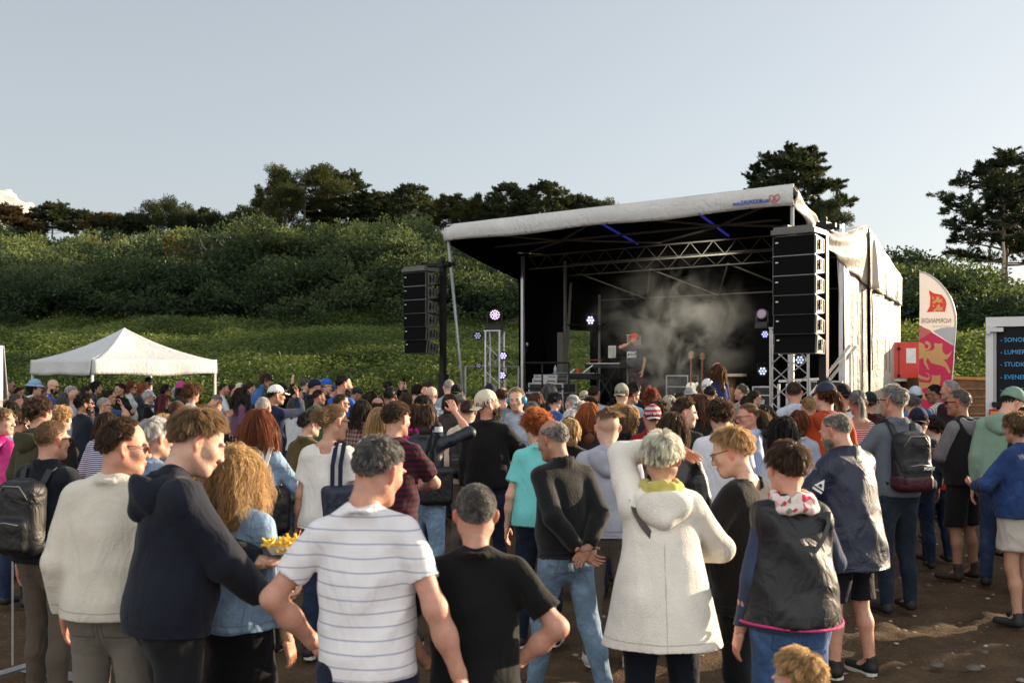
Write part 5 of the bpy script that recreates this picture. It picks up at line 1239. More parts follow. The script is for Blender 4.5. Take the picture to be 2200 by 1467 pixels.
# ------------------------------------------------------------------ loudspeaker arrays on lifting towers
def cabinet(parent, lit):
    ob = []
    return ob
SPK = plain('speaker_grille', (.006, .006, .0065), 1.0, var=.35, sc=180, spec=.08); SPS = plain('speaker_paint', (.10, .097, .092), .4, var=.2, sc=20); WHT = plain('white_badge', (.8, .8, .8), .5)
def array(X, Y, ztop_, label, ang, mirror=False):
    t = thing('line_array', label, 'loudspeaker array', (X, Y, ztop_), ang, 'loudspeaker arrays'); Wc, Hc, Dc = .64, .285, .36; y = 0; z = 0; tilt = 0
    MB().box((0, .0, .06), (.66, .46, .07)).box((0, -.17, .11), (.60, .07, .05)).build('flying_frame', SPS, t)
    for i in range(6):
        tilt += radians([0, .6, 1.0, 1.6, 2.2, 3.0][i]); c = bpy.data.objects.new('speaker_cabinet', None); link(c, t); c.location = (0, y, z); c.rotation_euler = (-tilt, 0, 0)
        a = .045; V = [(-Wc / 2, -Dc / 2, 0), (Wc / 2, -Dc / 2, 0), (Wc / 2, Dc / 2, -a), (-Wc / 2, Dc / 2, -a), (-Wc / 2, -Dc / 2, -Hc), (Wc / 2, -Dc / 2, -Hc), (Wc / 2, Dc / 2, -Hc + a), (-Wc / 2, Dc / 2, -Hc + a)]
        m = MB(); m.add(V, [(0, 1, 2, 3), (7, 6, 5, 4), (1, 5, 6, 2), (3, 2, 6, 7), (0, 3, 7, 4), (0, 4, 5, 1)]); m.build('case', SPS, c)
        m = MB(); m.box((0, -Dc / 2 - .008, -Hc / 2), (Wc - .03, .014, Hc - .014)); m.build('grille', SPK, c)
        m = MB(); m.box((-Wc / 2 + .07, -Dc / 2 - .018, -Hc / 2 + .05), (.04, .006, .016)); m.build('badge', WHT, c)
        m = MB(); s = Wc / 2
        m.box((s + .006, -.02, -Hc / 2), (.010, .13, .020)).box((s + .02, -.06, -Hc / 2), (.03, .018, .15)).box((s + .006, .06, -Hc / 2 + .02), (.008, .03, .16)).box((s + .005, -.15, -Hc / 2), (.008, .03, Hc - .03)).box((s + .005, .14, -Hc / 2), (.008, .02, Hc - .11)); m.build('handle', DARKMETAL, c)
        m = MB(); m.box((0, -Dc / 2 - .002, .0), (Wc, .01, .006)); m.build('seam', GALV, c) if i else None
        z -= (Hc + .006) * cos(tilt); y += (Hc + .006) * sin(tilt)
    return t
def tower(X, Y, H, label, ang, arm_x):
    t = thing('lifting_tower', label, 'lifting tower', (X, Y, 0), ang, 'lifting towers')
    m = MB(); m.box((0, 0, H / 2), (.11, .11, H)); m.box((.0, .02, H * .22), (.16, .16, H * .44)); m.build('mast', DARKMETAL, t)
    m = MB(); m.bar((.2, -.05, H + .05), (arm_x, -.05, H + .05), .06); m.bar((.2, .14, H + .05), (arm_x, .14, H + .05), .06); m.box((arm_x, .04, H + .05), (.08, .3, .12)); m.box((0, .04, H + .05), (.16, .30, .12)); m.lathe([(.05, -.02), (.05, .02)], (0, .0, H + .16), 10, align((0, 1, 0)))
    for q in (.25, .75): m.tube([(arm_x * q, .04, H + .02), (arm_x * q, .04, H - .14)], .014, 5)
    m.build('lifting_head', DARKMETAL, t)
    m = MB()
    for a in (45, 135, 225, 315): m.bar((0, 0, .1), (1.0 * cos(radians(a)), 1.0 * sin(radians(a)), .04), .07); m.bar((0, 0, .9), (.7 * cos(radians(a)), .7 * sin(radians(a)), .06), .03)
    m.build('outrigger', DARKMETAL, t)
    return t
array(4.20, 14.6, 1.92 + (793 - 505) / FPX * 14.4, 'sunlit right-hand loudspeaker array hanging before the stage roof peak', SR)
tower(4.62, 14.75, 3.98, 'black steel tower carrying the array nearer the pale curtains', SR, -.55)
array(-1.95, 21.2, 1.92 + (793 - 585) / FPX * 21.0, 'shaded left-hand loudspeaker array hanging against the green hillside', SR)
tower(-1.48, 21.35, 4.12, 'black steel tower carrying the array against the hillside', SR, -.55)

# ------------------------------------------------------------------ lighting towers and lamps
def ltruss(x, t, z0, h, label, local=True, w=.26, group='aluminium light trusses'):
    p = S2W(x, t, z0) if local else (x, t, z0); o = thing('light_truss', label, 'truss tower', tuple(p), SR + .35, group); m = MB(); c = [(-w / 2, -w / 2), (w / 2, -w / 2), (w / 2, w / 2), (-w / 2, w / 2)]
    for a, b in c: m.tube([(a, b, 0), (a, b, h)], .022, 6)
    n = int(h / .26)
    for k in range(4):
        a, b = c[k], c[(k + 1) % 4]
        for i in range(n):
            z = h * i / n; zz = h * (i + 1) / n; p_, q_ = (a, b) if i % 2 else (b, a); m.tube([(*p_, z), (*q_, zz)], .010, 4)
    m.build('frame', ALU, o); MB().box((0, 0, .02), (w + .2, w + .2, .03)).build('base_plate', DARKMETAL, o); MB().box((0, 0, h + .01), (w + .06, w + .06, .02)).build('top_plate', ALU, o); return o
VIO = (.50, .42, 1.0)
def par(pos, aim, label, rad=.095, strength=6, col=VIO, group='round LED lamps'):
    o = thing('par_lamp', label, 'stage lamp', tuple(pos), 0, group); d = nrm(aim); R = align(d); L = .2
    m = MB(); m.lathe([(rad * .6, -L), (rad, -L * .7), (rad * 1.08, 0), (rad * .98, .0), (rad * .9, -.02)], (0, 0, 0), 16, R); m.build('housing', DARKMETAL, o, 'auto')
    m = MB(); 
    for k in range(7): a = 2 * pi * k / 6; p = R @ np.array((rad * .58 * cos(a) * (k < 6), rad * .58 * sin(a) * (k < 6), -.012)); m.lathe([(rad * .24, 0), (rad * .2, .008)], p, 8, R)
    m.build('led_lens', plain('led_%g' % strength, (.3, .3, .4), .3, emis=(col, strength)), o)
    m = MB(); s = R[:, 0]; m.bar(s * (rad * 1.2) - d * .08, s * (rad * 1.2) - d * .08 + np.array((0, 0, .16)), .02, .01); m.bar(-s * (rad * 1.2) - d * .08, -s * (rad * 1.2) - d * .08 + np.array((0, 0, .16)), .02, .01); m.bar(s * (rad * 1.2) - d * .08 + np.array((0, 0, .16)), -s * (rad * 1.2) - d * .08 + np.array((0, 0, .16)), .02, .01); m.build('bracket', DARKMETAL, o)
    return o
def px(x, y, d): return np.array(((x - CX) / FPX * d, d, HC - (y - HY) * d / FPX))
def movehead(pos, ang, label, lit=9, tilt=0):
    o = thing('moving_head', label, 'stage lamp', tuple(pos), ang); MB().box((0, 0, .05), (.32, .22, .10), taper=.9).build('base', DARKMETAL, o)
    m = MB(); 
    for s in (-1, 1): m.box((s * .145, 0, .23), (.035, .12, .28))
    m.box((0, 0, .12), (.3, .12, .04)); m.build('yoke', DARKMETAL, o)
    R = align((.15, -1, .12)); m = MB(); m.lathe([(.05, -.17), (.10, -.14), (.125, -.02), (.128, .09), (.115, .10)], (0, 0, .30), 18, R); m.build('head', DARKMETAL, o, 'auto')
    m = MB(); 
    for rr, nn in ((0, 1), (.042, 6), (.084, 12)):
        for k in range(nn): a = 2 * pi * k / nn; m.lathe([(.017, 0), (.014, .006)], np.array((0, 0, .30)) + R @ np.array((rr * cos(a), rr * sin(a), .102)), 6, R)
    m.build('led_lens', plain('led_mh%g' % lit, (.4, .3, .5), .3, emis=((.72, .50, 1.0), lit)), o); return o
D0 = 20.2; p0 = px(1063, 835, D0)
lt = ltruss(p0[0], p0[1], 0, HC + (793 - 712) / FPX * D0, 'aluminium truss tower left of the stage carrying a moving lamp', local=False, w=.30)
movehead((p0[0], p0[1], HC + (793 - 712) / FPX * D0 + .02), -.1, 'black moving lamp glowing lilac on top of the left truss tower', .95)
for (x, y), l in zip(((1026, 721), (1081, 764), (1079, 806)), ('unlit round lamp clamped left of the truss tower', 'violet-lit round lamp clamped halfway down the truss tower', 'lower violet-lit round lamp on the truss tower beside the stage')): par(px(x, y, D0 - .1), (-.1, -1, .05), l, .085, .15 if x < 1030 else .9)
par(px(1028, 785, 20.6), (0, -1, 0), 'small unlit lamp on a thin pole behind the railing', .06, .1)
p1 = px(1678, 870, 15.6)
ltruss(p1[0], p1[1], 0, 2.55, 'aluminium truss tower standing beneath the sunlit array', local=False, w=.30)
ltruss(*px(1716, 870, 16.6)[:2], 0, 2.6, 'second aluminium truss tower half behind the sunlit array', local=False, w=.30)
pk = S2W(-6.05, 4.9, 1.0); ltruss(-6.05, 4.9, 1.0, 1.75, 'truss tower on the stage just behind the singer')
par(px(1413, 717, 25.6), (-.35, -1, -.05), 'large violet lamp glowing in the smoke beside the singer', .125, 1.0)
m = MB(); m.lathe([(.14, 0), (.14, .01)], (0, 0, 0), 20, align((-.35, -1, -.05)))
par(px(1268, 688, 24.8), (-.7, -1, -.1), 'bright violet lamp above the opening in the far stage wall', .13, 1.3)
par(px(1643, 718, 20.5), (-.6, -1, 0), 'blue-lit lamp beside the sunlit array above the floor lamp', .085, .8, (.35, .38, 1.0)); par(px(1638, 797, 20.2), (-.5, -1, .1), 'pale lamp low on stage beneath the blue-lit lamp', .10, .5, (.6, .75, 1.0))
par(px(1718, 773, 17.5), (-.5, -1, 0), 'lamp fixed to the second truss tower', .09, .4, (.6, .7, 1.0))
m_ = movehead(px(1640, 705, 22), -.8, 'unlit grey moving lamp hanging beside the sunlit array', .02)
# warm beam that lights the stage smoke
sl = bpy.data.lights.new('stage_lamp_beam', 'SPOT'); sl.energy = 420; sl.spot_size = radians(75); sl.spot_blend = .8; sl.color = (1, .93, .78); sl.shadow_soft_size = .1; so_ = bpy.data.objects.new('stage_lamp_beam', sl); link(so_); so_.location = tuple(S2W(-2.2, 1.2, 4.5)); so_.rotation_euler = (Vector(S2W(-4.6, 4.9, 2.4)) - Vector(so_.location)).to_track_quat('-Z', 'Y').to_euler()
so_['label'] = 'warm beam of the front stage lamp lighting the smoke'; so_['category'] = 'stage lamp light'
# smoke
def smoke():
    F = Field((-2.8, -1.9, -2.4), (2.8, 1.9, 2.4), .12)
    F.ell((0, 0, 0), (2.5, 1.6, 2.1), k=0)
    V, Q = F.mesh(); t = NT('smoke'); t.t.nodes.remove(t.b); v = t.coord(); n1 = t.noise(v, 1.25, 6, .62, .7)
    ln = t.n('VectorMath', operation='LENGTH'); sc_ = t.n('VectorMath', operation='MULTIPLY'); sc_.inputs[1].default_value = (.41, .64, .49); t.l(v, sc_.inputs[0]); t.l(sc_.outputs[0], ln.inputs[0]); fo = t.math('SUBTRACT', 1.0, ln.outputs['Value'], True)
    fo2 = t.math('POWER', fo, 2.0)
    dens = t.math('MULTIPLY', t.math('MULTIPLY', t.math('SUBTRACT', n1, .49, True), fo2), 21.0); vs = t.n('VolumePrincipled'); vs.inputs['Color'].default_value = (.96, .93, .86, 1); vs.inputs['Anisotropy'].default_value = .1; t.l(dens, vs.inputs['Density']); t.l(vs.outputs[0], t.out.inputs['Volume'])
    o = mesh_np('smoke', V, Q, t.m); o.location = tuple(S2W(-4.45, 3.7, 2.75)); o.rotation_euler = (0, 0, SR); tag(o, 'pale drifting smoke around the singer on the stage', 'smoke'); o['kind'] = 'stuff'
smoke()

# ------------------------------------------------------------------ things on and beside the stage
def case(pos, size, label, ang=SR, lid=True, group='flight cases'):
    o = thing('flight_case', label, 'flight case', tuple(pos), ang, group); w, d, h = size; MB().box((0, 0, h / 2), (w - .02, d - .02, h - .02)).build('panel', plain('case_panel', (.02, .02, .022), .5), o); m = MB()
    for a in (-1, 1):
        for b in (-1, 1): m.box((a * w / 2, b * d / 2, h / 2), (.03, .03, h)); 
        for z in (.012, h * .66, h - .012): m.box((0, a * d / 2, z), (w, .012, .028)); m.box((a * w / 2, 0, z), (.012, d, .028))
    m.build('edging', ALU, o); m = MB(); m.box((0, -d / 2 - .01, h * .4), (.14, .012, .10)); m.build('latch', ALU, o); return o
def on(px_, py_, t):  # point on stage at pixel column and depth t
    X_ = (px_ - CX) / FPX; x = (X_ * (SY + t * .7915) - SX - t * .6112) / (.7915 + X_ * .6112); return x
def sp(px_, t, z=1.0): return S2W(on(px_, 0, t), t, z)
for (a, t, s, l, z) in ((1187, 1.4, (.9, .5, .62), 'black flight case with bright edges under the stacked lids', 1.0), (1182, 1.35, (.62, .4, .10), 'slim silver case lid stacked on the big case', 1.62), (1184, 1.38, (.60, .4, .08), 'second slim silver lid topping the stack of cases', 1.72), (1140, 1.0, (.5, .45, .42), 'low flight case with white bands at the stage left corner', 1.0), (1466, 4.4, (.55, .5, .78), 'upright flight case with a lit slot beside the guitars', 1.0), (1785, 2.2, (.6, .5, .7), 'flight case by the pale curtains at the stage edge', 1.0), (1645, 4.0, (.4, .4, .55), 'small case on the dark right part of the stage', 1.0)): case(sp(a, t, z), s, l)
def table(pos, w, d, h, label, name='equipment_table'):
    o = thing(name, label, 'table', tuple(pos), SR); MB().box((0, 0, h), (w, d, .04)).build('table_top', DARKMETAL, o)
    for a in (-1, 1):
        for b in (-1, 1): MB().box((a * (w / 2 - .04), b * (d / 2 - .04), h / 2), (.04, .04, h)).build('leg', DARKMETAL, o)
    return o
table(sp(1240, 1.9), 1.5, .6, .72, 'black equipment table with cables at the left of the stage')
o = thing('mixing_desk', 'dark mixing desk lying on the black table on stage', 'mixing desk', tuple(sp(1235, 1.9, 1.745)), SR); MB().box((0, 0, .04), (1.2, .45, .08), taper=.94).build('case', DARKMETAL, o); m = MB()
for i in range(16): m.box((-.52 + i * .07, -.08, .09), (.014, .03, .02)); m.box((-.52 + i * .07, .08, .088), (.016, .016, .016))
m.build('fader', ALU, o)['kind'] = 'stuff'
o = thing('red_cup', 'small red cup standing on the mixing desk', 'cup', tuple(sp(1242, 1.8, 1.84))); MB().lathe([(.035, 0), (.045, .09), (.04, .09)], n=12).build('cup_wall', plain('cupred', (.7, .06, .02), .4), o)
for q, l in ((1225, 'short white stick light on the mixing desk'), (1252, 'longer white stick light leaning over the mixing desk')):
    p = sp(q, 1.8, 1.84); o = thing('light_stick', l, 'light stick', tuple(p)); MB().bar((0, 0, 0), ((.22 if q > 1230 else .10), 0, .17 if q > 1230 else .09), .022).build('tube', plain('whitetube', (.8, .8, .8), .3), o)
o = thing('water_bottle', 'clear plastic bottle standing on the stacked cases', 'bottle', tuple(sp(1193, 1.4, 1.80))); MB().lathe([(.032, 0), (.034, .14), (.012, .19), (.012, .21)], n=12).build('bottle_wall', plain('bottle', (.35, .42, .48), .15), o, True)
# keyboard and stand near the singer
o = thing('keyboard', 'black keyboard on a tall stand beside the singer', 'keyboard', tuple(sp(1300, 3.6, 1.0)), SR); m = MB(); m.box((0, 0, 1.0), (.95, .30, .10)); m.build('keyboard_case', DARKMETAL, o); m = MB(); m.box((0, -.10, 1.056), (.85, .10, .012)); m.build('keys', WHT, o); m = MB()
for s in (-1, 1): m.bar((s * .35, 0, 0), (-s * .30, 0, .95), .03); m.bar((s * .35, -.25, .0), (s * .35, .25, 0), .03)
m.build('stand', DARKMETAL, o); MB().box((-.35, 0, 1.14), (.40, .25, .025)).build('tablet', plain('redtab', (.20, .02, .03), .4), o)
def guitar(pos, label, col, ang=0, pale=True):
    o = thing('guitar', label, 'guitar', tuple(pos), ang, 'guitars on stands'); F = Field((-.22, -.08, .1), (.22, .08, .72), .012); F.ell((0, 0, .30), (.17, .035, .15), k=.02); F.ell((0, 0, .50), (.125, .035, .11), k=.04); F.ell((.13, 0, .56), (.04, .03, .05), k=.02); V, Q = F.mesh(); mesh_np('guitar_body', V, Q, plain('guitar_' + label[:5], col, .25), o)
    m = MB(); m.bar((0, -.02, .52), (0, -.0, 1.14), .05, .025); m.build('neck', plain('neck', (.16, .07, .03), .4), o); m = MB(); m.box((0, 0, 1.22), (.075, .02, .17)); m.build('headstock', plain('headst', (.22, .10, .04), .35), o); m = MB()
    for k in range(6): m.tube([((-1) ** k * .04, .0, 1.17 + (k // 2) * .045), ((-1) ** k * .075, 0, 1.17 + (k // 2) * .045)], .009, 5)
    m.build('tuning_peg', ALU, o); m = MB(); 
    for s in (-1, 1): m.tube([(0, .06, .62), (s * .2, -.12, 0)], .012, 5)
    m.tube([(0, .06, .7), (0, .2, 0)], .012, 5); m.build('stand', DARKMETAL, o); return o
guitar(sp(1485, 3.9, 1.02), 'guitar with a pale body and brown neck on its stand', (.55, .52, .45), SR + .2); guitar(sp(1509, 4.3, 1.0), 'dark guitar on its stand just right of the pale one', (.05, .03, .02), SR - .1)
o = thing('drum_table', 'round wooden drum stand behind the child in pink ear muffs', 'drum', tuple(sp(1572, 4.2, 1.0)), SR); MB().lathe([(.34, .76), (.34, .82)], n=24).build('drum_head', plain('drumhead', (.25, .20, .15), .6), o); MB().lathe([(.09, 0), (.08, .4), (.12, .75)], n=12).build('drum_shell', plain('drumwood', (.14, .07, .03), .6), o, True)
o = thing('mic_stand', 'thin microphone stand near the front of the stage', 'microphone stand', tuple(sp(1128, 1.9, 1.0)), SR); MB().tube([(0, 0, 0), (0, 0, 1.25), (.10, -.05, 1.45)], .012, 6).build('pole', DARKMETAL, o); MB().lathe([(.01, -.04), (.028, 0), (.02, .04), (.002, .05)], (.10, -.05, 1.48), 8).build('microphone', GALV, o, True); MB().lathe([(.13, 0), (.12, .02)], n=14).build('base', DARKMETAL, o)
o = thing('paper_sign', 'white sheet of paper tied to the truss behind the singer', 'sheet of paper', tuple(sp(1315, 4.55, 2.35)), SR); MB().box((0, 0, 0), (.22, .004, .30)).build('sheet', plain('paper', (.7, .7, .68), .8), o); m = MB()
for k in range(8): m.box((0, -.003, .10 - k * .028), (.17, .002, .006))
m.build('print', plain('ink', (.12, .12, .14), .7), o)
# railing left of the stage
def rail(pts, h, label, z0=0, name='guard_rail', cat='railing', mat=None):
    o = thing(name, label, cat, (pts[0][0], pts[0][1], z0)); b = np.array((pts[0][0], pts[0][1], 0))
    for i in range(len(pts) - 1):
        a, c = np.array((*pts[i], 0)) - b, np.array((*pts[i + 1], 0)) - b
        for f in (1.0, .5, .08): MB().tube([a + (0, 0, h * f), c + (0, 0, h * f)], .021, 6).build('rail', mat or GALV, o)
    for p in pts: MB().tube([np.array((*p, 0)) - b, np.array((*p, h)) - b], .021, 6).build('post', mat or GALV, o)
    return o
q0 = px(1000, 0, 21.6); q1 = px(1087, 0, 22.2); q2 = px(1114, 0, 22.4); rail([q0[:2], q1[:2], q2[:2]], 1.98, 'galvanised guard rail beside the truss tower left of the stage')
q0 = px(1128, 0, 19.6); q1 = px(1165, 0, 20.2); q2 = px(1220, 0, 21.2); rail([sp(1128, .25)[:2], sp(1165, .1)[:2], sp(1222, .1)[:2]], 1.05, 'dark guard rail along the stage front before the cases', 1.0, mat=DARKMETAL)
o = thing('stage_stairs', 'aluminium stairs with handrails by the pale curtains', 'stairs', tuple(px(1790, 0, 18.2) * (1, 1, 0)), SR + .2); m = MB()
for s in (-.4, .4): m.bar((-.9, s, .75), (.25, s, 2.2), .05); m.bar((-.9, s, 1.05 + .6), (-.9, s, .3), .045); m.bar((.25, s, 2.2), (.25, s, .2), .045); m.bar((-.9, s, 1.7), (-.1, s, 1.75), .045); m.bar((-.1, s, 1.75), (.35, s, 2.35), .05)
m.build('handrail', ALU, o); m = MB()
for k in range(4): m.box((-.7 + k * .25, 0, .25 + k * .22), (.24, .8, .04))
m.build('step', ALU, o)

# ------------------------------------------------------------------ tents
def tent(c, L, ang, zv, zb, zp, label, group='white pop-up tents'):
    """zv eave height, zb valance bottom, zp peak"""
    o = thing('pop_up_tent', label, 'tent', (c[0], c[1], 0), ang, group); h = L / 2; cor = [(-h, -h), (h, -h), (h, h), (-h, h)]
    for k in range(4):
        a, b = np.array(cor[k]), np.array(cor[(k + 1) % 4]); G = []
        for i, q in enumerate(np.linspace(0, 1, 14)):
            sag = q ** 1.0; zz = zv + (zp - zv) * (.60 * q + .40 * q ** 2.4); row = []
            for w in np.linspace(0, 1, 21):
                p = (a + (b - a) * w) * (1 - q); e = sin(pi * w); row.append((p[0], p[1], zz - .07 * e * (1 - q) * q * 4 + .015 * e * (1 - q) + .012 * sin(w * 22 + k) * q * (1 - q)))
            G.append(row)
        MB().sheet(G, .006).build('roof_panel', TENT, o, True)
        n = nrm(np.array(((a + b)[0], (a + b)[1], 0))); G = [[(*(a + (b - a) * w + n[:2] * (.012 + .02 * q * sin(w * 17 + k) + .02 * q)), zv + .02 - (zv - zb + .02) * q + .02 * sin(w * 9 + k) * q - .02 * sin(pi * w) * q) for w in np.linspace(0, 1, 30)] for q in np.linspace(0, 1, 6)]
        MB().sheet(G[::-1], .005).build('valance', TENT, o, True)
        MB().box((a[0] * .985, a[1] * .985, (zv) / 2), (.045, .045, zv - .02)).build('leg', plain('tentleg', (.7, .7, .7), .4), o)
    m = MB()
    for k in range(4): a, b = cor[k], cor[(k + 1) % 4]; m.bar((a[0] * .97, a[1] * .97, zv - .25), ((a[0] + b[0]) / 2 * .97, (a[1] + b[1]) / 2 * .97, zv - .05), .02); m.bar((b[0] * .97, b[1] * .97, zv - .25), ((a[0] + b[0]) / 2 * .97, (a[1] + b[1]) / 2 * .97, zv - .05), .02)
    m.build('frame', ALU, o); return o
TENT = mat_tarp('tent_fabric', (.64, .65, .65), .2, .018)
th_ = radians(48.6); D_ = 21.2; c0 = np.array((-.422 * D_, D_)); ux = np.array((cos(th_), sin(th_))); uy = np.array((-sin(th_), cos(th_))); cc_ = c0 + (ux + uy) * 1.5
tent(cc_, 3.0, th_, HC + (793 - 773) / 101, HC + (793 - 804) / 101, HC + (793 - 703) / 92.5, 'white peaked pop-up tent standing behind the left crowd')
p = px(6, 0, 9.3); uxx = np.array((cos(.6), sin(.6))); c_ = np.array(p[:2]) - uxx * 1.5 - np.array((-uxx[1], uxx[0])) * -1.5
tent(c_, 3.0, .6, 2.12, 1.62, 3.0, 'second white tent of which one corner shows at the frame edge')

# ------------------------------------------------------------------ feather flag
def poly(m, pts, z0=0, th=.004, sgn=1): 
    k = len(pts); V = [(p[0], -th * sgn, p[1]) for p in pts]; return m.add(V, [tuple(range(k))])
def zpt(zx, zy, d):   # from the zoomed study of the flag (1222 px wide crop of 300 px) to metres relative to flag origin
    X = 1900 + zx / 4.073; Y = 560 + zy / 4.075; return ((X - 2012) / FPX * d, HC - (Y - HY) * d / FPX)
FD = 17.0; fx = (2012 - CX) / FPX * FD
flag = thing('feather_flag', 'tall white and pink feather flag with yellow lions beside the stage', 'flag', (fx, FD, 0), 0)
def fpoly(name, pts, mat, layer, parent=None):
    Z = [zpt(a, b, FD) for a, b in pts]; m = MB(); k = len(Z); n_ = k; y = -.004 - .003 * layer; V = [(a, y, z) for a, z in Z]; m.add(V, [tuple(range(k))]); o = m.build(name, mat, parent or flag)
    bm_fix(o); return o
def bm_fix(o):
    import bmesh
    bm = bmesh.new(); bm.from_mesh(o.data); bmesh.ops.triangulate(bm, faces=bm.faces[:], ngon_method='EAR_CLIP'); bm.to_mesh(o.data); bm.free()
def cloth(name, c, tr=.35):
    t = NT(name); t.b.inputs['Base Color'].default_value = (*lin(c), 1); t.b.inputs['Roughness'].default_value = .7; v = t.coord(); f = t.noise(v, 5, 3); t.l(t.ramp(f, [(.2, dark(lin(c), .85)), (.8, lin(c))]), t.b.inputs['Base Color'])
    tl = t.n('BsdfTranslucent'); tl.inputs[0].default_value = (*lin(c), 1); ms = t.n('MixShader'); ms.inputs[0].default_value = tr; t.l(t.b.outputs[0], ms.inputs[1]); t.l(tl.outputs[0], ms.inputs[2]); t.l(ms.outputs[0], t.out.inputs[0]); return t.m
FW = cloth('flag_white', (.74, .68, .62)); FP = cloth('flag_pink', (.62, .05, .16), .5); FY = cloth('flag_yellow', (.88, .76, .30), .5); FR = cloth('flag_red', (.80, .09, .05), .5); FO = cloth('flag_salmon', (.75, .24, .20)); FG = cloth('flag_grey', (.50, .53, .60))
out = [(306, 98), (350, 105), (400, 130), (450, 165), (500, 215), (545, 270), (580, 330), (605, 400), (620, 470), (624, 540), (618, 640), (608, 760), (600, 900), (585, 1040), (560, 1200), (520, 1420), (340, 1420), (318, 1200), (300, 1000), (302, 700), (308, 400)]
fpoly('flag_cloth', out, FW, 0)
fpoly('pink_field', [(303, 565), (320, 570), (605, 745), (600, 900), (585, 1040), (560, 1200), (520, 1420), (340, 1420), (318, 1200), (300, 1000), (302, 700)], FP, 1)
fpoly('salmon_field', [(304, 568), (400, 608), (412, 625), (340, 672), (302, 690)], FO, 2)
fpoly('grey_field', [(420, 615), (500, 588), (621, 578), (606, 742)], FG, 2)
fpoly('shield', [(388, 258), (430, 285), (500, 300), (530, 335), (543, 380), (528, 448), (450, 446), (368, 452), (395, 400), (400, 330)], FR, 2)
L1 = [(300, 712), (330, 722), (352, 742), (350, 765), (372, 772), (388, 752), (378, 735), (358, 730), (350, 712), (372, 700), (400, 722), (405, 755), (385, 780), (350, 788), (375, 790), (425, 782), (440, 760), (432, 735), (440, 718), (460, 726), (490, 726), (502, 720), (508, 740), (502, 765), (510, 800), (535, 825), (565, 815), (590, 785), (572, 830), (545, 862), (515, 865), (545, 900), (580, 975), (565, 988), (530, 935), (490, 915), (440, 905), (410, 895), (375, 850), (362, 880), (380, 925), (392, 955), (375, 948), (345, 900), (340, 850), (300, 865)]
fpoly('lion', L1, FY, 2)
L2 = [(296, 995), (330, 1012), (372, 1025), (388, 1020), (388, 1000), (350, 978), (390, 990), (396, 1030), (380, 1048), (320, 1035), (295, 1020), (302, 1062), (400, 1070), (412, 1040), (410, 1000), (430, 1005), (465, 1005), (488, 998), (490, 1035), (482, 1080), (498, 1120), (440, 1140), (420, 1120), (360, 1110), (320, 1125), (340, 1160), (400, 1200), (395, 1225), (345, 1215), (318, 1180), (304, 1120)]
fpoly('lion', L2, FY, 2)
for (yy__, xx__) in ((355, 0), (425, 5)):
    fpoly('small_lion', [(414 + xx__, yy__ - 40), (432 + xx__, yy__ - 30), (420 + xx__, yy__ - 5), (445 + xx__, yy__ - 8), (455 + xx__, yy__ - 38), (478 + xx__, yy__ - 40), (480 + xx__, yy__ - 15), (508 + xx__, yy__ - 22), (498 + xx__, yy__), (512 + xx__, yy__ + 18), (490 + xx__, yy__ + 8), (478 + xx__, yy__ + 15), (450 + xx__, yy__ + 6), (440 + xx__, yy__ + 22), (415 + xx__, yy__ + 18), (424 + xx__, yy__ + 5)], FY, 3)
INK = plain('flag_ink', (.16, .05, .05), .7)
z_ = zpt(582, 545, FD); text('NORMANDIE', .115, (z_[0], -.02, z_[1]), (radians(90), 0, 0), INK, flag, sx=-.76, ext=0)
z_ = zpt(575, 580, FD); text('Region Normandie', .045, (z_[0], -.02, z_[1]), (radians(90), 0, 0), plain('flag_ink2', (.4, .3, .3), .7), flag, sx=-.9, ext=0)
Z = [zpt(a + 3, b, FD) for a, b in out[:14]]; m = MB(); m.tube([(a, 0, z) for a, z in Z] + [(Z[-1][0] - .04, 0, 0)], .012, 6); m.build('pole', plain('flagpole', (.55, .5, .48), .4), flag, True)
fc = [(a, b) for a, b in zip([], [])]
for (a, b) in ((448, 750), (482, 750)): pass

# ------------------------------------------------------------------ red cabinet, skip, barrier, truck
rb = px(1952, 0, 21.5); o = thing('red_cabinet', 'bright red metal cabinet with a paper notice behind the flag', 'cabinet', (rb[0], rb[1], 0), -.15); z0 = HC - (813 - HY) * 21.5 / FPX; z1 = HC - (735 - HY) * 21.5 / FPX
MB().box((0, .3, (z0 + z1) / 2), (.82, .6, z1 - z0)).build('cabinet_body', plain('red_paint', (.55, .02, .012), .35, var=.1), o); MB().box((-.20, -.01, (z0 + z1) / 2), (.008, .012, z1 - z0 - .04)).build('door_gap', DARKMETAL, o)
MB().box((.05, -.006, (z0 + z1) / 2 + .10), (.20, .004, .32)).build('notice', plain('notice', (.7, .72, .76), .7), o); m = MB()
for z in (z0 + .06, z1 - .14): m.box((-.20, -.015, z), (.06, .03, .06))
m.build('latch', DARKMETAL, o); m = MB()
for a in (-.38, .38):
    for b in (.05, .55): m.bar((a, b, 0), (a, b, z0), .05)
m.bar((-.38, .05, .4), (.38, .05, z0 - .05), .04); m.bar((-.55, .05, z0 - .03), (.62, .05, z0 - .03), .06); m.build('frame', GALV, o)
o = thing('waste_skip', 'rusty brown open skip behind the metal barrier', 'skip', tuple(px(2072, 0, 20.5) * (1, 1, 0)), .12); zt_ = HC - (812 - HY) * 20.5 / FPX; RUST = plain('rust', (.11, .055, .026), .85, var=.5, sc=5, bumpy=.01)
m = MB(); m.box((0, .0, zt_ / 2), (1.25, .05, zt_)); m.box((-.62, .8, zt_ / 2), (.05, 1.6, zt_ )); m.box((.62, .8, zt_ / 2), (.05, 1.6, zt_)); m.box((0, 1.6, zt_ / 2), (1.25, .05, zt_)); m.box((0, .8, .1), (1.2, 1.6, .05)); m.build('skip_body', RUST, o); m = MB()
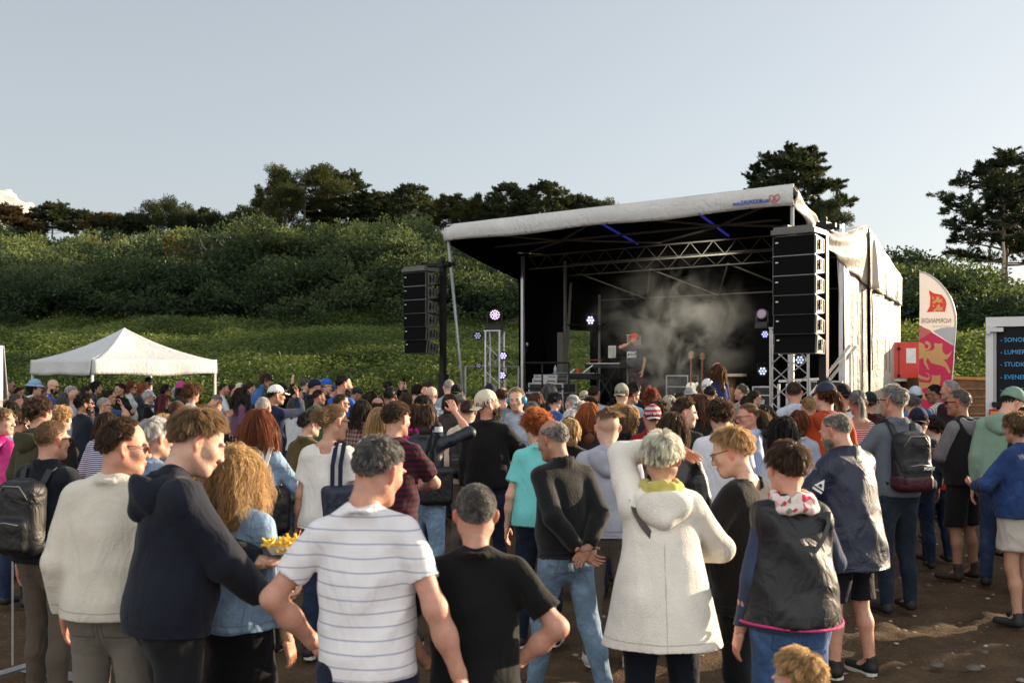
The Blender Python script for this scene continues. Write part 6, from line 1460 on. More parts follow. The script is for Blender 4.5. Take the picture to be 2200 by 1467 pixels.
for k in range(9): m.box((0, -.035, .15 + k * (zt_ - .2) / 9), (1.22, .02, .03))
m.build('rib', plain('rust2', (.20, .10, .045), .8, var=.4), o); m = MB(); m.bar((-.64, -.03, zt_ + .02), (.64, -.03, zt_ - .02), .06); m.bar((.62, -.04, 0), (.62, -.04, zt_), .06); m.bar((-.64, .0, zt_ + .04), (-.1, .2, zt_ + .14), .03); m.build('rim', plain('rust3', (.34, .17, .05), .7, var=.3), o)
def barrier(p, ang, label, L=2.2):
    o = thing('crowd_barrier', label, 'barrier', (p[0], p[1], 0), ang, 'steel crowd barriers'); m = MB(); m.tube([(-L / 2, 0, .12), (-L / 2, 0, 1.02), (-L / 2 + .08, 0, 1.1), (L / 2 - .08, 0, 1.1), (L / 2, 0, 1.02), (L / 2, 0, .12), (-L / 2, 0, .16)], .02, 6); m.build('frame', GALV, o); m = MB()
    for k in range(17): m.tube([(-L / 2 + .12 * (k + 1), 0, .16), (-L / 2 + .12 * (k + 1), 0, 1.1)], .008, 4)
    m.build('bars', GALV, o)
    for s in (-1, 1): m = MB(); m.bar((s * (L / 2 - .2), -.3, .02), (s * (L / 2 - .2), .3, .02), .04); m.bar((s * (L / 2 - .2), 0, .02), (s * (L / 2 - .2), 0, .16), .04); m.build('foot', GALV, o)
    return o
barrier(px(2092, 0, 16.8), .10, 'steel crowd barrier in front of the rusty skip', 2.4)
barrier(px(-172, 0, 5.4), 1.15, 'steel crowd barrier in the left foreground corner')
# truck
TD_ = 12.6; tx = (2118 - CX) / FPX * TD_; tw, th2, tl = 2.3, HC + (793 - 682) / FPX * TD_, 4.2
truck = thing('box_truck', 'white box truck with a dark lettered rear door parked at the right', 'truck', (tx, TD_, 0), radians(-27)); TW = plain('truck_white', (.62, .62, .62), .35, var=.05); zb_ = .62
m = MB(); m.box((tw / 2, tl / 2, (zb_ + th2) / 2), (tw, tl, th2 - zb_)); m.build('box_body', TW, truck)
m = MB(); fr = .088; 
m.box((fr / 2, -.03, (zb_ + th2) / 2), (fr, .06, th2 - zb_)); m.box((tw - fr / 2, -.03, (zb_ + th2) / 2), (fr, .06, th2 - zb_)); m.box((tw / 2, -.03, th2 - .06), (tw - 2 * fr, .06, .12)); m.build('door_frame', TW, truck)
dz0, dz1 = zb_ + .1, th2 - .12
door = MB().box((tw / 2, -.015, (dz0 + dz1) / 2), (tw - 2 * fr - .02, .03, dz1 - dz0)).build('rear_door', plain('door_grey', (.010, .011, .014), .6, var=.15, sc=2, spec=.15), truck)
MB().box((fr + .018, -.045, (dz0 + dz1) / 2), (.030, .04, dz1 - dz0)).build('door_seal', plain('seal', (.35, .35, .37), .5), truck); MB().box((.10, -.085, th2 - .16), (.20, .03, .05)).box((.03, -.09, th2 - .16), (.04, .04, .10)).build('hinge', ALU, truck)
CYAN = plain('cyan_print', (.06, .36, .72), .5)
for w_, yy__ in (('- SONORISATION', 700), ('- LUMIERE', 757), ('- STUDIO', 783), ('- EVENEMENTIEL', 810), ('- ATELIERS', 837)):
    yy__ += 0 if not w_.startswith('- SON') else 31
    text(w_, .078, (.165, -.036, HC - (yy__ + 4 - HY) * TD_ / FPX), (radians(90), 0, 0), CYAN, door, sx=.92, ext=.001)
o = MB().box((.10, -.09, 1.22), (.12, .06, .40)).build('tail_light', plain('taillamp', (.42, .015, .01), .25), truck); MB().box((.10, -.125, 1.35), (.09, .012, .09)).build('amber_lens', plain('amber', (.75, .22, .02), .3), o); MB().box((.10, -.125, 1.12), (.09, .012, .06)).build('reversing_lens', plain('clearlens', (.7, .65, .62), .2), o); MB().box((.12, -.08, 1.48), (.10, .06, .06)).build('marker_light', DARKMETAL, truck)
m = MB(); m.box((tw / 2, .0, .52), (tw, .10, .14)); m.build('bumper', DARKMETAL, truck)
m = MB(); m.box((tw / 2, tl + .9, 1.15), (2.0, 1.6, 1.5), taper=.9); m.build('cab', TW, truck)
for a in (.28, tw - .28):
    for b in (1.0, tl + 1.1): w_o = MB().lathe([(.2, -.11), (.36, -.11), (.37, 0), (.36, .11), (.2, .11)], (a, b, .37), 20, align((1, 0, 0))).build('wheel', plain('tyre', (.02, .02, .02), .8), truck, 'auto'); MB().lathe([(.19, -.12), (.20, .12)], (a, b, .37), 16, align((1, 0, 0))).build('rim', GALV, w_o, 'auto')
# unseen vans added right of frame to shade the earth, leaving a sunlit strip
def van(x, y, label, col):
    o = thing('shade_van', label, 'van', (x, y, 0), 0, 'vans parked beyond the right frame edge'); F = Field((-1.1, -2.6, .2), (1.1, 2.6, 2.7), .05); F.rbox((0, .35, 1.38), (.98, 2.05, 1.03), .18, k=0); F.rbox((0, -1.9, 1.0), (.94, .55, .60), .22, k=.15)  # added unseen van, there only to shade the ground
    for a in (-1, 1):
        for b in (-1.55, 1.55): F.cap((a * .7, b, .36), (a * 1.1, b, .36), .42, k=.02, op='sub')
    F.clip((0, 0, .36), (0, 0, -1)); V, Q = F.mesh(); mesh_np('van_body', V, Q, plain('van_' + col, col, .3), o)
    for a in (-1, 1): MB().box((a * .985, -.95, 1.78), (.02, .8, .5)).build('window', plain('van_glass', (.02, .025, .03), .08), o)
    MB().box((0, -1.72, 1.85), (1.6, .03, .6), R3(0, 0, 0)).build('windscreen', plain('van_glass', (.02, .025, .03), .08), o)
    for a in (-.86, .86):
        for b in (-1.55, 1.55): w_o = MB().lathe([(.2, -.11), (.33, -.11), (.35, 0), (.33, .11), (.2, .11)], (a, b, .35), 20, align((1, 0, 0))).build('wheel', plain('tyre', (.02, .02, .02), .8), o, 'auto'); MB().lathe([(.19, -.12), (.20, .12)], (a, b, .35), 14, align((1, 0, 0))).build('rim', GALV, w_o, 'auto')
van(12.0, 13.75, 'white van parked farther off beyond the right frame edge', 'c8c8c8'); van(12.0, 8.10, 'dark blue van parked nearer beyond the right frame edge', '1c2a48')  # both vans added unseen, only to cast shade
# stones on the ground
M_ = MB(); rs = np.random.RandomState(77)
st = []
for i in range(520):
    y = rs.uniform(3.5, 13) ; a = rs.uniform(700, 2250); x = (a - CX) / FPX * y; r = abs(rs.normal()) * .012 + .006; z = float(gz(np.array([x]), np.array([y]))[0]); V = nrm_rows(rs.normal(size=(8, 3))) * r * rs.uniform(.6, 1.2, (8, 1)) * (1.3, 1.0, .5); M_.lathe([(r * .4, -r * .3), (r * 1.0, 0), (r * .6, r * .35)], (x, y, z), 6)
st_ = M_.build('pebbles', plain('pebble', (.30, .26, .21), .9, var=.5, sc=3), None); tag(st_, 'small pale pebbles scattered over the bare earth', 'pebbles', kind='stuff')
o = None
for i, (qx, qy, r, l) in enumerate(((2010, 1425, .05, 'flat grey stone half sunk in the earth at lower right'), (2090, 1432, .055, 'larger flat stone beside the strip of light'), (1995, 1255, .035, 'pale rounded stone near the walking boots'), (2115, 1398, .03, 'small stone between the light strip and the skirt'))):
    dd = HC / ((qy - HY) / FPX); F = Field((-.25, -.25, -.1), (.25, .25, .12), .012); rs = np.random.RandomState(i); F.ell((0, 0, -.01), (r, r * .8, r * .35), k=.0); F.ell((r * .4, .02, -.01), (r * .6, r * .5, r * .3), k=.03); V, Q = F.mesh(); V = fold(V, vnormals(V, Q), i, .008); o = mesh_np('stone', V, Q, plain('stonegrey', (.11, .095, .075), .9, var=.3, bumpy=.01)); o.location = ((qx - CX) / FPX * dd, dd, 0); tag(o, l, 'stone', 'stones in the earth')
# ------------------------------------------------------------------ the crowd
def T(kind, fab, col, **o): return (kind, fab, col, o)
def B(kind, col, **o): return (kind, col, o)
JN, DK, GR, NV = B('jeans', '2a3a58'), B('trousers', '17181c'), B('trousers', '5a5550'), B('jeans', '151d30')
POSES['raised'] = ((.20, .16, 1.70), (1, .2, -.3), (-.45, .3, .75), (-.2, .6, -.7), .30)
POSES['lowhold'] = ((.10, .34, 1.02), (1, -.5, -.3), (.0, 1, -.12), (-.5, 0, .8), .55)
POSES['tray'] = ((.04, .36, 1.12), (1, -.4, -.5), (.1, 1, 0), (0, 0, 1), .45)
POSES['elbowout'] = ((.24, .08, 1.00), (1, -.6, 0), (-.5, .5, -.5), (-1, 0, 0), .4)
POSES['baby'] = ((.10, .24, 1.16), (1, -.3, -.3), (-.6, .6, .2), (-.6, -.3, .4), .5)
POSES['hang'] = ((.32, -.02, .89), (.35, -1, 0), None, (-1, 0, 0), .30)
POSES['around'] = ((.43, -.36, 1.30), (.3, .2, -1), (.75, -.25, .25), (.2, 1, 0), .15)
POSES['hangfwd'] = ((.235, .16, .93), (.4, -1, 0), None, (-1, 0, 0), .35)
N_P = [0]
def p(x, y, d, label, yaw=None, look=None, **k):
    X = (x - CX) / FPX * d
    rs = np.random.RandomState(int(x * 7 + y)); 
    if yaw is None: yaw = -math.degrees(math.atan2(2.4 - X, 21.5 - d)) + rs.uniform(-9, 9)
    look = None if look is None else look + math.degrees(math.atan2(-X, d))
    hy = 0 if look is None else (look - yaw + 180) % 360 - 180
    k.setdefault('hs', 1.01)
    if abs(hy) > 70: tw = math.copysign(abs(hy) - 70, hy); k['twist'] = k.get('twist', 0) + max(-35, min(35, tw)); hy -= max(-35, min(35, tw))
    k.setdefault('skin', ['fair', 'fair', 'mid', 'red'][rs.randint(4)]); k.setdefault('fat', rs.uniform(.1, .5))
    k.setdefault('hr', rs.uniform(-4, 4)); k.setdefault('hp', rs.uniform(-3, 8)); k.setdefault('lean', rs.uniform(0, 4))
    if 'feet' not in k:
        a = rs.uniform(-.05, .07); k['feet'] = ((-.12, a), (.12 + rs.uniform(0, .03), -a * .6))
    N_P[0] += 1; return person(x, y, d, label, yaw=yaw, hy=hy, **k)
F1 = dict(fem=True)
# ---- front figures
p(432, 880, 3.95, 'teenager with tousled dark-blond hair in a navy hoodie bowing his head', yaw=-58, look=-84, hp=20, hair='mop', hlen=1.0, hc='dirty', skin='fair', top=T('hoodie', 'cotton', '171b28', hood=1, ease=.012), bot=DK, arms=('tray', 'lowhold'), acc=(('fries', 0),), lean=3, fat=.1, hr=-3)
p(268, 899, 4.3, 'man in a beige sweatshirt and sunglasses looking right in profile', yaw=-6, look=-84, hp=4, hair='short', hk='rec', hc='brown', skin='red', top=T('hoodie', 'knit', 'cbc5b8', ease=.012), bot=B('trousers', '6e6860'), arms=('down', 'down'), acc=(('sunglasses', '17130f', '5a2a08'),), fat=.45, hr=4)
p(113, 903, 5.7, 'man with cropped sandy hair in a navy jacket with black backpack', yaw=-18, look=-52, hair='crop', hc='dirty', skin='red', top=T('jacket', 'cotton', '10141f', collar='stand', ease=.01), bot=B('trousers', '554c42'), arms=('down', 'hold'), acc=(('backpack', '0b0c10'), ('glasses', '101010')), fat=.5)
p(497, 968, 4.3, 'woman with long wavy blonde hair in a faded denim jacket', yaw=-20, look=-5, hp=10, hr=-12, hair='curlylong', hlen=1.05, hc='blond', top=T('jacket', 'denim', '86a0bb', hem=.92), bot=B('skirt', '0c0c0f', hem=.2), arms=('hold', 'down'), acc=(('crossstrap', '0b0b0b', 1),), **F1)
p(818, 937, 3.5, 'man in a white t-shirt with thin navy stripes and grey curls', yaw=-8, look=-40, hp=14, hr=10, lean=3, roll=-3, hair='short', hc='pepper', skin='red', top=T('tee', 'cotton', 'dedcdf', c2='a2a7b8', per=.046, duty=.11, ease=.0), bot=B('jeans', '1a2236'), arms=('elbowout', 'hang'), fat=.3, hk='norm')
p(1022, 1040, 3.55, 'balding man in a plain black t-shirt with hands on hips', yaw=0, look=4, hp=3, hair='crop', hlen=1.3, hc='pepper', skin='red', top=T('tee', 'cotton', '0b0b0c', ease=.008, sleeve=.74), bot=B('trousers', '20242e'), arms=('hip', 'hip'), acc=(('belt', '7a3510'),), fat=.35)
p(1185, 903, 5.85, 'balding grey man in a black fleece with hands behind his back', yaw=32, look=52, hp=10, hair='short', hc='grey', bald=.72, skin='tan', top=T('jacket', 'fleece', '101114', collar='stand'), bot=B('jeans', '6f87a0'), arms=('behind', 'behind'), feet=((-.10, .22), (.14, -.20)), lean=7, fat=.3)
p(1423, 926, 4.5, 'woman in a long cream wool coat shading her eyes', yaw=-2, look=-10, hair='pixie', hc='platinum', hp=0, top=T('coat', 'fleece', 'e6e2d8', hood=1, flare=.085, hem=.75, ease=.004), bot=B('trousers', '121825'), arms=('shade', 'baby'), acc=(('crossstrap', '2a160c', 1, .03), ('scarf', 'b9b060')), **F1)
p(1568, 919, 4.9, 'woman with short blonde curls, glasses and black cardigan looking down left', yaw=50, look=82, hp=16, hair='mop', hc='blond', skin='fair', top=T('tee', 'cotton', '14905c', lowneck=1), over=T('jacket', 'knit', '0c0c0d', lowneck=1, hem=.80, open=.001), bot=DK, arms=('hold', 'down'), acc=(('glasses', '1a1212'),), fat=.5, **F1)
p(1690, 948, 4.3, 'woman in a black gilet with flowered scarf and denim jeans', yaw=8, look=28, hp=8, hair='pixie', hc='brown', top=T('long', 'cotton', '38415a', hem=.90), over=T('vest', 'shell', '0f1015', hem=.93, ease=.012, trim='c8407a'), bot=B('jeans', '3d5b85'), arms=('down', 'hold'), acc=(('crossstrap', '0d0f14', -1, .02), ('scarf', 'floral')), fat=.55, **F1)
p(1792, 886, 6.3, 'grey-bearded man in a long navy sailing jacket and shorts', yaw=34, look=62, hp=14, hair='short', hk='high', bald=.15, hc='grey', beard='short', skin='red', top=T('coat', 'shell', '131b33', hem=.72, collar='stand', ease=.016, flare=.06), bot=B('shorts', '11131a'), arms=('hold', 'hold'), acc=(('cup', 0, 'd8d8d8'), ('sleevebadge', 0)), lean=4, fat=.75, shoes='101010')
p(1919, 826, 7.9, 'grey-haired man in a heather jumper carrying a black and maroon backpack', yaw=14, look=50, hair='mop', hlen=.6, hc='grey', skin='red', top=T('long', 'heather', '5c626c', collar='stand'), bot=B('jeans', '1c2634'), arms=('hold', 'hold'), acc=(('backpack', '0d0e11', '3a0d1c'), ('bagtext', 'PONY', .034, .02, 1.125), ('glasses', '15100c')), fat=.3, shoes='1c1a18b')
p(2059, 836, 9.1, 'man in sunglasses with grey hoodie, black vest and shorts', yaw=38, look=76, hair='short', hc='pepper', skin='tan', top=T('hoodie', 'heather', '6b6c6f', hood=1), over=T('vest', 'cotton', '121215'), bot=B('shorts', '101114'), arms=('fold', 'fold'), acc=('sunglasses',), shoes='2a2018b', fat=.3)
p(2183, 886, 7.5, 'woman with blonde curls, navy denim jacket and short white skirt', yaw=30, look=40, hair='curly', hlen=.7, hc='dirty', top=T('jacket', 'denim', '253c6b', hem=.90, ease=.01), bot=B('skirt', 'bdb8ae', hem=.62, flare=.02), arms=('hold', 'hold'), fat=.65, shoes='20232a', **F1)
p(1712, 1394, 3.2, 'small child with fair tousled hair at the very front', yaw=40, look=60, hair='mop', hlen=1.1, hc='blond', hs=1.42, top=T('long', 'cotton', '5a4a52'), bot=JN, h=None, hp=8)
# ---- second rank
p(85, 853, 8.0, 'man with curly brown hair in an olive hoodie', look=-45, hair='curly', hlen=.75, hc='brown', top=T('hoodie', 'cotton', '3b3a26', hood=1), bot=DK)
p(134, 873, 9.4, 'woman with short fair curls behind the olive hoodie', look=-35, hair='curly', hlen=.55, hc='blond', top=T('jacket', 'cotton', '1c1a18'), **F1)
p(335, 898, 5.9, 'woman with silver bob and pale blue jacket beside the beige sweatshirt', look=-62, hair='pixie', hlen=1.2, hc='silver', top=T('jacket', 'denim', '7b8ca6'), arms=('hold', 'down'), **F1)
p(354, 891, 9.6, 'woman with fair curls and dark sunglasses facing right', look=-100, hair='curly', hlen=.5, hc='blond', top=T('jacket', 'denim', '5a6f92'), acc=('sunglasses',), **F1)
p(232, 884, 9.0, 'woman with long brown hair and glasses beside the bearded man', look=-50, hair='long', hc='brown', top=T('long', 'cotton', 'c3cad6', c2='26406a', per=.02), acc=('glasses',), **F1)
p(6, 874, 8.2, 'woman with pale fringe and bright pink jacket at the frame edge', look=-120, hair='bob', hc='dirty', top=T('jacket', 'shell', 'c01a78', hood=1), **F1)
p(559, 877, 6.8, 'woman with long auburn hair, light denim jacket and black tote bag', look=-25, hair='long', hlen=.95, hc='auburn', top=T('jacket', 'denim', '8aa5c0', collar='stand'), bot=DK, acc=(('shoulderbag', '0e0f12', 'd0ccc4', 1),), arms=('down', 'hold'), **F1)
p(666, 882, 8.6, 'woman with short dark hair and olive corduroy jacket', look=-62, hair='mop', hc='dark', top=T('jacket', 'knit', '4d4220', collar='stand'), hp=4, **F1)
p(719, 868, 6.7, 'woman with pinned-up fair curls in a low-backed white t-shirt', look=-55, hair='tied', hc='dirty', acc=('bun', 'sunglasses', ('shoulderbag', '1b2238', '1b2238', 1)), top=T('tee', 'cotton', 'd3d0cc', lowneck=1, ease=.02), skin='mid', **F1)
p(566, 853, 10.6, 'man with cropped white hair in a navy-striped sailor top', look=-30, hair='crop', hc='silver', skin='red', top=T('long', 'cotton', 'd4d2d0', c2='28335e', per=.045, duty=.38))
p(594, 828, 12.4, 'man in a white baseball cap and navy jumper shading his eyes', look=-75, hair='short', hc='black', skin='tan', acc=(('cap', 'dcd8d4'),), top=T('long', 'cotton', '18243f'), arms=('down', 'film'))
p(739, 805, 13.4, 'tall dark-bearded man in a royal blue t-shirt', look=-72, hair='short', hc='black', beard='full', skin='red', top=T('tee', 'cotton', '2c56a8'), arms=('fold', 'fold'))
p(686, 837, 14.8, 'dark-haired man in a faded green t-shirt looking right', look=-78, hair='short', hc='black', skin='tan', top=T('tee', 'cotton', '3f5a48'))
p(734, 846, 12.2, 'brown-haired man in narrow sunglasses below the tall bearded man', look=-75, hair='short', hc='brown', acc=('sunglasses',), top=T('tee', 'cotton', '30343e'))
p(677, 815, 16.0, 'man in a navy baseball cap with a white mark', look=-70, hair='short', hc='dark', acc=(('cap', '141c33'),), top=T('jacket', 'cotton', '0e0f14'), arms=('down', 'mouth'))
p(702, 814, 17.2, 'person in a bright blue baseball cap', look=-80, hair='short', hc='grey', acc=(('cap', '2358b8'), 'glasses'), top=T('jacket', 'cotton', '15171c'))
p(657, 812, 18.6, 'tall grey-haired man standing against the dark hedge', look=-60, hair='short', hc='pepper', top=T('tee', 'cotton', '1b1e28'))
p(718, 825, 18.0, 'grey-haired man in sunglasses between the blue cap and the beard', look=-50, hair='short', hc='pepper', acc=('sunglasses',), top=T('long', 'cotton', '6b6a64'))
p(639, 832, 16.2, 'dark-haired woman with sunglasses pushed up looking right', look=-80, hair='tied', hc='dark', acc=('topsunglasses', 'pony'), top=T('jacket', 'cotton', '16181f'), **F1)
p(637, 852, 14.0, 'woman with long grey curls next to the white baseball cap', look=-40, hair='curlylong', hc='pepper', top=T('long', 'cotton', 'b8bcc2'), **F1)
p(606, 826, 17.5, 'person in a black beanie waving an open hand', look=-60, hair='short', hc='black', acc=(('capbeanie', '111216'),), top=T('jacket', 'cotton', '101216'), arms=('down', 'wave'))
p(573, 802, 17.0, 'child in a blue denim gilet carried high above the crowd', yaw=-50, look=-85, hair='long', hc='brown', hlen=.7, hs=1.35, h=1.15, top=T('long', 'denim', '3a5d92'), bot=JN, lean=26, sitting=True, **F1)
p(519, 831, 16.0, 'woman with very long dark hair and a mauve top', look=-45, hair='wavy', hlen=1.2, hc='dark', top=T('long', 'cotton', '6b4a63'), **F1)
p(538, 820, 18.0, 'person with sunglasses on light brown hair near the raised child', look=-60, hair='tied', hc='brown', acc=('topsunglasses', 'bun'), top=T('tee', 'cotton', '4a4038'), **F1)
p(481, 824, 19.2, 'stubbly man in a white rain jacket turned to the right', look=-85, hair='crop', hc='dark', beard='stubble', skin='red', top=T('jacket', 'shell', 'b9bfc7', collar='stand'), arms=('hold', 'hold'))
p(501, 826, 19.6, 'pale young woman in a black t-shirt gazing upward', look=-80, hair='tied', hc='brown', hp=-12, top=T('tee', 'cotton', '0d0d10'), acc=('bun',), **F1)
p(516, 823, 21.0, 'person in a pale sun hat beside the gazing young woman', look=-70, hair='short', hc='grey', acc=(('capbucket', 'b9b49c'),), top=T('jacket', 'cotton', '26303a'))
p(467, 851, 15.2, 'bald man bowing his head with clapping hands', look=-60, hp=35, hair='buzz', hc='grey', top=T('tee', 'cotton', '20262e'), arms=('clap', 'clap'), lean=10)
p(413, 824, 13.2, 'young person with wild light-brown curls clapping', look=-30, hair='curly', hlen=1.15, hc='chestnut', top=T('tee', 'cotton', 'd6cfca'), arms=('clap', 'clap'), **F1)
p(391, 822, 17.2, 'person in a magenta knitted hat behind the wild curls', look=-40, hair='bob', hc='brown', acc=(('capbeanie', 'a03b78'),), top=T('jacket', 'cotton', '26222a'), **F1)
p(384, 867, 12.2, 'child in a furry brown hat low in the crowd', look=-40, hair='short', hc='brown', hs=1.25, acc=(('capbeanie', '3a1d10', 'fleece'),), top=T('jacket', 'cotton', '3a2018'))
p(384, 829, 18.2, 'woman with bobbed grey hair beside the magenta hat', look=-70, hair='bob', hlen=.7, hc='silver', top=T('jacket', 'cotton', '1b2028'), **F1)
p(351, 846, 15.0, 'woman with shaved temple, long wine-coloured hair and hoop earring', look=-88, hair='long', hlen=.9, hk='high', hc='wine', top=T('long', 'cotton', '4b5444'), arms=('hold', 'mouth'), acc=(('earring', 1),), **F1)
p(319, 840, 17.8, 'old woman with white hair and sunglasses in black', look=-65, hair='pixie', hc='white', acc=('sunglasses',), top=T('long', 'cotton', '0d0d10'), **F1)
p(357, 825, 20.2, 'dark-haired woman in glasses under the tent edge', look=-110, hair='bob', hc='black', acc=('glasses',), skin='tan', top=T('long', 'cotton', '20242a'), **F1)
p(320, 811, 22.4, 'man in a dark cap and checked shirt looking down', look=-150, hp=20, hair='short', hc='dark', skin='tan', acc=(('cap', '14161c'),), top=T('shirt', 'cotton', '24364f', c2='6a7f9c', per=.06, axis='check'), arms=('hold', 'hold'))
p(283, 818, 19.4, 'auburn-haired woman in sunglasses and a white zipped fleece', look=-115, hair='long', hlen=.6, hc='auburn', acc=('sunglasses',), top=T('jacket', 'fleece', 'c4c4c2', collar='stand'), **F1)
p(303, 822, 21.0, 'woman with ginger hair half hidden behind the white fleece', look=-60, hair='bob', hc='ginger', top=T('long', 'cotton', '2b2f33'), **F1)
p(257, 823, 19.0, 'woman with short dark hair in a black top looking left', look=130, hair='mop', hc='dark', top=T('long', 'cotton', '0c0c0e'), arms=('fold', 'fold'), **F1)
p(207, 818, 19.0, 'dark-haired woman with a white hairband in navy', look=-85, hair='bob', hlen=.8, hc='black', top=T('tee', 'cotton', '1b2440'), **F1)
p(236, 837, 15.0, 'man in thin glasses resting his chin on his hand', look=-72, hair='short', hk='high', hc='dark', acc=('glasses',), top=T('tee', 'cotton', '2b4668'), arms=('down', 'mouth'))
p(225, 854, 13.6, 'woman with cropped silver hair and black-rimmed glasses', look=-82, hair='crop', hlen=1.5, hc='silver', acc=('glasses',), top=T('long', 'cotton', '101216'), **F1)
p(183, 845, 12.2, 'bearded man with thick dark curls and a navy short-sleeved shirt', look=-85, hair='curly', hlen=.85, hc='black', beard='short', skin='tan', acc=('sunglasses',), top=T('tee', 'cotton', '171d2e'), arms=('hold', 'hold'))
p(186, 830, 17.0, 'man in wraparound sunglasses behind the thick dark curls', look=-70, hair='short', hc='dark', acc=('sunglasses',), top=T('tee', 'cotton', '32465e'))
p(160, 837, 14.8, 'bald man with reddish scalp seen from behind', look=-38, hair='bald', hc='grey', skin='red', top=T('shirt', 'cotton', '8793a0'))
p(137, 843, 16.4, 'person with straight grey hair beside the bald reddish scalp', look=-30, hair='bob', hc='pepper', top=T('jacket', 'cotton', '2b2c30'), **F1)
p(154, 828, 18.2, 'woman with grey-blonde fringe in a red coat', look=-60, hair='bob', hlen=.7, hc='silver', top=T('jacket', 'cotton', '8c1420'), **F1)
p(115, 815, 17.8, 'bald man with dark beard and glasses in a blue football shirt', look=-125, hair='bald', hc='dark', beard='short', acc=('glasses',), top=T('tee', 'shell', '2440a0'))
p(76, 814, 16.0, 'smiling woman in a pale blue sun hat and white top', look=-80, hair='bob', hlen=.7, hc='dark', acc=(('capbucket', '7d9cb8'),), top=T('long', 'cotton', 'd4d6da'), **F1)
p(92, 824, 19.0, 'fair woman just behind the pale blue sun hat', look=-85, hair='bob', hc='dirty', top=T('long', 'cotton', '5e5a52'), **F1)
p(43, 832, 20.0, 'small woman in glasses with a hand at her mouth', look=-95, hair='tied', hc='black', acc=('glasses',), skin='tan', top=T('long', 'cotton', '26282c'), arms=('down', 'mouth'), **F1)
p(20, 814, 19.0, 'grey man in blue mirrored sunglasses', look=-95, hair='short', hc='pepper', skin='tan', acc=(('sunglasses', '14181c', '2a6ea8'),), beard='stubble', top=T('long', 'cotton', '23262b'))
p(12, 838, 16.4, 'red-faced bald man at the left frame edge', look=-60, hair='bald', hc='grey', skin='red', top=T('tee', 'cotton', '3d4450'))
p(36, 846, 13.6, 'greying man with sunglasses pushed up on his head', look=-78, hair='short', hk='high', hc='pepper', acc=('topsunglasses',), skin='red', top=T('shirt', 'cotton', '8a98a8'), arms=('down', 'mouth'))
p(54, 852, 15.6, 'woman with brown-grey hair behind the pushed-up sunglasses', look=-70, hair='bob', hc='pepper', top=T('long', 'cotton', '6b7680'), **F1)
p(22, 860, 10.8, 'black-haired woman holding a phone to her face', look=-60, hair='bob', hc='black', top=T('long', 'cotton', '17181c'), arms=('down', 'phone'), acc=(('phone', 1),), **F1)
p(32, 882, 9.2, 'woman in round glasses with clasped hands near the frame edge', look=-80, hair='bob', hlen=.7, hc='brown', acc=('glasses',), top=T('long', 'cotton', 'b6c0cc'), arms=('mouth', 'mouth'), **F1)
p(58, 872, 11.6, 'man in a pale shirt with a camera strap at the left', look=-70, hair='short', hc='grey', top=T('shirt', 'cotton', 'c2cad4'), arms=('hold', 'hold'))
# ---- middle left
p(768, 834, 17.0, 'child in a dark green cap and bright blue jacket looking down', look=-80, hp=22, hair='short', hc='dark', skin='tan', acc=(('cap', '1b2a2c'),), top=T('jacket', 'cotton', '1f6ab4'))
p(834, 818, 17.6, 'dark-haired person against the hedge with raised phone', look=-20, hair='short', hc='black', top=T('jacket', 'cotton', '131416'), arms=('film', 'film'), acc=(('phone', 1),))
p(838, 831, 12.6, 'person with cropped black hair in the middle of the left crowd', look=-15, hair='short', hc='black', skin='tan', top=T('jacket', 'cotton', '1a1416'))
p(872, 843, 13.6, 'person in a mustard jacket holding up a clenched hand', look=-15, hair='bob', hc='brown', top=T('jacket', 'knit', '8a5a18'), arms=('down', 'fist'), **F1)
p(797, 840, 15.4, 'dark-haired person behind the long dark waves', look=-30, hair='bob', hc='dark', top=T('long', 'cotton', '1f1a1c'), **F1)
p(812, 854, 12.0, 'bald man with a sunlit scalp behind the straight blonde hair', look=-20, hair='buzz', bald=.9, hc='brown', skin='red', top=T('shirt', 'cotton', '4a4248'))
p(779, 858, 11.2, 'woman with long dark waves and a plaid shirt', look=-20, hair='wavy', hc='dark', top=T('shirt', 'cotton', '8a7a72', c2='4a1420', per=.05, axis='check'), **F1)
p(815, 873, 8.6, 'woman with long straight blonde hair in a white hooded top', look=-15, hair='long', hlen=.85, hc='blond', top=T('hoodie', 'cotton', 'd6d6d8', hood=1), **F1)
p(853, 862, 6.9, 'man with brown curls and a maroon t-shirt striped at the sleeve', look=-42, hair='mop', hlen=.7, hc='brown', skin='red', beard='stubble', top=T('tee', 'cotton', '23151f', c2='4a1224', per=.04, ease=.008, sleeve=.8), bot=JN, arms=('down', 'hold'))
p(893, 866, 9.6, 'woman in a magenta top beside the brown curls', look=-20, hair='long', hlen=.7, hc='chestnut', top=T('long', 'cotton', 'b01a86'), **F1)
p(916, 867, 8.3, 'woman in a navy jacket stretching one arm up to shield the sun', look=-5, hair='bob', hlen=.75, hc='brown', top=T('jacket', 'shell', '141a2a', sleeve=1.25), bot=B('jeans', '7f9bb8', hem=.28), arms=('hold', 'raised'), acc=(('shoulderbag', '101318', '101318', 1),), **F1)
p(909, 848, 10.4, 'person with flat black hair and a white and navy backpack', look=0, hair='mop', hc='black', top=T('jacket', 'cotton', 'b8bcc4', c2='1c2438', per=.12), acc=(('backpack', '1c2438'),))
p(918, 820, 17.0, 'brown-haired man far back near the black tower', look=-30, hair='short', hc='brown', top=T('jacket', 'cotton', '1e2a3c'))
p(897, 826, 15.6, 'dark curly-haired person behind the mustard jacket', look=-20, hair='curly', hlen=.5, hc='dark', top=T('jacket', 'cotton', '26344c'))
p(927, 830, 13.2, 'shaven-headed man right behind the raised arm', look=-20, hair='bald', hc='grey', skin='fair', top=T('shirt', 'cotton', '7f93a8', c2='d0d4da', per=.05, axis='check'))
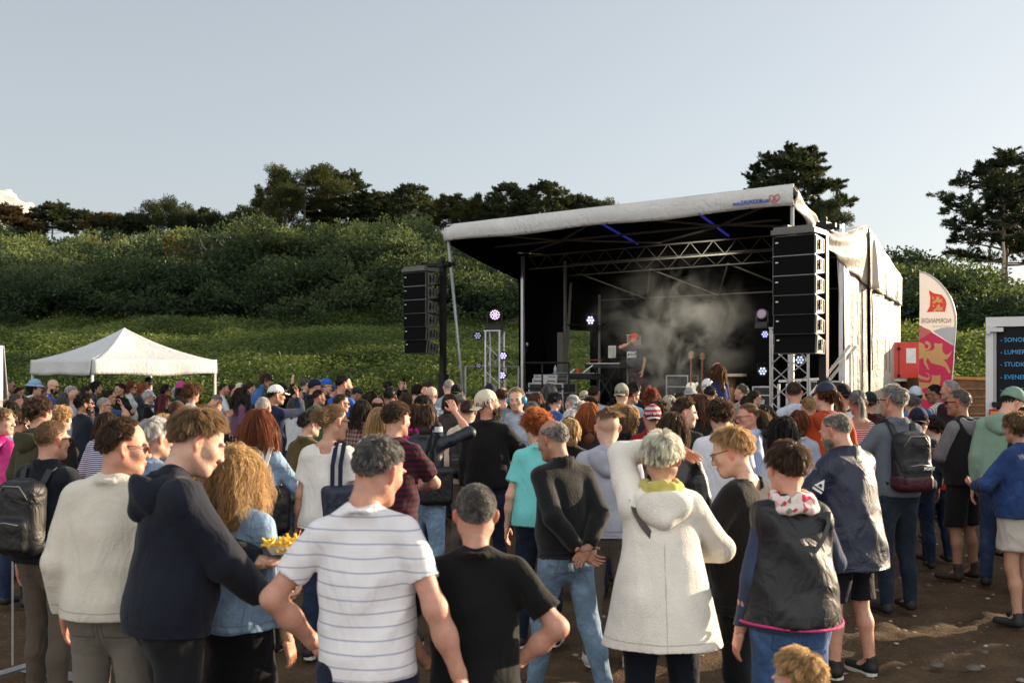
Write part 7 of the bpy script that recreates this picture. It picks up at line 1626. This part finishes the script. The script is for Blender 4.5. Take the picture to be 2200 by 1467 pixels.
p(965, 815, 15.2, 'tall man with close white hair below the leaning pole', look=-10, hair='buzz', hc='silver', skin='fair', top=T('shirt', 'cotton', '8d9bb0'))
p(981, 826, 14.0, 'man in a black cap with a strap across the back', look=-5, hair='crop', hc='black', acc=(('capback', '0e0f14'),), top=T('jacket', 'cotton', '1a1c22'))
p(966, 846, 12.2, 'brown-haired person between the raised arm and the grey crop', look=-15, hair='bob', hlen=.7, hc='brown', top=T('long', 'cotton', '3a3234'), **F1)
p(989, 845, 12.8, 'grey-cropped man in a pale blue shirt', look=-8, hair='crop', hc='grey', skin='red', top=T('shirt', 'cotton', '7d95b4'))
p(1006, 859, 9.6, 'boy with a faded haircut, cream hoodie and black backpack', look=-10, hair='crop', hc='brown', skin='fair', acc=(('backpack', '10131b'), 'bagpatch', 'glasses'), top=T('hoodie', 'cotton', 'c4b8a6', hood=1), bot=B('trousers', '6a625c'))
p(1046, 840, 8.7, 'bearded man in a backwards trucker cap carrying a toddler', yaw=-12, look=-66, hp=-14, hair='crop', hc='dark', beard='full', skin='red', acc=(('capback', 'c6bda8'),), top=T('long', 'cotton', '0e0e10', ease=.01), bot=NV, arms=('down', 'baby'), fat=.6)
p(1109, 835, 8.9, 'toddler wearing bright blue ear defenders held on an arm', yaw=165, look=168, hair='crop', hc='blond', hs=1.55, h=.92, acc=(('earmuffs', '2f9bd0', '9a8f84'),), top=T('long', 'cotton', 'a7b3c4', rib=False), sitting=True, hr=3, hp=2, skin='fair')
p(1080, 831, 12.0, 'curly brown-haired man in a grey t-shirt behind the toddler', look=-10, hair='mop', hlen=.7, hc='brown', bald=.3, top=T('tee', 'cotton', '6d7480'))
p(1054, 828, 13.4, 'person in a navy knitted hat behind the trucker cap', look=0, hair='short', hc='dark', acc=(('capbeanie', '151c30'),), top=T('jacket', 'cotton', '20242c'))
# ---- middle
p(1152, 881, 7.0, 'woman with short ginger curls in a turquoise t-shirt', look=20, hair='curly', hlen=.8, hc='ginger', top=T('tee', 'cotton', '6fc4c4', ease=.016), bot=NV, **F1)
p(1151, 842, 12.0, 'woman with straight brown hair lit gold at the tips', look=5, hair='long', hlen=.6, hc='chestnut', top=T('jacket', 'cotton', '1c2230'), **F1)
p(1143, 862, 10.2, 'boy with dark grey-brown hair beside the ear defenders', look=0, hair='short', hc='pepper', top=T('tee', 'cotton', '2a2c34'))
p(1181, 822, 14.2, 'woman with long straight grey hair near the flight cases', look=-15, hair='long', hlen=.8, hc='pepper', top=T('jacket', 'cotton', '1a2030'), **F1)
p(1193, 843, 12.6, 'person with cropped black hair in a blue dotted top', look=-25, hair='mop', hlen=.8, hc='black', top=T('tee', 'cotton', '3a5a94'), **F1)
p(1229, 848, 11.8, 'woman with silver-blonde ponytail turned to the left', look=40, hair='tied', hc='silver', acc=('pony', 'topsunglasses'), top=T('long', 'cotton', '9aa6b8'), **F1)
p(1247, 862, 11.0, 'woman with silver curls beside the long chestnut hair', look=0, hair='curly', hlen=.5, hc='silver', top=T('long', 'cotton', '4a4e58'), **F1)
p(1227, 879, 9.8, 'white-haired woman with a fluffy short cut', look=10, hair='pixie', hc='white', top=T('long', 'cotton', '2c3038'), **F1)
p(1224, 897, 8.4, 'blonde woman with chin-length hair in a black top', look=15, hair='bob', hlen=.65, hc='blond', top=T('long', 'knit', '0d0d0f'), acc=(('earmuffs', 'c2c234', '1c2438'),), **F1)
p(1266, 863, 8.6, 'woman with long chestnut hair glowing copper in the sun', look=0, hair='long', hlen=.85, hc='ginger', top=T('jacket', 'cotton', '2a2024'), **F1)
p(1255, 840, 14.8, 'person in a beige cap close to the stage', look=0, hair='crop', hc='dark', acc=(('capback', 'a09a80'),), top=T('tee', 'cotton', '2b2c2c'))
p(1277, 828, 14.2, 'dark-haired man with white collar near the keyboard', look=-25, hair='short', hc='dark', skin='tan', top=T('shirt', 'cotton', '9aa6b4'))
p(1268, 851, 12.4, 'dark brown head just behind the chestnut hair', look=0, hair='bob', hlen=.7, hc='dark', top=T('long', 'cotton', '22242a'), **F1)
p(1305, 878, 6.5, 'man with slicked undercut hair in a pale grey hoodie', look=10, hair='undercut', hc='dirty', skin='fair', top=T('hoodie', 'cotton', '9da0ae', hood=1), bot=B('trousers', '5a524c'), arms=('down', 'down'), acc=('glasses',), shoes='c0bcb4')
p(1336, 825, 12.4, 'person in a grey panelled cap and mustard hoodie', look=-18, hair='crop', hc='dark', acc=(('capback', '8b8d7c'),), top=T('hoodie', 'knit', 'a06c1e', hood=1))
p(1358, 832, 13.8, 'dark-haired person in a pale blue t-shirt by the mustard hoodie', look=-60, hair='short', hc='dark', skin='tan', top=T('tee', 'cotton', '98acc4'))
p(1363, 819, 15.0, 'person with wavy black hair right below the singer', look=-30, hair='bob', hlen=.7, hc='black', top=T('jacket', 'cotton', '161b2c'), **F1)
p(1345, 872, 9.0, 'woman with greying blonde hair tied behind in navy', look=0, hair='wavy', hlen=.55, hc='dirty', top=T('jacket', 'cotton', '111624'), **F1)
p(1401, 842, 11.2, 'woman with curly auburn hair pinned up', look=-5, hair='curly', hlen=.6, hc='auburn', acc=('topbun',), top=T('long', 'cotton', '332a30'), **F1)
p(1415, 860, 10.4, 'woman with dark curly hair beside the plaid cap', look=0, hair='curly', hlen=.6, hc='brown', top=T('long', 'cotton', '25262c'), **F1)
p(1437, 849, 11.0, 'woman with ash-blonde bob and pale scalp parting', look=-5, hair='bob', hlen=.7, hc='platinum', top=T('long', 'cotton', '54585e'), **F1)
p(1401, 871, 8.9, 'man in a red and grey plaid cap and red jacket', look=12, hair='crop', hc='brown', acc=(('capback', 'b8b4b4', 'cotton', 'a83040', .05, .5),), top=T('jacket', 'cotton', '8c1226', collar='stand'))
p(1443, 886, 6.9, 'woman with brown bob and fringe in a black leather jacket', look=35, hair='bob', hlen=1.1, hc='brown', top=T('jacket', 'leather', '0f1012', collar='stand'), bot=DK, arms=('around', 'down'), acc=(('watch', 0),), yaw=-8,  **F1)
p(1472, 855, 8.2, 'smiling young man with brown quiff in a dark green jacket', look=-78, hair='quiff', hc='brown', skin='fair', top=T('jacket', 'cotton', '1d241f'), yaw=-25)
p(1507, 846, 10.0, 'woman with long brown curls behind the brown quiff', look=-10, hair='curlylong', hc='chestnut', top=T('jacket', 'cotton', '1c2622'), **F1)
p(1546, 858, 7.6, 'man with thick dark curls in a white t-shirt', look=15, hair='curly', hlen=.8, hc='brown', acc=('glasses',), top=T('tee', 'cotton', 'd2d4dc', ease=.014), bot=JN)
p(1605, 866, 8.8, 'young woman in round wire glasses turned to the left', yaw=60, look=112, hair='tied', hc='dirty', acc=('pony', ('glasses', '8a6a50')), top=T('shirt', 'cotton', 'b4bfd8', c2='8090b8', per=.02, axis='x'), **F1)
p(1542, 781, 13.4, 'child with long copper hair and pink ear muffs riding on shoulders', yaw=10, look=30, hair='wavy', hc='chestnut', hs=1.38, h=1.12, acc=(('earmuffs', 'e08aa8', 'e08aa8'),), top=T('long', 'cotton', '1c2a5a'), bot=B('shorts', 'c8b43c'), sitting=True, **F1)
p(1526, 829, 13.0, 'dark-haired man carrying the child with pink ear muffs', look=-5, hair='short', hc='dark', top=T('tee', 'cotton', '2a2c34'), arms=('mouth', 'mouth'))
p(1520, 815, 14.4, 'person in a plain white cap beside the child with pink ear muffs', look=0, hair='crop', hc='dark', acc=(('capback', 'cfd2d6'),), top=T('tee', 'cotton', '30343c'))
p(1593, 825, 14.6, 'grey-haired man in a beige t-shirt looking left', look=62, hair='short', hc='pepper', top=T('tee', 'cotton', '8a857c'))
p(1622, 838, 14.0, 'man with tousled dark hair and glasses looking right', look=-50, hair='mop', hlen=.6, hc='dark', acc=('glasses',), top=T('tee', 'cotton', '3a3a40'))
p(1604, 850, 11.4, 'dark brown-haired person between the grey man and round glasses', look=5, hair='short', hc='dark', top=T('long', 'cotton', '2c2a2c'))
p(1645, 870, 9.9, 'person with long dark brown hair behind the round glasses', look=0, hair='long', hlen=.8, hc='dark', top=T('long', 'cotton', '3c3438'), **F1)
p(1482, 833, 14.0, 'person in a grey sun hat near the guitar', look=10, hair='short', hc='grey', acc=(('capbucket', '8e9296'),), top=T('jacket', 'cotton', '4a5260'))
p(1496, 846, 12.2, 'brown-haired person in front of the grey sun hat', look=0, hair='bob', hlen=.6, hc='brown', top=T('long', 'cotton', '3a3c44'), **F1)
p(1461, 842, 13.2, 'dark blond boy left of the grey sun hat', look=0, hair='short', hc='brown', top=T('tee', 'cotton', '3a4452'))
p(1706, 820, 11.2, 'man with short brown hair and pale hooded sweatshirt', look=-2, hair='crop', hlen=1.6, hc='brown', skin='red', top=T('hoodie', 'cotton', 'b4bac8', hood=1))
p(1737, 851, 10.8, 'woman with braided blonde hair pinned up', look=10, hair='tied', hc='blond', acc=('bun',), top=T('long', 'cotton', '4c4a4c'), **F1)
p(1717, 880, 8.8, 'woman with dark auburn hair below the pale hoodie', look=5, hair='bob', hlen=.7, hc='auburn', top=T('long', 'cotton', 'a0a8ba'), **F1)
p(1680, 894, 7.4, 'woman with shoulder-length black waves in a white blouse', look=35, hair='wavy', hlen=.65, hc='black', top=T('shirt', 'cotton', 'b8bccc'), **F1)
p(1773, 819, 8.9, 'person in a denim cap with curly ponytail and rust-orange hoodie', look=35, hair='curly', hlen=.7, hc='chestnut', acc=(('cap', '2c3446', 'denim'), 'pony'), top=T('hoodie', 'cotton', 'a8401c', hood=1), bot=DK, hk='norm')
p(1809, 826, 10.4, 'man in a black cap and navy sports jacket', look=15, hair='crop', hc='black', skin='red', acc=(('capback', '0c0d10'),), top=T('jacket', 'shell', '1a2436', c2='c8ccd4', per=.22, duty=.9))
p(1842, 837, 9.4, 'woman with grey ponytail and bare tanned shoulders', look=12, hair='tied', hc='grey', acc=('pony',), skin='tan', top=T('tank', 'cotton', '8c2030', c2='c8c0b8', per=.02), **F1)
p(1868, 843, 11.0, 'person in a dark green cap and maroon jacket with red collar', look=0, hair='crop', hc='dark', acc=(('capback', '14201c'),), top=T('jacket', 'cotton', '38101c', collar='stand'))
# ---- right
p(1966, 834, 13.0, 'cyclist in a white and pale blue helmet', look=15, hair='short', hc='brown', acc=(('capbeanie', 'b0bccc'),), top=T('jacket', 'shell', '2f74b8'))
p(1958, 846, 11.2, 'person with black and white hair in a magenta top', look=5, hair='mop', hc='pepper', top=T('long', 'cotton', '9a1c78'), **F1)
p(1973, 877, 9.6, 'child in a navy cap behind the maroon backpack', look=0, hair='short', hc='dark', acc=(('capback', '161d30'),), hs=1.2, top=T('jacket', 'cotton', '25303c'))
p(2004, 893, 10.0, 'small curly-haired child in a red coat', look=30, hair='curly', hlen=.5, hc='dark', hs=1.25, top=T('jacket', 'cotton', 'b0141a', hood=1))
p(2006, 826, 13.2, 'dark-haired woman in sunglasses and a thin-striped white shirt', look=75, hair='tied', hc='black', acc=('bun', 'sunglasses'), skin='tan', top=T('shirt', 'cotton', 'd0ccc8', c2='2a2c34', per=.035, duty=.2, axis='x'), **F1)
p(2040, 816, 12.6, 'grey-haired man in a dark jacket before the flag', look=78, hair='short', hc='silver', skin='red', top=T('jacket', 'cotton', '241418'))
p(2128, 911, 10.2, 'dark-haired child in navy behind the grey hoodie', look=20, hair='short', hc='dark', hs=1.2, top=T('tee', 'cotton', '161c2c'), bot=B('shorts', '101218'))
p(2180, 843, 8.9, 'man in a sage green hoodie bending forward by the truck', yaw=-30, look=-60, hp=25, lean=14, hair='short', hc='dark', acc=(('capbeanie', '6f8c7c'),), top=T('hoodie', 'fleece', '7c9a88', hood=1), bot=JN)
p(2206, 872, 8.4, 'dark-haired man at the right edge behind the white skirt', look=60, hair='short', hc='dark', top=T('jacket', 'cotton', '1a1c22'))
# ---- on stage
def singer():
    t = T('tee', 'cotton', '3c4046', ease=.016)
    X, Y, Z = sp(1362, 4.0, 1.0); x = CX + FPX * X / Y; y = HY - (Z + 1.76 - HC) * FPX / Y
    r = p(x, y, Y, 'singer in a grey printed t-shirt and orange cap with microphone', yaw=140, look=118, hair='short', hc='dark', h=1.76, acc=(('cap', 'd03a14'), ('mic', 1)), top=t, bot=B('trousers', '2a0f18'), arms=('down', 'mic'), lod=1, hs=1.05, fat=.7, skin='mid')
    WP = plain('white_print', (.8, .8, .8), .8); f = -1
    for w_, z, sc_ in (('WHAT', 1.285, .085), ('LADDY', 1.20, .085)):
        text(w_, sc_, (0, .165, z), (radians(90), 0, radians(180)), WP, r, name='print', align_='CENTER', ext=.001, bold=.004)
singer()
# ---- unseen spectators added right of frame so their shadows cover the bare earth
for i, (X_, Y_, l, c) in enumerate(((5.6, 7.5, 'spectator in a grey coat beyond the right frame edge', '55585c'), (5.2, 9.5, 'spectator in a brown jacket beyond the right frame edge', '4a3526'), (6.5, 10.4, 'spectator in a blue anorak beyond the right frame edge', '26406a'), (4.85, 7.0, 'spectator in a dark jumper beyond the right frame edge', '1c1c20'), (6.7, 8.7, 'spectator in a green jacket beyond the right frame edge', '2c4030'), (7.6, 9.2, 'spectator in a red jumper beyond the right frame edge', '7a1c20'), (4.3, 6.2, 'spectator in a cream shirt beyond the right frame edge', 'b0a890'), (7.8, 11.2, 'spectator in a black coat beyond the right frame edge', '121214'))):
    p(CX + FPX * X_ / Y_, HY + (HC - 1.72) * FPX / Y_, Y_, l, hair='short', top=T('coat', 'cotton', c), lod=2)  # added unseen spectators, there only to cast shade
